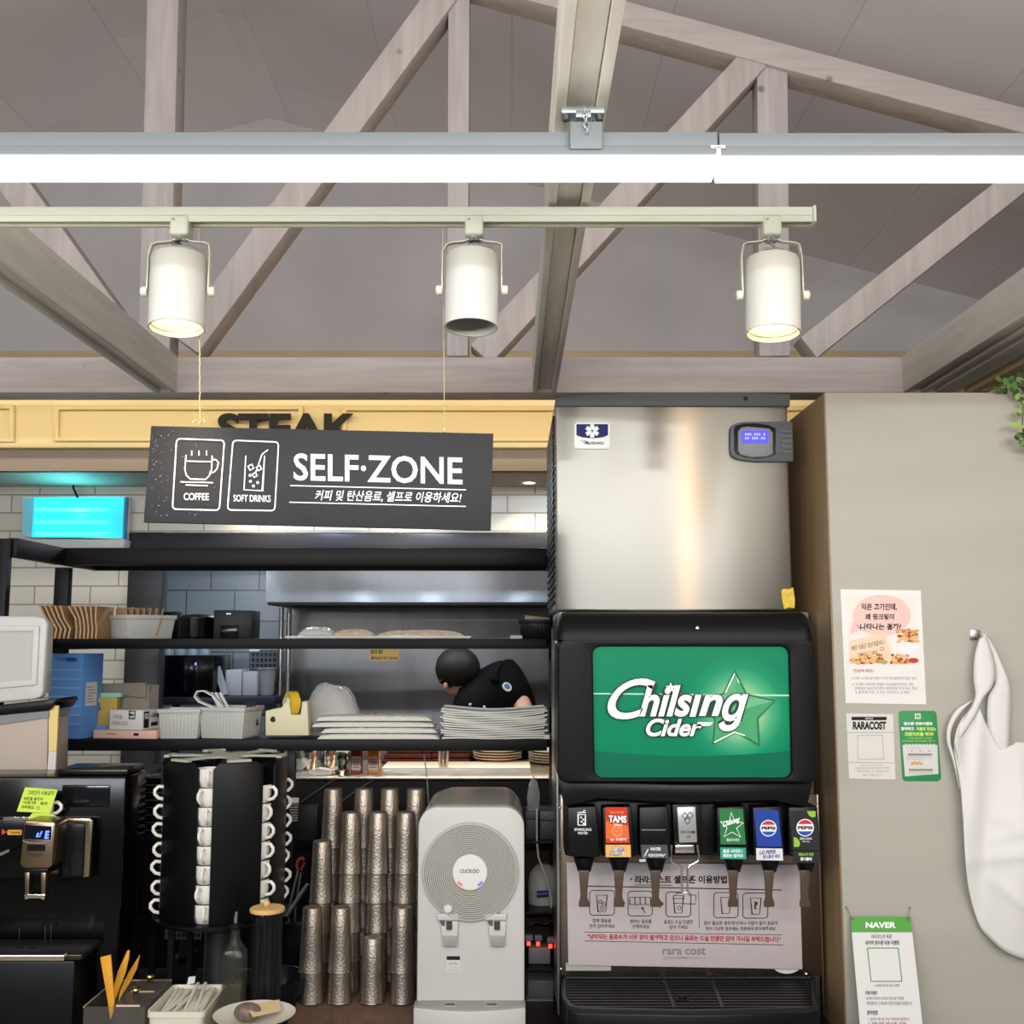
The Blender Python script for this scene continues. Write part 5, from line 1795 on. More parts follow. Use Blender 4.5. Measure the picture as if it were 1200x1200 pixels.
# ================================================================== COFFEE MACHINE
YCm = 2.72
cm = thing('coffee_machine', 'black coffee machine with chrome spout and blue display at the counter end', 'coffee machine', P(40, 1190, YCm))
cm.location.z = ZC
xl, xr_ = P(-190, 1000, YCm).x, P(100, 1000, YCm).x
zt_ = P(60, 912, YCm + .05).z
build('body', MB().box(xl, P(150, 1000, YCm + .12).x, YCm + .08, 2.965, ZC + .12, zt_), m_blackg, cm, bev=.006)
build('bean_hopper', MB().box(P(66, 900, YCm + .1).x, P(150, 900, YCm + .1).x, YCm + .10, 2.95, zt_ + .001, zt_ + .018), mat('smoked_plastic', '#101113', .22), cm, bev=.006)
build('hopper_window', MB().pbox(72, 920, 128, 946, YCm + .074, YCm + .0795), mat('dark_window', '#0d0f13', .1), cm, bev=.003)
# front module with chrome trims
fr = build('front_module', MB().pbox(-190, 960, 108, 1029, YCm + .03, YCm + .0795), m_blackg, cm, bev=.003)
build('chrome_trim', MB().pprism([(3, 957.5), (66, 957.5), (66, 961.5), (4, 961.5)], YCm + .024, YCm + .03), m_chrome, fr, bev=.001)
build('chrome_trim', MB().pprism([(68, 959), (105, 959), (107, 961.5), (108.5, 964), (104, 1027), (97.5, 1028.5), (100, 965), (68, 963)], YCm + .024, YCm + .03), mat('bronze_chrome', '#a09078', .22, 1), fr, bev=.001)
build('smoked_panel', MB().pprism([(74, 966), (99, 966), (96, 1026), (72, 1026)], YCm + .026, YCm + .03), mat('smoked_panel', '#15161a', .12), fr, bev=.001)
build('yellow_label', MB().pprism(rrect(8.5, 972.5, 25.5, 978.5, 1.5), YCm + .028, YCm + .0305), mat('label_amber', '#d99a2c', .4), fr)
build('label_text', MB().txt('Topping', 10.5, 973.8, 23.5, 977.4, YCm + .0276, .02), m_ink, fr, smooth=False)
build('red_arrow', MB().pprism([(2, 971.5), (7.5, 975), (2, 978.5)], YCm + .028, YCm + .0305), mat('label_red', '#c2443c', .4), fr)
build('steam_lever', MB().tube([P(-6, 1004, YCm), P(4, 1000, YCm - .01), P(12, 996, YCm - .012)], [.006, .006, .004], 10), m_chrome, cm)
# spout block
m_br = mat('bronze_steel', '#8d7a64', .3, 1)
spb = build('spout_block', MB().pprism([(28, 963), (31, 961.5), (62, 963), (65, 966), (61, 1014), (57, 1018), (27, 1018), (23, 1013)], YCm - .05, YCm + .029), m_br, cm, bev=.005)
build('display', MB().pprism([(29, 967), (60, 968.5), (59, 984), (28, 983)], YCm - .053, YCm - .0495), mat('display_glass', '#0a0c18', .1), spb)
mb = MB().txt('L', 42, 976, 48, 981, YCm - .054, .04, .2).txt('E', 52, 973.6, 58, 983, YCm - .054, .05, .2).txt('/', 46, 974, 50, 979, YCm - .054, .04)
build('display_digits', mb, mat('blue_digits', '#5a7dff', .4, emit='#5078ff', estr=2.2), spb, smooth=False)
build('chrome_lip', MB().tube([P(27, 985, YCm - .053), P(34, 987.5, YCm - .053), P(50, 988, YCm - .053), P(59, 986, YCm - .053)], .0022, 8), m_chrome, spb)
build('badge_plate', MB().pprism([(32, 989.5), (53, 990), (52.6, 997.5), (31.5, 997)], YCm - .0512, YCm - .0495), m_black2, spb)
build('brand_lettering', MB().txt('DeLonghi', 31.5, 1000, 50, 1005, YCm - .0512, .05), mat('dark_bronze', '#4a3a2c', .4), spb, smooth=False)
build('spout_neck', MB().pprism([(28, 1018), (57, 1018), (53, 1026), (30, 1026)], YCm - .045, YCm + .02), m_black2, cm, bev=.003)
for x in (28.5, 47.5):
    build('spout_nozzle', MB().pprism([(x, 1022.5), (x + 6, 1022.5), (x + 5.2, 1051), (x + .6, 1051)], YCm - .05, YCm - .02), m_br, cm, bev=.002)
build('nozzle_bridge', MB().pprism([(28, 1048), (53, 1048), (52, 1055), (46, 1053), (34, 1053), (29, 1055)], YCm - .052, YCm - .018), m_chrome, cm, bev=.002)
# drip tray and base
zd = P(40, 1119, YCm - .07).z
A, B = P(-190, 1119, YCm - .07), P(76, 1119, YCm - .07)
build('base', MB().box(A.x, B.x + .02, YCm - .06, YCm + .075, ZC, zd - .016), m_black2, cm, bev=.006)
build('drip_tray', MB().box(A.x, B.x + .035, YCm - .06, YCm + .075, zd - .015, zd - .002), mat('tray_steel', '#3a3733', .25, .6), cm, bev=.003)
build('chrome_edge', MB().box(A.x, B.x, YCm - .072, YCm - .0605, zd - .014, zd), mat('warm_chrome', '#cdbfa6', .2, 1), cm, bev=.003)
build('chrome_edge', MB().tube([P(77, 1119, YCm - .066), P(94, 1106, YCm + .05)], .004, 8), MATS['warm_chrome'], cm)
for x in (25, 41):
    c = P(x, 1108, YCm)
    build('tray_hole', MB().lathe([(.009, 0), (.009, .0008), (.001, .0008)], (c.x, YCm - .005, zd - .0018), 14), m_ink, cm)
for x, y0, y1 in ((23, 1088, 1103), (53, 1084, 1118), (60, 1084, 1116)):
    build('drip_thread', MB().tube([P(x, y0, YCm + .0), P(x - .5, y1, YCm)], .0012, 5), mat('drip_chrome', '#8f8a80', .2, 1), cm)
build('side_foot', MB().box(P(62, 1160, YCm).x, P(82, 1160, YCm).x, YCm - .05, YCm - .02, ZC, ZC + .1), m_blackg, cm, bev=.003)

YN = YCm + .0285
nt_ = thing('sticky_note', 'lime green handwritten sticky note standing on the coffee machine', 'note', P(42, 957, YN))
build('sheet', MB().pprism([(29.5, 922.5), (67.5, 925.5), (58.5, 953), (19.5, 951)], YN, YN + .001), mat('lime_paper', '#c3dd52', .7), nt_)
build('folded_strip', MB().prism([P(38, 952.5, YN), P(57, 953, YN), P(66, 956, YN), P(60, 959.5, YN - .01), P(33, 959, YN - .01)], (0, 0, -.001)), mat('lime_paper_dim', '#b9d04e', .7), nt_)
mb = MB()
for s_, x0, y0, x1, y1 in (('그라인더 사용금지!', 32, 926, 64, 931.5), ('버튼을 눌러서', 28, 933.5, 50, 938), ('커피를 추출', 27, 938.8, 42, 942.2), ('해주', 47, 939.8, 56, 943.6), ('부탁해요', 25, 943.6, 40, 948)):
    mb.txt(s_, x0, y0, x1, y1, YN - .0006, .012, .1, .02)
mb.line(circ(44.5, 947, 1.8, 10), .5, YN - .0006, True)
build('handwriting', mb, m_ink, nt_, smooth=False)
mz = P(50, 959.6, YCm + .03).z + .0006
mc = Vector((P(53, 950, YCm + .055).x, YCm + .055, mz))
mg = thing('white_mug', 'small white mug behind the lime sticky note on the coffee machine', 'mug', mc)


def mug_parts(t, c, hdir, r=.036, h=.058):
    build('cup', MB().lathe([(r * .72, 0), (r * .8, .002), (r, h * .45), (r, h), (r - .003, h), (r - .004, h * .4), (.001, .005)], c, 24), mat('white_china', '#dedad2', .2), t)
    d = Vector(hdir)
    pts = [c + d * (r + a) + Vector((0, 0, b)) for a, b in ((-.002, h * .86), (.012, h * .9), (.021, h * .72), (.021, h * .5), (.012, h * .28), (-.003, h * .18))]
    # smooth the handle
    q = []
    for i in range(len(pts) - 1):
        for k in range(3):
            q.append(pts[i].lerp(pts[i + 1], k / 3))
    q.append(pts[-1])
    build('handle', MB().tube(q, .0042, 8), MATS['white_china'], t)


mat('white_china', '#dedad2', .2)
mug_parts(mg, mc, (1, -.1, 0), .020, .040)

# ================================================================== TRAY PILE BESIDE THE CAROUSEL
zt0 = ZC
yy = 3.12
base = thing('tray_rack', 'black stand carrying the pile of black trays behind the carousel', 'stand', (P(178, 1000, yy).x, yy + .1, ZC))
zA = P(178, 978, yy).z
A, B = P(157, 978, yy), P(203, 978, yy)
build('top', MB().box(A.x - .01, B.x + .02, yy, yy + .22, zA - .02, zA), m_black, base, bev=.003)
for x in (A.x, B.x):
    for y in (yy + .02, yy + .2):
        build('leg', MB().box(x - .008, x + .008, y - .008, y + .008, ZC, zA - .02), m_black, base)
m_ptray = mat('gloss_tray', '#121214', .2)
for k in range(8):
    z = zA + .0008 + k * .0205
    t = thing('serving_tray', f"glossy black tray, {ORD[k + 1]} from the bottom of the pile beside the carousel", 'tray', (P(180, 900, yy).x, yy + .1, z), 'black trays beside the carousel')
    dx = .003 * sin(k * 2.3)
    build('tray', MB().box(A.x + dx, B.x + .025, yy + .004, yy + .21, z, z + .013), m_ptray, t, bev=.004)
    build('bright_rim', MB().box(A.x + dx + .002, B.x + .02, yy + .0005, yy + .0038, z + .009, z + .012), m_steel2, t)

# ================================================================== CUP CAROUSEL
YCa = 2.93
cx = P(262, 980, YCa).x
car = thing('cup_carousel', 'black revolving cup carousel holding columns of white mugs', 'cup holder', (cx, YCa, ZC))
z_t = P(262, 892, YCa - .1).z
z_b = P(262, 1078, YCa - .1).z
Ro = .168
px_m = YCa / FPX
# vertical panels: six plates facing outwards between the slots
slots = [-93, -33, 27, 87, 147, 207]
hw = R(21)
for a in slots:
    m0 = R(a + 30)
    w_ = .0625
    d = Vector((cos(m0), sin(m0), 0))
    s_ = Vector((-sin(m0), cos(m0), 0))
    cc = Vector((cx, YCa, 0)) + d * (Ro * .86)
    ch_ = .014
    pts = [cc - s_ * w_ + Vector((0, 0, z_b)), cc + s_ * w_ + Vector((0, 0, z_b)), cc + s_ * w_ + Vector((0, 0, z_t - ch_)), cc + s_ * (w_ - ch_) + Vector((0, 0, z_t)), cc - s_ * (w_ - ch_) + Vector((0, 0, z_t)), cc - s_ * w_ + Vector((0, 0, z_t - ch_))]
    build('panel', MB().prism(pts, d * .004), mat('black_acrylic', '#08080a', .4, spec=.2), car, bev=.001)
    # inward fins that guide the mugs
    for q in (-1, 1):
        e = cc + s_ * (w_ * q)
        build('fin', MB().prism([e + Vector((0, 0, z_b)), e - d * .05 + s_ * (-.030 * q) + Vector((0, 0, z_b)), e - d * .05 + s_ * (-.030 * q) + Vector((0, 0, z_t - .02)), e + Vector((0, 0, z_t - ch_))], s_ * (-.003 * q)), MATS['black_acrylic'], car)
core = build('core', MB().cyl((cx, YCa, z_b), (cx, YCa, z_t), .03), m_black2, car)
mb = MB()
st = []
for a in slots:
    m0 = R(a + 30)
    for da, r in ((-28, .055), (-9, .075), (-7, Ro * .90), (7, Ro * .90), (9, .075)):
        aa = m0 + R(da)
        st.append((cx + r * cos(aa), YCa + r * sin(aa), z_t + .002))
mb.prism(st, (0, 0, .005))
build('top_plate', mb, mat('grey_acrylic', '#a3a295', .4), car, bev=.001)
for a in slots:
    m0 = R(a + 30)
    d = Vector((cos(m0), sin(m0), 0))
    s_ = Vector((-sin(m0), cos(m0), 0))
    e = Vector((cx, YCa, z_t + .0015)) + d * (Ro * .84)
    build('top_tab', MB().prism([e - s_ * .03, e + s_ * .03, e + s_ * .03 + d * .014, e - s_ * .03 + d * .014], (0, 0, .006)), MATS['grey_acrylic'], car)
build('turntable', MB().lathe([(.02, z_b - .016), (Ro * .98, z_b - .014), (Ro * 1.02, z_b - .008), (Ro * 1.02, z_b - .002), (Ro * .96, z_b - .0005), (.02, z_b - .0005)], (cx, YCa, 0), 48), m_black2, car)
build('pedestal', MB().lathe([(.085, ZC + .0005), (.085, ZC + .006), (.06, ZC + .03), (.042, ZC + .075), (.038, z_b - .016)], (cx, YCa, 0), 32), mat('dark_pedestal', '#1c1c1e', .4), car)
names = {-93: 'front column facing the customer', 207: 'column beside the coffee machine', -33: 'column beside the steel tumblers', 27: 'column behind the tumbler side'}
protos = {}
for a in (-93, 207, -33, 27):
    d = Vector((cos(R(a)), sin(R(a)), 0))
    n_ = 8 if a == -93 else 7
    for k in range(n_):
        z = z_b + .0005 + k * .0468
        c = Vector((cx, YCa, z)) + d * .122
        ang = a + (12 * sin(k * 2.7 + a))
        hd_ = Vector((cos(R(ang)), sin(R(ang)), 0))
        t = thing('white_mug', f"white mug, {ORD[k + 1]} from the bottom of the carousel's {names[a]}", 'mug', c, 'white mugs on the carousel')
        mug_parts(t, c, hd_, .034, .0462)

# ================================================================== STEEL TUMBLERS ON A BROWN TOWEL
ZT = ZC + .012
tw = thing('brown_towel', 'brown towel draped over the low tray under the steel tumblers', 'towel', P(415, 1180, 3.15))
tw.location.z = ZC
m_bt = mat('brown_cloth', '#6e5646', .9, var=.15, scale=40, bump=.4, bscale=120, bdist=.002)
build('support_tray', MB().box(P(352, 1170, 3.05).x, P(486, 1170, 3.05).x, 3.03, 3.40, ZC + .0005, ZC + .008), m_black, tw)
mb = MB()
nx, ny = 40, 24
xA, xB = P(340, 1175, 3.0).x, P(490, 1175, 3.0).x
for i in range(nx + 1):
    for j in range(ny + 1):
        u, v = i / nx, j / ny
        x = xA + (xB - xA) * u
        y = 2.955 + .46 * v
        edge = min(1, min(u, 1 - u) / .07)
        fr_ = max(0, 1 - v / .14)
        z = ZT - (1 - edge) * .006 - fr_ * .009 + .0016 * sin(40 * u + 6 * v) * (fr_ + .2) + .012 * max(0, 1 - u / .12) * (1 - abs(2 * v - .9))
        mb.v.append(Vector((x, y, max(ZC + .001, z))))
for i in range(nx):
    for j in range(ny):
        a = i * (ny + 1) + j
        mb.f.append((a, a + ny + 1, a + ny + 2, a + 1))
        mb.mi.append(0)
cl = build('cloth', mb, m_bt, tw, ang=80)
cup_h, cup_r, cup_r0 = .168, .0335, .0262
prof = [(cup_r, 0), (cup_r, .004), (cup_r * .985, .006), (cup_r * .93, .05), (cup_r * .86, .10), (cup_r0, cup_h - .004), (cup_r0 - .002, cup_h), (cup_r0 - .006, cup_h - .002), (.001, cup_h - .005)]
inner = [(cup_r - .0015, 0), (cup_r * .9, .05), (cup_r0 - .003, cup_h - .008), (.001, cup_h - .008)]


def make_cup(c):
    t = thing('steel_tumbler', '', 'tumbler', c, 'hammered steel tumblers')
    mb = MB().lathe(prof, c, 28, cap=False).lathe(inner, c, 28, cap=False)
    mb.f.append(tuple(range(0)) if False else (0, 1, len(prof) * 28 + 1, len(prof) * 28))
    mb.mi.append(0)
    build('body', mb, m_cup, t, ang=40)
    ring = [Vector(c) + Vector((cup_r * cos(2 * pi * k / 28), cup_r * sin(2 * pi * k / 28), .002)) for k in range(28)]
    build('rolled_rim', MB().tube(ring, .0016, 6, True), m_steel2, t)
    return t


STK = [('front', 3.10, ((366, 2), (399, 2), (437, 1), (472, 2)), ('next to the straw jar', 'second from the straw jar', 'third from the straw jar', 'next to the water purifier')),
       ('middle', 3.20, ((375, 4), (409, 5), (441, 5), (474, 5)), ('next to the carousel', 'second from the carousel', 'third from the carousel', 'next to the water purifier')),
       ('back', 3.30, ((387, 6), (424, 6), (455, 6), (486, 6)), ('next to the carousel', 'second from the carousel', 'third from the carousel', 'next to the water purifier'))]
proto = None
for row, Y, lst, where in STK:
    for (px, n_), wh in zip(lst, where):
        x = P(px, 1100, Y).x
        off = .0795 if row != 'back' else .074
        for k in range(n_):
            c = Vector((x + .0012 * sin(k * 3.1 + px), Y, ZT + .003 + k * off))
            lab = f"steel tumbler {ORD[n_ - k]} from top of {row} row stack {wh}"
            if n_ == 1:
                lab = 'single hammered steel tumbler with engraved mark standing alone in the front row'
            if proto is None:
                proto = make_cup(c)
                proto['label'] = lab
            else:
                dup(proto, c, lab)

# ================================================================== WATER PURIFIER
YW = 2.9
wp = thing('water_purifier', 'white countertop water purifier with a ringed round dial', 'water purifier', P(551, 1195, YW))
wp.location.z = ZC
m_pur = mat('purifier_white', '#c3c1bc', .35)
m_pur2 = mat('purifier_grey', '#b0aca4', .3)
xw0, xw1 = P(489.5, 1050, YW).x, P(614.5, 1050, YW).x
zw1 = P(551, 946, YW).z
zw0 = ZC
pts = []
rr = .05
for k in range(9):
    a = pi / 2 * k / 8
    pts.append((xw1 - rr + rr * cos(a) * 1.0, zw1 - rr + rr * sin(a)))
for k in range(9):
    a = pi / 2 + pi / 2 * k / 8
    pts.append((xw0 + rr + rr * cos(a), zw1 - rr + rr * sin(a)))
pts += [(xw0, zw0), (xw1, zw0)]
build('front_shell', MB().prism([(x, YW, z) for x, z in pts], (0, .05, 0)), m_pur, wp, bev=.004, seg=3)
mb = MB()
n_ = len(pts)
z_c = zw1 - .3
secs = []
for q, (yo, sc_, dz) in enumerate(((.051, .985, 0), (.30, .97, .004), (.43, .90, -.004))):
    xm = (xw0 + xw1) / 2
    secs.append([Vector((xm + (x - xm) * sc_ + (.012 if q == 2 and x < xm else 0), YW + yo, z if z < zw0 + .01 else z + dz)) for x, z in pts])
for sct in secs:
    mb.v += sct
for q in range(len(secs) - 1):
    for i in range(n_):
        j = (i + 1) % n_
        mb.f.append((q * n_ + j, q * n_ + i, (q + 1) * n_ + i, (q + 1) * n_ + j))
        mb.mi.append(0)
mb.f += [tuple(range(n_)), tuple(range(3 * n_ - 1, 2 * n_ - 1, -1))]
mb.mi += [0, 0]
build('rear_body', mb, mat('purifier_silver', '#a9a69e', .25, .5), wp, ang=40)
# ringed dial
dc = P(551, 1021, YW)
My = Vector((0, -1, 0)).to_track_quat('Z', 'Y').to_matrix()
prof_d = [(.1235, 0), (.1235, .010)]
for k in range(15):
    r = .120 - .0052 * k
    prof_d += [(r, .0125), (r - .0032, .0125), (r - .0036, .0065), (r - .0050, .0065)]
prof_d += [(.046, .0105), (.0455, .013), (.044, .0145), (.001, .015)]
dial = build('dial', MB().lathe(prof_d, dc, 72, My), m_pur2, wp, ang=30)
build('dial_centre', MB().lathe([(.0445, .0146), (.043, .0162), (.03, .0166), (.001, .0167)], dc, 48, My), mat('purifier_bright', '#dddbd6', .15), dial)
YD = YW - .0176
build('brand_lettering', MB().txt('CUCKOO', 539.5, 1018.6, 561.5, 1023, YD, .01), m_ink, dial, smooth=False)
for col, a0, a1, nm in (('#d8605c', 118, 140, 'hot_light'), ('#6c62d8', 40, 62, 'cold_light')):
    ptsr = [(551 + 18.8 * cos(R(a0 + (a1 - a0) * k / 6)), 1021 + 18.8 * sin(R(a0 + (a1 - a0) * k / 6))) for k in range(7)]
    build(nm, MB().line(ptsr, 2.6, YD), mat(nm, col, .4, emit=col, estr=.6), dial, smooth=False)
build('small_button', MB().cyl(P(525, 1065, YW - .0125), P(525, 1065, YW - .016), .0115, .0105), m_pur, dial, bev=.001)
# spouts
m_gs = mat('spout_grey', '#9a968e', .35)
for x0 in (511, 567):
    hs = build('spout_housing', MB().pprism([(x0, 1071), (x0 + 27, 1071), (x0 + 26, 1079), (x0 + 1.5, 1079)], YW - .012, YW + .001), m_pur, wp, bev=.003)
    build('spout_body', MB().pprism([(x0 + 5, 1079.5), (x0 + 26, 1079.5), (x0 + 25, 1110), (x0 + 7.5, 1110)], YW - .010, YW + .001), m_pur, wp, bev=.003)
    build('dark_gap', MB().pprism([(x0 + 4, 1079.2), (x0 + 10.5, 1079.2), (x0 + 10.5, 1085), (x0 + 7, 1085)], YW - .0115, YW - .008), m_dgrey, hs)
    build('outlet', MB().cyl(P(x0 + 15.5, 1080, YW - .012), P(x0 + 15.5, 1089, YW - .012), .0075), mat('outlet_brown', '#4d433b', .3), hs)
    build('push_pad', MB().pprism([(x0 + 7.5, 1097), (x0 + 24.5, 1097), (x0 + 23.5, 1109.5), (x0 + 9.5, 1109.5)], YW - .015, YW - .009), m_gs, wp, bev=.002)
lbw = build('caution_label', MB().pprism([(523.5, 1120.5), (539, 1120.5), (539, 1139), (523.5, 1139)], YW - .0008, YW + .0004), m_paper, wp)
build('label_heading', MB().frect(523.5, 1120.5, 539, 1125, YW - .0012), m_ink, lbw, smooth=False)
mb = MB().txt('온수주의', 526, 1127.5, 537, 1131.5, YW - .0012, .02).txt('화상주의', 526.5, 1133, 536.5, 1135, YW - .0012).txt('CAUTION', 525, 1136.2, 537.5, 1138, YW - .0012)
build('label_text', mb, m_gink, lbw, smooth=False)
# tray
zt_ = P(551, 1180, YW - .05).z
tx0, tx1 = xw0 - .004, xw1 + .002
outl = [(tx0, YW - .001), (tx0, YW - .04)] + [(tx0 + (tx1 - tx0) * k / 10, YW - .045 - .028 * sin(pi * k / 10)) for k in range(11)] + [(tx1, YW - .04), (tx1, YW - .001)]
build('tray_body', MB().prism([(x, y, zt_ - .004) for x, y in outl], (0, 0, -(zt_ - .004 - ZC))), m_pur, wp, bev=.003)
build('tray_top', MB().prism([(x, y + .003, zt_) for x, y in outl], (0, 0, -.004)), m_gs, wp, bev=.001)
for px in (527, 576):
    c = P(px, 1177, YW - .035)
    build('drain_slot', MB().box(c.x - .012, c.x + .012, YW - .045, YW - .022, zt_ + .0001, zt_ + .0008), m_dgrey, wp)
    build('slot_frame', MB().box(c.x - .015, c.x + .015, YW - .049, YW - .0465, zt_ + .0001, zt_ + .002).box(c.x - .015, c.x + .015, YW - .0205, YW - .018, zt_ + .0001, zt_ + .002), m_pur2, wp)

# ================================================================== GAP BETWEEN PURIFIER AND DISPENSER
def gapbox(name, x0, y0, x1, y1, Y, d, m, label, cat, zbase=None):
    o = build(name, MB().pbox(x0, y0, x1, y1, Y, Y + d), m, bev=.003)
    return tag(o, label, cat)


m_clear = mat('clear_plastic', '#8b8a86', .15, alpha=.45)
zg = [ZC]
gs = thing('wire_shelf', 'low wire shelf in the gap between the purifier and the dispenser', 'shelf', P(632, 1190, 3.2))
gs.location.z = ZC
gx0, gx1 = P(617, 1100, 3.16).x, P(648, 1100, 3.16).x
shz = [P(632, 1170, 3.16).z, P(632, 1134, 3.16).z, P(632, 1067, 3.16).z, P(632, 985, 3.16).z]
for z in shz:
    build('shelf_board', MB().box(gx0, gx1, 3.15, 3.42, z - .006, z), m_black2 if z != shz[0] else m_mgrey, gs)
for x in (gx0, gx1):
    build('post', MB().box(x - .003, x + .003, 3.40, 3.42, ZC, shz[3]), m_black, gs)


def ong(o, k):
    o.location.z = shz[k] + .0005
    return o


o = build('clear_bin', MB().pbox(619, 1150, 649, 1169, 3.17, 3.38), m_clear, bev=.003)
tag(ong(o, 0), 'clear plastic bin on the lowest wire shelf beside the dispenser', 'bin')
ps = thing('power_strip', 'grey power strip with three glowing red switches on the wire shelf', 'power strip', (P(633, 1134, 3.2).x, 3.2, shz[1]))
pz = shz[1]
build('strip', MB().box(gx0 + .006, gx1 - .006, 3.19, 3.25, pz + .0005, pz + .045), m_mgrey, ps, bev=.004)
for px, py in ((619.5, 1106), (630.5, 1106.5), (645, 1109)):
    build('red_switch', MB().pbox(px - 2.2, py - 2, px + 2.2, py + 2.4, 3.183, 3.19), mat('red_switch', '#ff5a46', .3, emit='#ff3c28', estr=3.5), ps, bev=.001)
    build('plug', MB().pbox(px - 4, py - 10, px + 5, py - 3, 3.178, 3.20), mat('plug_grey', '#77757a', .5), ps, bev=.003)
pts = [P(x, y, 3.3) for x, y in ((620, 1085), (630, 1080), (640, 1083), (648, 1078))]
o = build('extension_cable', MB().tube(pts, .006, 8), m_black2)
tag(o, 'black power cord looping above the power strip', 'cord')
wv = thing('white_valve_unit', 'round white filter unit with blue fittings on the wire shelf', 'filter unit', (P(636, 1060, 3.25).x, 3.25, shz[2]))
c = P(637, 1060, 3.25)
build('dome', MB().lathe([(.044, .001), (.045, .05), (.04, .085), (.022, .105), (.001, .11)], (c.x, 3.25, shz[2]), 24), mat('dome_white', '#a5a19c', .45), wv)
build('blue_fitting', MB().cyl((c.x - .02, 3.20, shz[2] + .035), (c.x + .012, 3.20, shz[2] + .037), .009), mat('fitting_blue', '#24346e', .4), wv)
pb = thing('pump_box', 'dark grey pump box in the gap beside the purifier', 'box', (P(624, 980, 3.2).x, 3.2, shz[3]))
build('housing', MB().pbox(616, 960, 631, 984.6, 3.19, 3.3), mat('pump_grey', '#3a3b3f', .5), pb, bev=.003)
build('cap', MB().pbox(616, 951, 631, 959.6, 3.185, 3.3), mat('pump_grey2', '#4a4b50', .5), pb, bev=.002)
pb2 = thing('pump_box', 'second dark grey pump box close against the dispenser plate', 'box', (P(642, 980, 3.2).x, 3.2, shz[3]))
build('housing', MB().pbox(632.5, 962, 650, 984.6, 3.19, 3.3), MATS['pump_grey'], pb2, bev=.003)
build('cap', MB().pbox(632.5, 951, 650, 961.6, 3.185, 3.3), MATS['pump_grey2'], pb2, bev=.002)
fb = MB()
rnd = random.Random(4)
ptsb = [(619, 950), (617.5, 935), (620, 922), (625, 911), (630, 918), (632.5, 930), (632, 950)]
mbx = MB()
ring0 = [P(x, y, 3.2) for x, y in ptsb]
ctr = P(625, 932, 3.185)
vs = ring0 + [p + Vector((0, .05, 0)) for p in ring0] + [ctr]
fs = [(i, (i + 1) % 7, 14) for i in range(7)] + [(i, 7 + i, 7 + (i + 1) % 7, (i + 1) % 7) for i in range(7)] + [tuple(range(13, 6, -1))]
o = build('plastic_bag', mbx.add(vs, fs), mat('crinkled_film', '#8f8d8a', .12, alpha=.55, spec=.9), ang=20)
tag(o, 'small clear plastic bag standing on the pump box beside the purifier', 'bag')
o = build('white_tube', MB().tube([P(x, y, 3.155) for x, y in ((629, 948), (629, 985), (631, 1005), (640, 1028), (646, 1052), (646, 1064))], .0028, 6), mat('tube_white', '#a8a29a', .5))
tag(o, 'thin pale water tube running down in front of the pump boxes', 'tube')
o = build('back_board', MB().box(gx0 - .05, gx1 + .0, 3.44, 3.455, ZC + .0005, shz[3] + .05), mat('brown_board', '#4a3226', .6))
tag(o, 'brown board at the back of the gap beside the purifier', 'board')

# ================================================================== SMALL THINGS AT THE COUNTER EDGE
# clear caddy with wooden paddles
YQ = 2.63
m_acr = mat('clear_acrylic', '#8d867c', .08, alpha=.12, spec=.8)
cd = thing('acrylic_caddy', 'clear acrylic lidded caddy holding orange paddles beside the coffee machine', 'caddy', (P(150, 1180, YQ).x, YQ, ZC))
x0, x1, xm_ = P(98, 1178, YQ).x, P(170, 1178, YQ).x, P(131, 1178, YQ).x
zc_t = P(150, 1178, YQ).z
th = .003
yb_ = YQ + .20
build('wall', MB().box(x0, x1, YQ, YQ + th, ZC, zc_t - .004), m_acr, cd)
build('wall', MB().box(x0, x1, yb_ - th, yb_, ZC, zc_t - .004), m_acr, cd)
build('wall', MB().box(x0, x0 + th, YQ + th, yb_ - th, ZC, zc_t - .004), m_acr, cd)
build('wall', MB().box(x1 - th, x1, YQ + th, yb_ - th, ZC, zc_t - .004), m_acr, cd)
build('divider', MB().box(xm_, xm_ + th, YQ + th, yb_ - th, ZC, zc_t - .004), m_acr, cd)
build('edge', MB().tube([(x0, YQ, zc_t - .004), (x0, yb_, zc_t - .004), (x1, yb_, zc_t - .004)], .0016, 5), mat('acrylic_edge', '#b9a993', .2), cd)
for k in range(2):
    ya = YQ + k * .101
    ld = build('lid', MB().box(xm_ + .004, x1, ya, ya + .097, zc_t - .0035, zc_t), mat('smoky_acrylic', '#6d655c', .1, alpha=.28), cd)
    c = Vector(((xm_ + x1) / 2, ya + .048, zc_t))
    build('lid_knob', MB().lathe([(.004, .0005), (.005, .01), (.009, .018), (.012, .020), (.011, .024), (.001, .025)], c, 16), mat('brass', '#b9a35a', .25, 1), ld)
    build('bright_edge', MB().box(xm_ + .01, x1 - .012, ya - .002, ya, zc_t - .003, zc_t + .001), mat('rosy_edge', '#cdb7ae', .3), ld)
mb = MB()
for k in range(16):
    x = xm_ + .006 + (x1 - xm_ - .01) * k / 16
    mb.box(x, x + .0012, YQ - .0012, YQ - .0002, ZC + .004, zc_t - .012)
build('rib', mb, m_acr, cd)
m_pad = mat('orange_wood', '#d99a2e', .5, var=.1, scale=20)
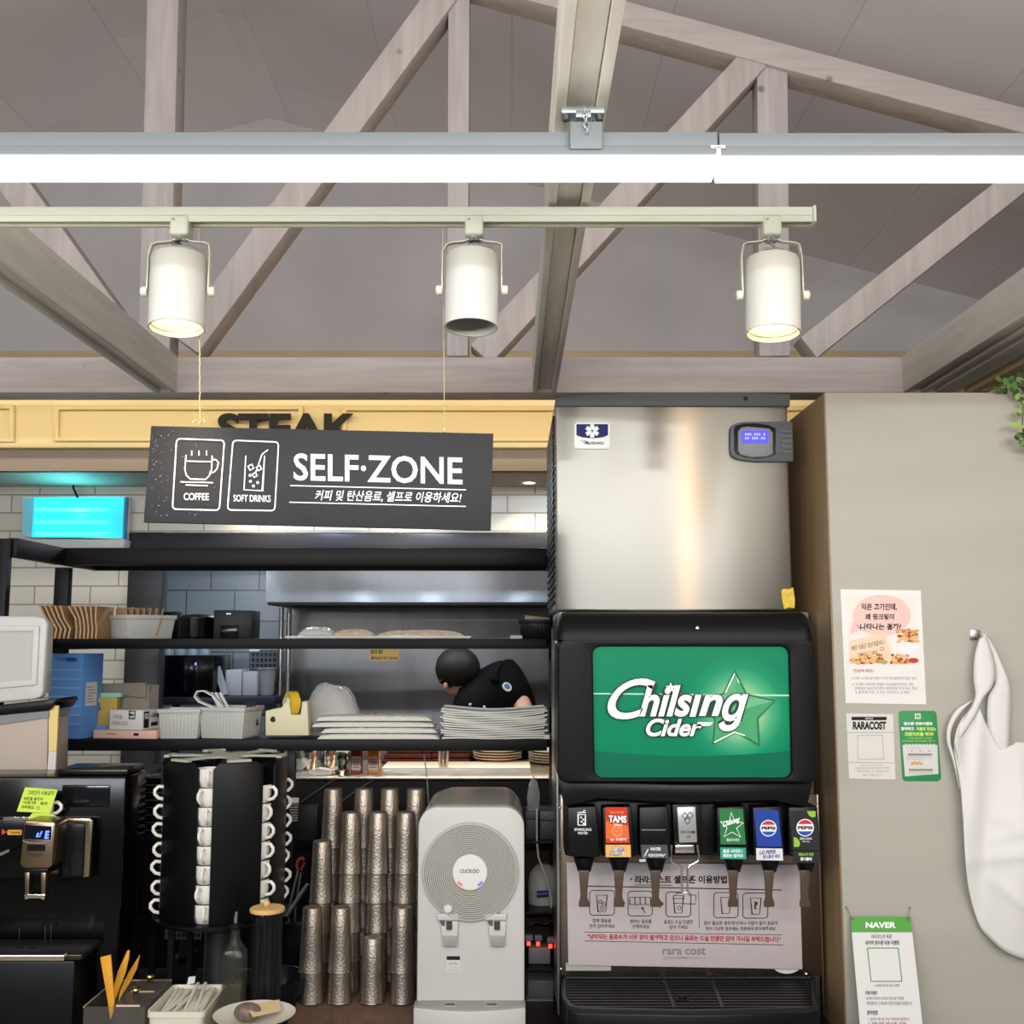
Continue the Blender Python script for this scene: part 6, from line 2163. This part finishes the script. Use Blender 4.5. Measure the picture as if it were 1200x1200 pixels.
for pts, lab in (([(117, 1122), (129.5, 1119), (134, 1172), (133, 1186), (129, 1196), (126, 1174)], 'wide orange wooden paddle leaning at the outer corner of the caddy'),
                 ([(149, 1114), (151.5, 1113.5), (151, 1123), (147, 1140), (137, 1166), (133, 1176), (132, 1160), (138, 1138)], 'round tipped orange wooden paddle in the middle of the caddy'),
                 ([(164, 1118.5), (160, 1136), (152, 1152), (143, 1166), (138, 1176), (140, 1162), (150, 1140)], 'pointed orange wooden paddle nearest the carousel in the caddy')):
    k = {'wide': 0, 'round': 1, 'pointed': 2}[lab.split()[0]]
    o = build('wooden_paddle', MB().pprism(pts, YQ + .05 + .045 * k, YQ + .056 + .045 * k), m_pad, bev=.0015)
    tag(o, lab, 'paddle', 'orange wooden paddles')
# white box of straws
YSb = 2.62
sb = thing('straw_box', 'white plastic box packed with paper wrapped straws at the counter edge', 'box', (P(213, 1180, YSb).x, YSb + .08, ZC))
sx0, sx1 = P(171, 1186, YSb).x, P(240, 1186, YSb).x
zs_t = P(210, 1186, YSb).z
mb = MB()
dd = .205
for q, (ins, z) in enumerate(((.008, ZC + .0005), (0, zs_t - .012))):
    pass
oo = [(sx0, YSb), (sx1, YSb), (sx1 - .0, YSb + dd), (sx0 + .0, YSb + dd)]


def rloop(ins, z, r=.014):
    return [Vector((x, y, z)) for x, y in rrect(sx0 + ins, YSb + ins, sx1 - ins, YSb + dd - ins, r, 5)]


L = [rloop(.01, ZC + .0005), rloop(.003, zs_t - .014), rloop(0, zs_t - .013), rloop(0, zs_t), rloop(.004, zs_t), rloop(.008, zs_t - .008), rloop(.012, ZC + .03)]
nn = len(L[0])
vs = [p for l in L for p in l]
fs = [tuple(range(nn))[::-1], tuple((len(L) - 1) * nn + i for i in range(nn))]
for a in range(len(L) - 1):
    for i in range(nn):
        j = (i + 1) % nn
        fs.append((a * nn + i, a * nn + j, (a + 1) * nn + j, (a + 1) * nn + i))
build('bin', MB().add(vs, fs), mat('ivory_plastic', '#d6d0be', .4), sb, ang=40)
m_straw = mat('straw_paper', '#d8d3c4', .6)
rnd = random.Random(11)
first = None
for k in range(42):
    f = (k % 14) / 13
    lay = k // 14
    x = sx0 + .02 + (sx1 - sx0 - .04) * f + rnd.uniform(-.003, .003)
    z = zs_t - .030 + lay * .0095 + rnd.uniform(0, .002)
    tilt = rnd.uniform(-.014, .014)
    c = Vector((x, YSb + .102, z))
    lift = .018 if k in (35, 38) else rnd.uniform(0, .004)
    p0, p1 = c + Vector((-tilt, -.084, 0)), c + Vector((tilt + .004, .084, lift))
    p0.x, p1.x = min(max(p0.x, sx0 + .017), sx1 - .017), min(max(p1.x, sx0 + .017), sx1 - .017)
    o = build('paper_straw', MB().tube([p0, p0.lerp(p1, .5), p1], .0045, 6), m_straw)
    tag(o, 'paper wrapped white straw lying in the white box at the counter edge', 'straw', 'wrapped straws in the white box')
o = build('paper_slip', MB().pprism([(221, 1145), (229, 1144), (228, 1152), (219, 1154)], YSb + .17, YSb + .172), m_paper)
tag(o, 'white paper slip poking up at the back of the straw box', 'paper')

# syrup bottle
YBt = 2.70
c = P(273, 1195, YBt)
bt = thing('glass_bottle', 'square clear glass syrup bottle with a steel pourer before the carousel', 'bottle', (c.x, YBt, ZC))
m_gl = mat('bottle_glass', '#4a4a42', .05, alpha=.22, spec=1)
bz = lambda y: P(273, y, YBt).z
w_ = .0265


def sq(w2, z, r):
    return [Vector((x, y, z)) for x, y in rrect(c.x - w2, YBt - w2, c.x + w2, YBt + w2, min(r, w2 * .99), 4)]


rows = [(w_, ZC + .0005, .006), (w_, bz(1122), .006), (w_ * .97, bz(1115), .01), (w_ * .7, bz(1108), .016), (.0115, bz(1101), .011), (.0105, bz(1090), .0105), (.0115, bz(1088), .0115)]
vs = [p for q in rows for p in sq(*q)]
nn = len(sq(*rows[0]))
fs = [tuple(range(nn))[::-1], tuple((len(rows) - 1) * nn + i for i in range(nn))]
for a in range(len(rows) - 1):
    for i in range(nn):
        j = (i + 1) % nn
        fs.append((a * nn + i, a * nn + j, (a + 1) * nn + j, (a + 1) * nn + i))
build('glass_body', MB().add(vs, fs), m_gl, bt, ang=50)
build('syrup', MB().box(c.x - w_ * .86, c.x + w_ * .86, YBt - w_ * .86, YBt + w_ * .86, ZC + .006, bz(1150)), mat('syrup', '#4a4836', .1, alpha=.5), bt, bev=.004)
build('collar', MB().lathe([(.0135, bz(1088)), (.0165, bz(1086)), (.016, bz(1083)), (.007, bz(1081))], (c.x, YBt, 0), 20), m_black2, bt)
build('pourer', MB().tube([P(276, 1083, YBt), P(276.5, 1074, YBt), P(277.5, 1068, YBt)], [.0048, .004, .0028], 10), m_chrome, bt)
# tall straw jar with wooden lid
YJ = 2.70
c = P(310, 1195, YJ)
jr = thing('straw_jar', 'tall clear jar of black straws with a round wooden lid', 'jar', (c.x, YJ, ZC))
rj = 18.5 * YJ / FPX
zj = P(310, 1068, YJ).z
build('wooden_base', MB().lathe([(rj * .98, ZC + .0005), (rj, ZC + .004), (rj, ZC + .02), (rj * .96, ZC + .024)], (c.x, YJ, 0), 32), mat('jar_wood', '#b98a58', .5, var=.1, scale=30), jr)
build('glass_tube', MB().lathe([(rj * .94, ZC + .0245), (rj * .94, zj), (rj * .90, zj), (rj * .90, ZC + .026)], (c.x, YJ, 0), 36, cap=False), mat('jar_glass', '#1a1a1e', .05, alpha=.14, spec=.9), jr)
build('wooden_lid', MB().lathe([(.004, zj + .0005), (rj * 1.04, zj + .0005), (rj * 1.06, zj + .004), (rj * 1.05, zj + .008), (rj * .98, zj + .010), (.001, zj + .0105)], (c.x, YJ, 0), 36), mat('lid_wood', '#d3aa6c', .5, var=.1, scale=30), jr)
build('lid_knob', MB().sphere((c.x - .002, YJ, zj + .018), .0085, 14, 10), MATS['lid_wood'], jr)
m_bs = mat('black_straw', '#0d0d10', .35)
for k in range(24):
    a = k * 2.4
    r = rj * .82 * sqrt((k + .5) / 24)
    x, y = c.x + r * cos(a), YJ + r * sin(a)
    o = build('black_straw', MB().tube([(x, y, ZC + .027), (c.x + r * 1.02 * cos(a + .2), YJ + r * 1.02 * sin(a + .2), zj - .012 - .01 * (k % 3))], .0048, 8), m_bs)
    tag(o, 'thin black straw standing inside the tall wooden lidded jar', 'straw', 'black straws in the tall jar')
# plate with a paper liner and an egg shaped stone
c = P(298, 1200, 2.54)
hpl = P(298, 1187, 2.54).z - ZC - .02
o = build('white_plate', MB().lathe([(.05, 0), (.055, .003), (.088, .016), (.09, .019), (.086, .019), (.055, .006), (.001, .005)], (c.x, 2.54, ZC + .001 + hpl), 40), mat('plate_white', '#d9d4c4', .25))
tag(o, 'white plate at the counter edge carrying a brown stone', 'plate')
o = build('wooden_block', MB().box(c.x - .045, c.x + .045, 2.49, 2.58, ZC + .0005, ZC + hpl), m_brown, bev=.004)
tag(o, 'small brown wooden block propping up the white plate', 'block')
zpl = ZC + hpl + .006
o = build('paper_liner', MB().prism([P(288, 1190, 2.52), P(327, 1183, 2.60), P(329, 1196, 2.56), P(296, 1204, 2.48)], (0, 0, .001)), mat('buff_paper', '#d4bd94', .7))
o.location.z = zpl + .012
tag(o, 'buff paper liner on the white plate beside the brown stone', 'paper')
mb = MB().sphere((P(290, 1190, 2.52).x, 2.52, zpl + .022), .024, 28, 20, (1.25, .9, .85))
o = build('brown_stone', mb, mat('mottled_brown', '#6a5a52', .4, var=.35, scale=70, bump=.4, bscale=60))
tag(o, 'mottled brown egg shaped stone lying on the white plate', 'stone')
# things in the shadow behind: round basin, white grid, red handled scissors
o = build('dark_basin', MB().lathe([(.06, 0), (.085, .05), (.092, .085), (.095, .086), (.09, .05), (.06, .006), (.001, .006)], (P(328, 1150, 3.05).x - .03, 3.09, ZC + .0005), 40), mat('basin_blue', '#10131c', .25))
tag(o, 'dark round basin half hidden behind the tall straw jar', 'basin')
gr = thing('vent_grille', 'grey perforated grille on the dark panel below the carousel', 'grille', P(215, 1101, 3.36))
build('plate', MB().pbox(193, 1077, 236, 1101, 3.33, 3.335), mat('grille_grey', '#68686a', .5), gr, bev=.001)
mb = MB()
for i in range(7):
    for j in range(3):
        mb.pbox(197 + 5.6 * i, 1080 + 7 * j, 200.4 + 5.6 * i, 1084 + 7 * j, 3.3285, 3.33)
build('hole', mb, m_ink, gr)
build('bracket', MB().pbox(210, 1095, 219, 1130, 3.336, 3.42), m_black, gr)
build('foot', MB().box(P(205, 1100, 3.36).x, P(225, 1100, 3.36).x, 3.336, 3.43, ZC + .0005, P(215, 1120, 3.36).z), m_black, gr)
scz = thing('scissors', 'red handled scissors standing behind the carousel next to the tumblers', 'scissors', P(346, 1060, 3.37))
for s, dx in ((0, 0), (1, 7)):
    ringp = [P(352 + dx * .6 + 4 * cos(a) - 3 * sin(a) * .5, 1012 + dx * .5 + 6.5 * sin(a), 3.36) for a in [2 * pi * k / 14 for k in range(14)]]
    build('handle', MB().tube(ringp, .0045, 6, True), mat('scissor_red', '#b23a2e', .4) if s == 0 else m_black2, scz)
    build('blade', MB().tube([P(350 + dx * .5, 1018, 3.36), P(340 + dx, 1060, 3.36), P(338 + dx, 1090, 3.36)], [.004, .004, .002], 6), m_steel2, scz)
o = build('dark_caddy', MB().pbox(332, 1075, 360, 1140, 3.345, 3.42), m_black2, bev=.004)
o.location.z = ZC + .0005
tag(o, 'dark caddy behind the tumblers holding the scissors', 'caddy')
o = build('steel_rail', MB().tube([P(336, 1074, 3.33), P(361, 1036, 3.345)], .007, 8), m_steel2)
tag(o, 'short slanted steel rail between the carousel and the tumblers', 'rail')
bk = thing('card_box', 'dark box of pale cards between the carousel and the back tumblers', 'box', P(356, 965, 3.41))
build('box', MB().pbox(342, 944, 372, 985, 3.43, 3.455), m_black, bk, bev=.002)
mb = MB()
for k in range(9):
    mb.pbox(338 + .3 * k, 936 + 3.1 * k, 350 - .2 * k, 937.6 + 3.1 * k, 3.42, 3.428)
build('card_edge', mb, m_gink, bk)
build('top_card', MB().pbox(337.5, 935, 350, 941, 3.416, 3.4195), m_paper, bk)

# ================================================================== PAPERS ON THE PARTITION
YWL = 2.85
yk = YWL - .0022


def sheet(name, label, cat, pts, col='#dfddd8', nm='sheet'):
    t = thing(name, label, cat, P(pts[-1][0], pts[-1][1], YWL - .0012))
    build(nm, MB().pprism(pts, YWL - .0016, YWL - .0004), mat('paper_' + col, col, .6), t)
    return t


po = sheet('chicken_poster', 'white poster with a pink speech bubble and fried chicken on the partition', 'poster', [(985, 690.5), (1079, 692), (1085.5, 825.5), (991, 824)])
build('picture_ground', MB().flat([(992, 696.5), (1073.5, 698), (1077.5, 779), (995, 778)], yk + .0003), mat('pale_pink', '#ecd9d2', .6), po, smooth=False)
bub = [(1033.5 + 35 * cos(a) * (1 if abs(cos(a)) < .8 else .97), 721 + 24 * sin(a)) for a in [2 * pi * k / 40 for k in range(40)]]
build('speech_bubble', MB().flat(bub, yk).flat([(999, 727), (1010, 738), (996, 744)], yk), mat('bubble_pink', '#e3bdb4', .6), po, smooth=False)
mb = MB()
for s_, x0, y0, x1, y1 in (('익은 고기인데,', 1009.5, 707, 1051, 715.5), ('왜 핑크빛이', 1014, 719, 1048, 726.5), ('나타나는 걸까?', 1008, 730.5, 1056, 738)):
    mb.txt(s_, x0, y0, x1, y1, yk - .0004, .03, .05)
build('headline', mb, m_ink, po, smooth=False)
build('speech_card', MB().flat([(995, 751), (1037, 741.5), (1045, 768), (1040, 778), (995.5, 778)], yk - .0002), mat('card_peach', '#e5c9ac', .6), po, smooth=False)
mb = MB().txt('해당 식품은 정상제품이니', 998, 757, 1036, 763, yk - .0005, .0, 0, -.2).txt('안심하고 드세요', 1005, 765, 1028, 770, yk - .0005, .0, 0, -.15)
mb.line(circ(1033.5, 760.5, 2, 12), .5, yk - .0005, True)
build('card_text', mb, m_ink, po, smooth=False)
build('bucket_print', MB().flat([(1044, 750), (1048, 747), (1053, 768), (1048, 768)], yk - .0004).flat([(1052, 751), (1076, 751), (1073, 771), (1055, 771)], yk - .0005), mat('bucket_white', '#dfe0e0', .6), po, smooth=False)
rnd = random.Random(3)
cols = [mat('chicken_%d' % k, c_, .6) for k, c_ in enumerate(('#b9763a', '#d79a55', '#8f4f26', '#e0b277'))]
for k, m_ in enumerate(cols):
    mb = MB()
    for (cx_, cy_, rx, ry, n_) in ((1064, 745, 12, 7, 12), (1022, 772, 13, 5, 11), (1054, 772, 10, 5, 8), (1006, 775, 8, 3, 5)):
        for q in range(n_):
            x, y = cx_ + rnd.uniform(-rx, rx), cy_ + rnd.uniform(-ry, ry)
            mb.flat([(x + (1.6 + rnd.random() * 1.4) * cos(a) * (1.3 if k != 2 else .8), min(778.5, y + (1.2 + rnd.random()) * sin(a))) for a in [2 * pi * i / 7 for i in range(7)]], yk - .0008 - .0003 * k - .00001 * q)
    build('chicken_print', mb, m_, po, smooth=False)
build('sauce_print', MB().flat(circ(1070.5, 774, 6, 18, 3), yk - .0022), mat('sauce_red', '#b5402f', .5), po, smooth=False)
build('lettuce_print', MB().flat(circ(1036.5, 776, 3.6, 10, 2.4), yk - .002), mat('lettuce', '#8dae5c', .6), po, smooth=False)
build('subheading', MB().txt('안심하세요?', 1000, 784, 1024, 788, yk, .02), mat('brick_ink', '#b26145', .6), po, smooth=False)
mb = MB()
for s_, x0, y0, x1, y1 in (('✓', 998, 793, 1001, 796.5), ('익은 고기의 핑크색은 고기의 미오글로빈이 있는 현상', 1002, 793, 1074, 796.6), ('✓', 998, 800, 1001, 803.5), ('고기에 구워지면 대체로 미오글로빈이라는 색소', 1002, 800, 1071, 803.8), ('단백질이 열과 만나면서 분홍빛을 띠게 되는 현상', 1002, 804.8, 1075, 808.4), ('노릇하게 익은 고기는 안심하고 드세요', 1002, 809.4, 1066, 813)):
    mb.txt(s_, x0, y0, x1, y1, yk, .005)
build('body_text', mb, m_gink, po, smooth=False)

ra_ = sheet('menu_notice', 'small grey white notice with bold black heading and an empty square on the partition', 'notice', [(991.5, 836), (1046.5, 837), (1049.5, 913.5), (995, 912.5)], '#d3d0c9')
mb = MB().frect(998, 840, 1039, 844, yk).txt('RARACOST', 999.5, 845.5, 1038.5, 855, yk, .05)
build('headline', mb, m_ink, ra_, smooth=False)
build('headline_tag', MB().txt('라라코스트', 1014, 840.8, 1023, 843.2, yk - .0004, .02), m_wink, ra_, smooth=False)
mb = MB().line([(992.5, 858.6), (1047.5, 858.2)], .5, yk).line([(994, 893.2), (1049, 894)], .5, yk)
mb.line([(1005, 862), (1034, 861.5), (1036, 889.5), (1005.5, 890)], .5, yk, True)
for s_, x0, y0, x1, y1 in (('라라코스트 모바일 메뉴판', 1009, 895.6, 1034, 897.6), ('QR코드를 스캔하시면 메뉴와 이벤트를', 1003, 899, 1042, 901.2), ('확인하실 수 있습니다', 1005, 902.6, 1041, 905), ('감사합니다', 1011, 907, 1035, 909)):
    mb.txt(s_, x0, y0, x1, y1, yk)
build('body_text', mb, m_gink, ra_, smooth=False)

gc = thing('green_notice', 'green rounded review event card with a white lower half on the partition', 'notice', P(1060, 916, YWL - .0012))
build('card', MB().pprism([(1053, 836), (1055.5, 833), (1095, 833), (1097.5, 836), (1103, 912), (1100, 915.5), (1060, 915.5), (1057.5, 912.5)], YWL - .0016, YWL - .0004), mat('card_green', '#2a8a4e', .5), gc, bev=.0003)
scal = [(1057.5, 873)] + [(1057.5 + 41 * k / 20, 872 + (1 if k % 2 else -.6)) for k in range(1, 20)] + [(1098.5, 873), (1099.8, 907), (1060.5, 910)]
build('white_field', MB().flat(scal, yk), m_paper, gc, smooth=False)
build('logo_square', MB().frect(1072, 836, 1079, 842.6, yk), m_paper, gc, smooth=False)
build('logo_letter', MB().txt('N', 1073.8, 837.4, 1077.4, 841.2, yk - .0004, .06), MATS['card_green'], gc, smooth=False)
mb = MB().txt('영수증 리뷰이벤트', 1059, 846, 1093, 850, yk, .04).txt('참여하고', 1056, 852, 1071, 856, yk, .04)
build('white_heading', mb, m_wink, gc, smooth=False)
mb = MB().txt('더블로 맛있는', 1074, 852, 1097, 856.4, yk, .04).txt('크림치즈볼 먹자!', 1060, 858, 1094, 862.6, yk, .05)
mb.txt('영수증을 촬영하시고 리뷰를', 1064, 864, 1092, 866, yk).txt('남겨주시면 크림치즈볼을 드립니다', 1058, 867.2, 1096, 869.4, yk)
build('lime_heading', mb, mat('lime_text', '#c8e070', .5), gc, smooth=False)
mb = MB().frect(1064, 883, 1092, 885.6, yk - .0004).frect(1065, 901, 1093, 903.6, yk - .0004)
for s_, x0, y0, x1, y1 in (('이벤트 참여방법', 1067, 875.6, 1078, 877), ('1  2  3', 1068, 879, 1090, 881), ('영수증 리뷰 참여 방법 안내', 1062, 886.6, 1092, 888.2), ('네이버 앱에서 검색', 1062, 889, 1080, 890.4), ('리뷰 작성 후 직원에게 보여주세요', 1064, 904.6, 1094, 906.4), ('감사합니다', 1070, 907.2, 1090, 908.6)):
    mb.txt(s_, x0, y0, x1, y1, yk - .0004)
build('body_text', mb, m_gink, gc, smooth=False)
mb = MB()
for k in range(5):
    mb.flat(circ(1069 + 2.6 * k, 895 - 1.2 * (k % 2), 1.8, 9), yk - .0004 - .00005 * k)
build('snack_print', mb, cols[1], gc, smooth=False)

# NAVER mini banner, leaning out from the wall towards its foot
YBn0, YBn1 = 2.835, 2.76


def BN(x, y, d=0):
    za, zb_n = P(1040, 1074, YBn0).z, P(1040, 1200, YBn1).z
    k_n = (YBn1 - YBn0) / (zb_n - za)              # depth per metre of height on the leaning sheet
    q = P(x, y, 1.0) - Vector((0, 0, CZ))
    t = (YBn0 - d + k_n * (CZ - za)) / (1.0 - k_n * q.z)
    return Vector((q.x * t, t, CZ + q.z * t))


bn = thing('mini_banner', 'white mini banner with a green heading strip leaning on the partition', 'banner', BN(1040, 1330))


def bflat(mb, pts, d):
    p = [BN(x, y, d) for x, y in pts]
    mb.add(p, [tuple(range(len(p)))])
    return mb


def bl(y):   # left edge of the leaning sheet
    return 996.5 + (y - 1074) * .0885


def br(y):
    return 1067 + (y - 1074) * .112


mb = MB()
for q, (y0, y1) in enumerate(((1092.6, 1330),)):
    mb.prism([BN(bl(y0), y0), BN(br(y0), y0), BN(br(y1), y1), BN(bl(y1), y1)], (0, .001, 0))
build('sheet', mb, mat('banner_white', '#d6d5d1', .5), bn)
mb = MB().prism([BN(bl(1074), 1074), BN(br(1074), 1074), BN(br(1092.5), 1092.5), BN(bl(1092.5), 1092.5)], (0, .001, 0))
build('green_header', mb, mat('banner_green', '#4f9a3c', .5), bn)
fnb = lambda x, y: BN(x, y, .0008)
fnb2 = lambda x, y: BN(x, y, .0012)
build('brand_lettering', MB().txt('NAVER', 1014.5, 1080.5, 1050, 1087.5, 0, .045, fn=fnb), m_wink, bn, smooth=False)
ink_i = mat('slate_ink', '#4a4654', .6)
build('heading', MB().txt('라라코스트 독촌', 1021, 1095, 1045, 1100, 0, .015, .15, fn=fnb).txt('네이버 영수증 리뷰 이벤트', 1014, 1102, 1054, 1107.5, 0, .03, .15, fn=fnb), ink_i, bn, smooth=False)
mb = MB()
fr_ = [(1016.5, 1111), (1052.5, 1111), (1057, 1150), (1020.8, 1150)]
for i in range(4):
    a, b = fr_[i], fr_[(i + 1) % 4]
    n2 = Vector((b[1] - a[1], a[0] - b[0])).normalized() * .6
    bflat(mb, [(a[0] + n2.x, a[1] + n2.y), (b[0] + n2.x, b[1] + n2.y), (b[0] - n2.x, b[1] - n2.y), (a[0] - n2.x, a[1] - n2.y)], .0008)
build('green_frame', mb, MATS['banner_green'], bn, smooth=False)
mb = MB()
for s_, x0, y0, x1, y1, b_ in (('※ 네이버 영수증 리뷰 이벤트', 1025, 1153, 1054, 1157, 0), ('리뷰이벤트', 1014, 1161, 1028, 1166, .03), ('네이버 라라코스트에서 영수증 리뷰를', 1015, 1168, 1059, 1172, 0), ('작성해주신 고객님께 크림치즈볼을 증정합니다', 1015.5, 1173.6, 1069, 1178, 0), ('참여방법', 1016, 1184, 1028.5, 1189.5, .03), ('1. 네이버 영수증 리뷰 이벤트에 참여하기', 1017, 1192.4, 1066, 1196.4, 0), ('2. 리뷰 작성', 1017.5, 1197.6, 1036, 1201.5, .02), ('사진과 함께 글을 남기면 됩니다', 1018, 1206, 1066, 1210, 0)):
    mb.txt(s_, x0, y0, x1, y1, 0, b_, .1, fn=fnb)
build('body_text', mb, ink_i, bn, smooth=False)
build('red_text', MB().txt('영수증 리뷰', 1038, 1197.6, 1062, 1201.5, 0, .02, .1, fn=fnb), m_rink, bn, smooth=False)
for (a, b) in (((991.5, 1062.5), (998, 1077)), ((1066, 1062.5), (1063.5, 1077))):
    p0, p1 = P(a[0], a[1], YWL - .002), BN(b[0], b[1], .001)
    build('wire_hook', MB().tube([p0, p0.lerp(p1, .5) + Vector((0, -.003, 0)), p1], .0012, 6), m_chrome, bn)
    build('pin', MB().sphere(p0 + Vector((0, -.002, 0)), .003, 10, 6), m_chrome, bn)
    build('eyelet', MB().lathe([(.004, 0), (.004, .0012), (.002, .0012)], BN(b[0] + 1, b[1], .001), 14, My), m_chrome, bn)

# ================================================================== APRON ON ITS HOOK
ap = thing('apron', 'white apron hanging by its straps from a metal wall hook', 'apron', P(1165, 745, YWL - .03))
m_ap = mat('white_cloth', '#d8d6d2', .7, bump=.15, bscale=5, bdist=.01)
YA = YWL - .035


def curve(pts, n=24):
    """Catmull-Rom through pixel points"""
    out = []
    P_ = [pts[0]] + list(pts) + [pts[-1]]
    for i in range(1, len(P_) - 2):
        for k in range(n):
            t_ = k / n
            a, b, c_, d_ = (Vector(P_[i + j]) for j in (-1, 0, 1, 2))
            out.append(.5 * ((2 * b) + (c_ - a) * t_ + (2 * a - 5 * b + 4 * c_ - d_) * t_ ** 2 + (3 * b - a - 3 * c_ + d_) * t_ ** 3))
    out.append(Vector(pts[-1]))
    return out


top = curve([(1118, 868), (1121, 856), (1128, 842), (1138, 830), (1144, 820), (1150, 835), (1157, 850), (1172, 876), (1186, 873), (1197, 870), (1240, 880), (1290, 900)], 8)
bot = curve([(1118, 878), (1127, 930), (1131, 1005), (1137, 1050), (1148, 1085), (1160, 1100), (1178, 1115), (1200, 1124), (1225, 1128), (1245, 1126), (1270, 1120), (1290, 1110)], 8)
top = [(p.x, p.y) for p in top]
bot = [(p.x, p.y) for p in bot]


def bodypt(i, v):
    (x0, y0), (x1, y1) = top[i], bot[i]
    x, y = x0 + (x1 - x0) * v, y0 + (y1 - y0) * v
    u = i / (len(top) - 1)
    d = .010 * sin(u * 9 + 1.0) + .008 * sin(u * 17 + v * 5) + .012 * sin(v * 7 + u * 5) * u + .018 * sin(pi * min(1, v)) * sin(pi * min(1, u * 1.2))
    cre = 0
    for (ax, ay, bx, by, am) in ((1133, 1010, 1200, 1000, .014), (1165, 985, 1200, 975, .012), (1150, 950, 1190, 965, .008), (1160, 1030, 1200, 1060, .008)):
        t_ = max(0, min(1, ((x - ax) * (bx - ax) + (y - ay) * (by - ay)) / ((bx - ax) ** 2 + (by - ay) ** 2)))
        q = sqrt((x - ax - t_ * (bx - ax)) ** 2 + (y - ay - t_ * (by - ay)) ** 2)
        cre += am * math.exp(-(q / 7) ** 2) * (.4 + .6 * t_)
    return P(x, y, YA - max(-.018, d + cre))


mb = MB()
NV = 40
for i in range(len(top)):
    for j in range(NV + 1):
        mb.v.append(bodypt(i, j / NV))
for i in range(len(top) - 1):
    for j in range(NV):
        a = i * (NV + 1) + j
        mb.f.append((a, a + 1, a + NV + 2, a + NV + 1))
        mb.mi.append(0)
o = build('body', mb, m_ap, ap, ang=80)
sm = o.modifiers.new('thick', 'SOLIDIFY')
sm.thickness = .0015


def strap(name, Lp, Rp, dl, dr):
    """cloth band between two pixel curves, dl/dr depths in front of the wall at each end"""
    Lc, Rc = curve(Lp, 8), curve(Rp, 8)
    n_ = min(len(Lc), len(Rc))
    mb = MB()
    for i in range(n_):
        f = i / (n_ - 1)
        for k in range(5):
            g = k / 4
            q = Lc[i].lerp(Rc[i], g)
            d = dl + (dr - dl) * f + .006 * sin(pi * g)
            mb.v.append(P(q.x, q.y, YA + .02 - d))
    for i in range(n_ - 1):
        for k in range(4):
            a = i * 5 + k
            mb.f.append((a, a + 5, a + 6, a + 1))
            mb.mi.append(0)
    o = build(name, mb, m_ap, ap, ang=80)
    s_ = o.modifiers.new('thick', 'SOLIDIFY')
    s_.thickness = .0015
    return o


strap('strap', [(1147, 748), (1142, 770), (1141, 795), (1143, 812), (1140, 824), (1132, 838), (1121, 855)], [(1156, 745), (1163, 765), (1167, 788), (1163, 805), (1153, 818), (1144, 838), (1126, 866)], .02, .03)
strap('strap', [(1149, 744), (1156, 755), (1164, 775), (1166, 800), (1158, 818), (1157, 850), (1160, 892)], [(1157, 743), (1168, 762), (1178, 785), (1184, 802), (1185, 825), (1184, 860), (1183, 892)], .012, .006)
strap('strap_loop', [(1140, 820), (1122, 830), (1111, 848), (1109, 868), (1116, 892), (1124, 925)], [(1144, 819), (1130, 832), (1118, 850), (1115, 868), (1120, 890), (1127, 925)], .012, .016)
hk = thing('wall_hook', 'square metal wall hook holding the white apron', 'hook', P(1143, 750, YWL - .01))
build('plate', MB().pbox(1137, 738, 1149, 750, YWL - .004, YWL - .0005), m_steel2, hk, bev=.001)
build('peg', MB().tube([P(1146, 747, YWL - .004), P(1147, 746, YWL - .05), P(1147, 742, YWL - .055)], .004, 8), m_steel2, hk)

# ================================================================== IVY ON TOP OF THE PARTITION
iv = thing('ivy_plant', 'green trailing artificial ivy on top of the partition beside the beam', 'plant', P(1195, 460, 2.9))
rnd = random.Random(5)
cols = [mat('ivy_%d' % k, c_, .5) for k, c_ in enumerate(('#3c5a2c', '#587a34', '#8fae4a'))]
stems = [[(1150, 458, 2.86), (1175, 452, 2.85), (1200, 450, 2.84), (1240, 448, 2.84)], [(1190, 455, 2.84), (1199, 475, 2.81), (1198, 500, 2.80), (1201, 525, 2.80)], [(1210, 450, 2.85), (1225, 480, 2.80), (1222, 530, 2.80)]]
for st_ in stems:
    build('stem', MB().tube([P(*p) for p in st_], .0018, 6), mat('ivy_stem', '#5c5a34', .6), iv)
k = 0
for st_, n_, spread in ((stems[0], 46, 9), (stems[1], 20, 4), (stems[2], 20, 5)):
    for q in range(n_):
        f = rnd.random() * (len(st_) - 1)
        i = min(int(f), len(st_) - 2)
        a, b = st_[i], st_[i + 1]
        g = f - i
        px, py = a[0] + (b[0] - a[0]) * g + rnd.gauss(0, spread), a[1] + (b[1] - a[1]) * g + rnd.gauss(0, spread * .7)
        if st_ is stems[0] and px < 1165:
            continue
        c = P(px, min(py, 458) if st_ is stems[0] else py, min(2.838, a[2] - rnd.random() * .03))
        r = rnd.uniform(.008, .013)
        M = Matrix.Translation(c) @ Matrix.Rotation(rnd.uniform(0, 6.28), 4, 'Y') @ Matrix.Rotation(rnd.uniform(-.8, .8), 4, 'X')
        prof = [(0, -1, 0), (.5, -.6, .12), (.75, 0, .2), (.5, .6, .12), (0, 1, -.05), (-.5, .6, .12), (-.75, 0, .2), (-.5, -.6, .12)]
        mb = MB().add([M @ Vector((x * r, z * r, y * r)) for x, y, z in prof] + [M @ Vector((0, 0, 0))], [(i2, (i2 + 1) % 8, 8) for i2 in range(8)])
        k += 1
        if k <= 90:
            build('leaf', mb, cols[k % 3] if st_ is not stems[0] else cols[(k % 5) // 2 if k % 5 < 4 else 0], iv, ang=60)
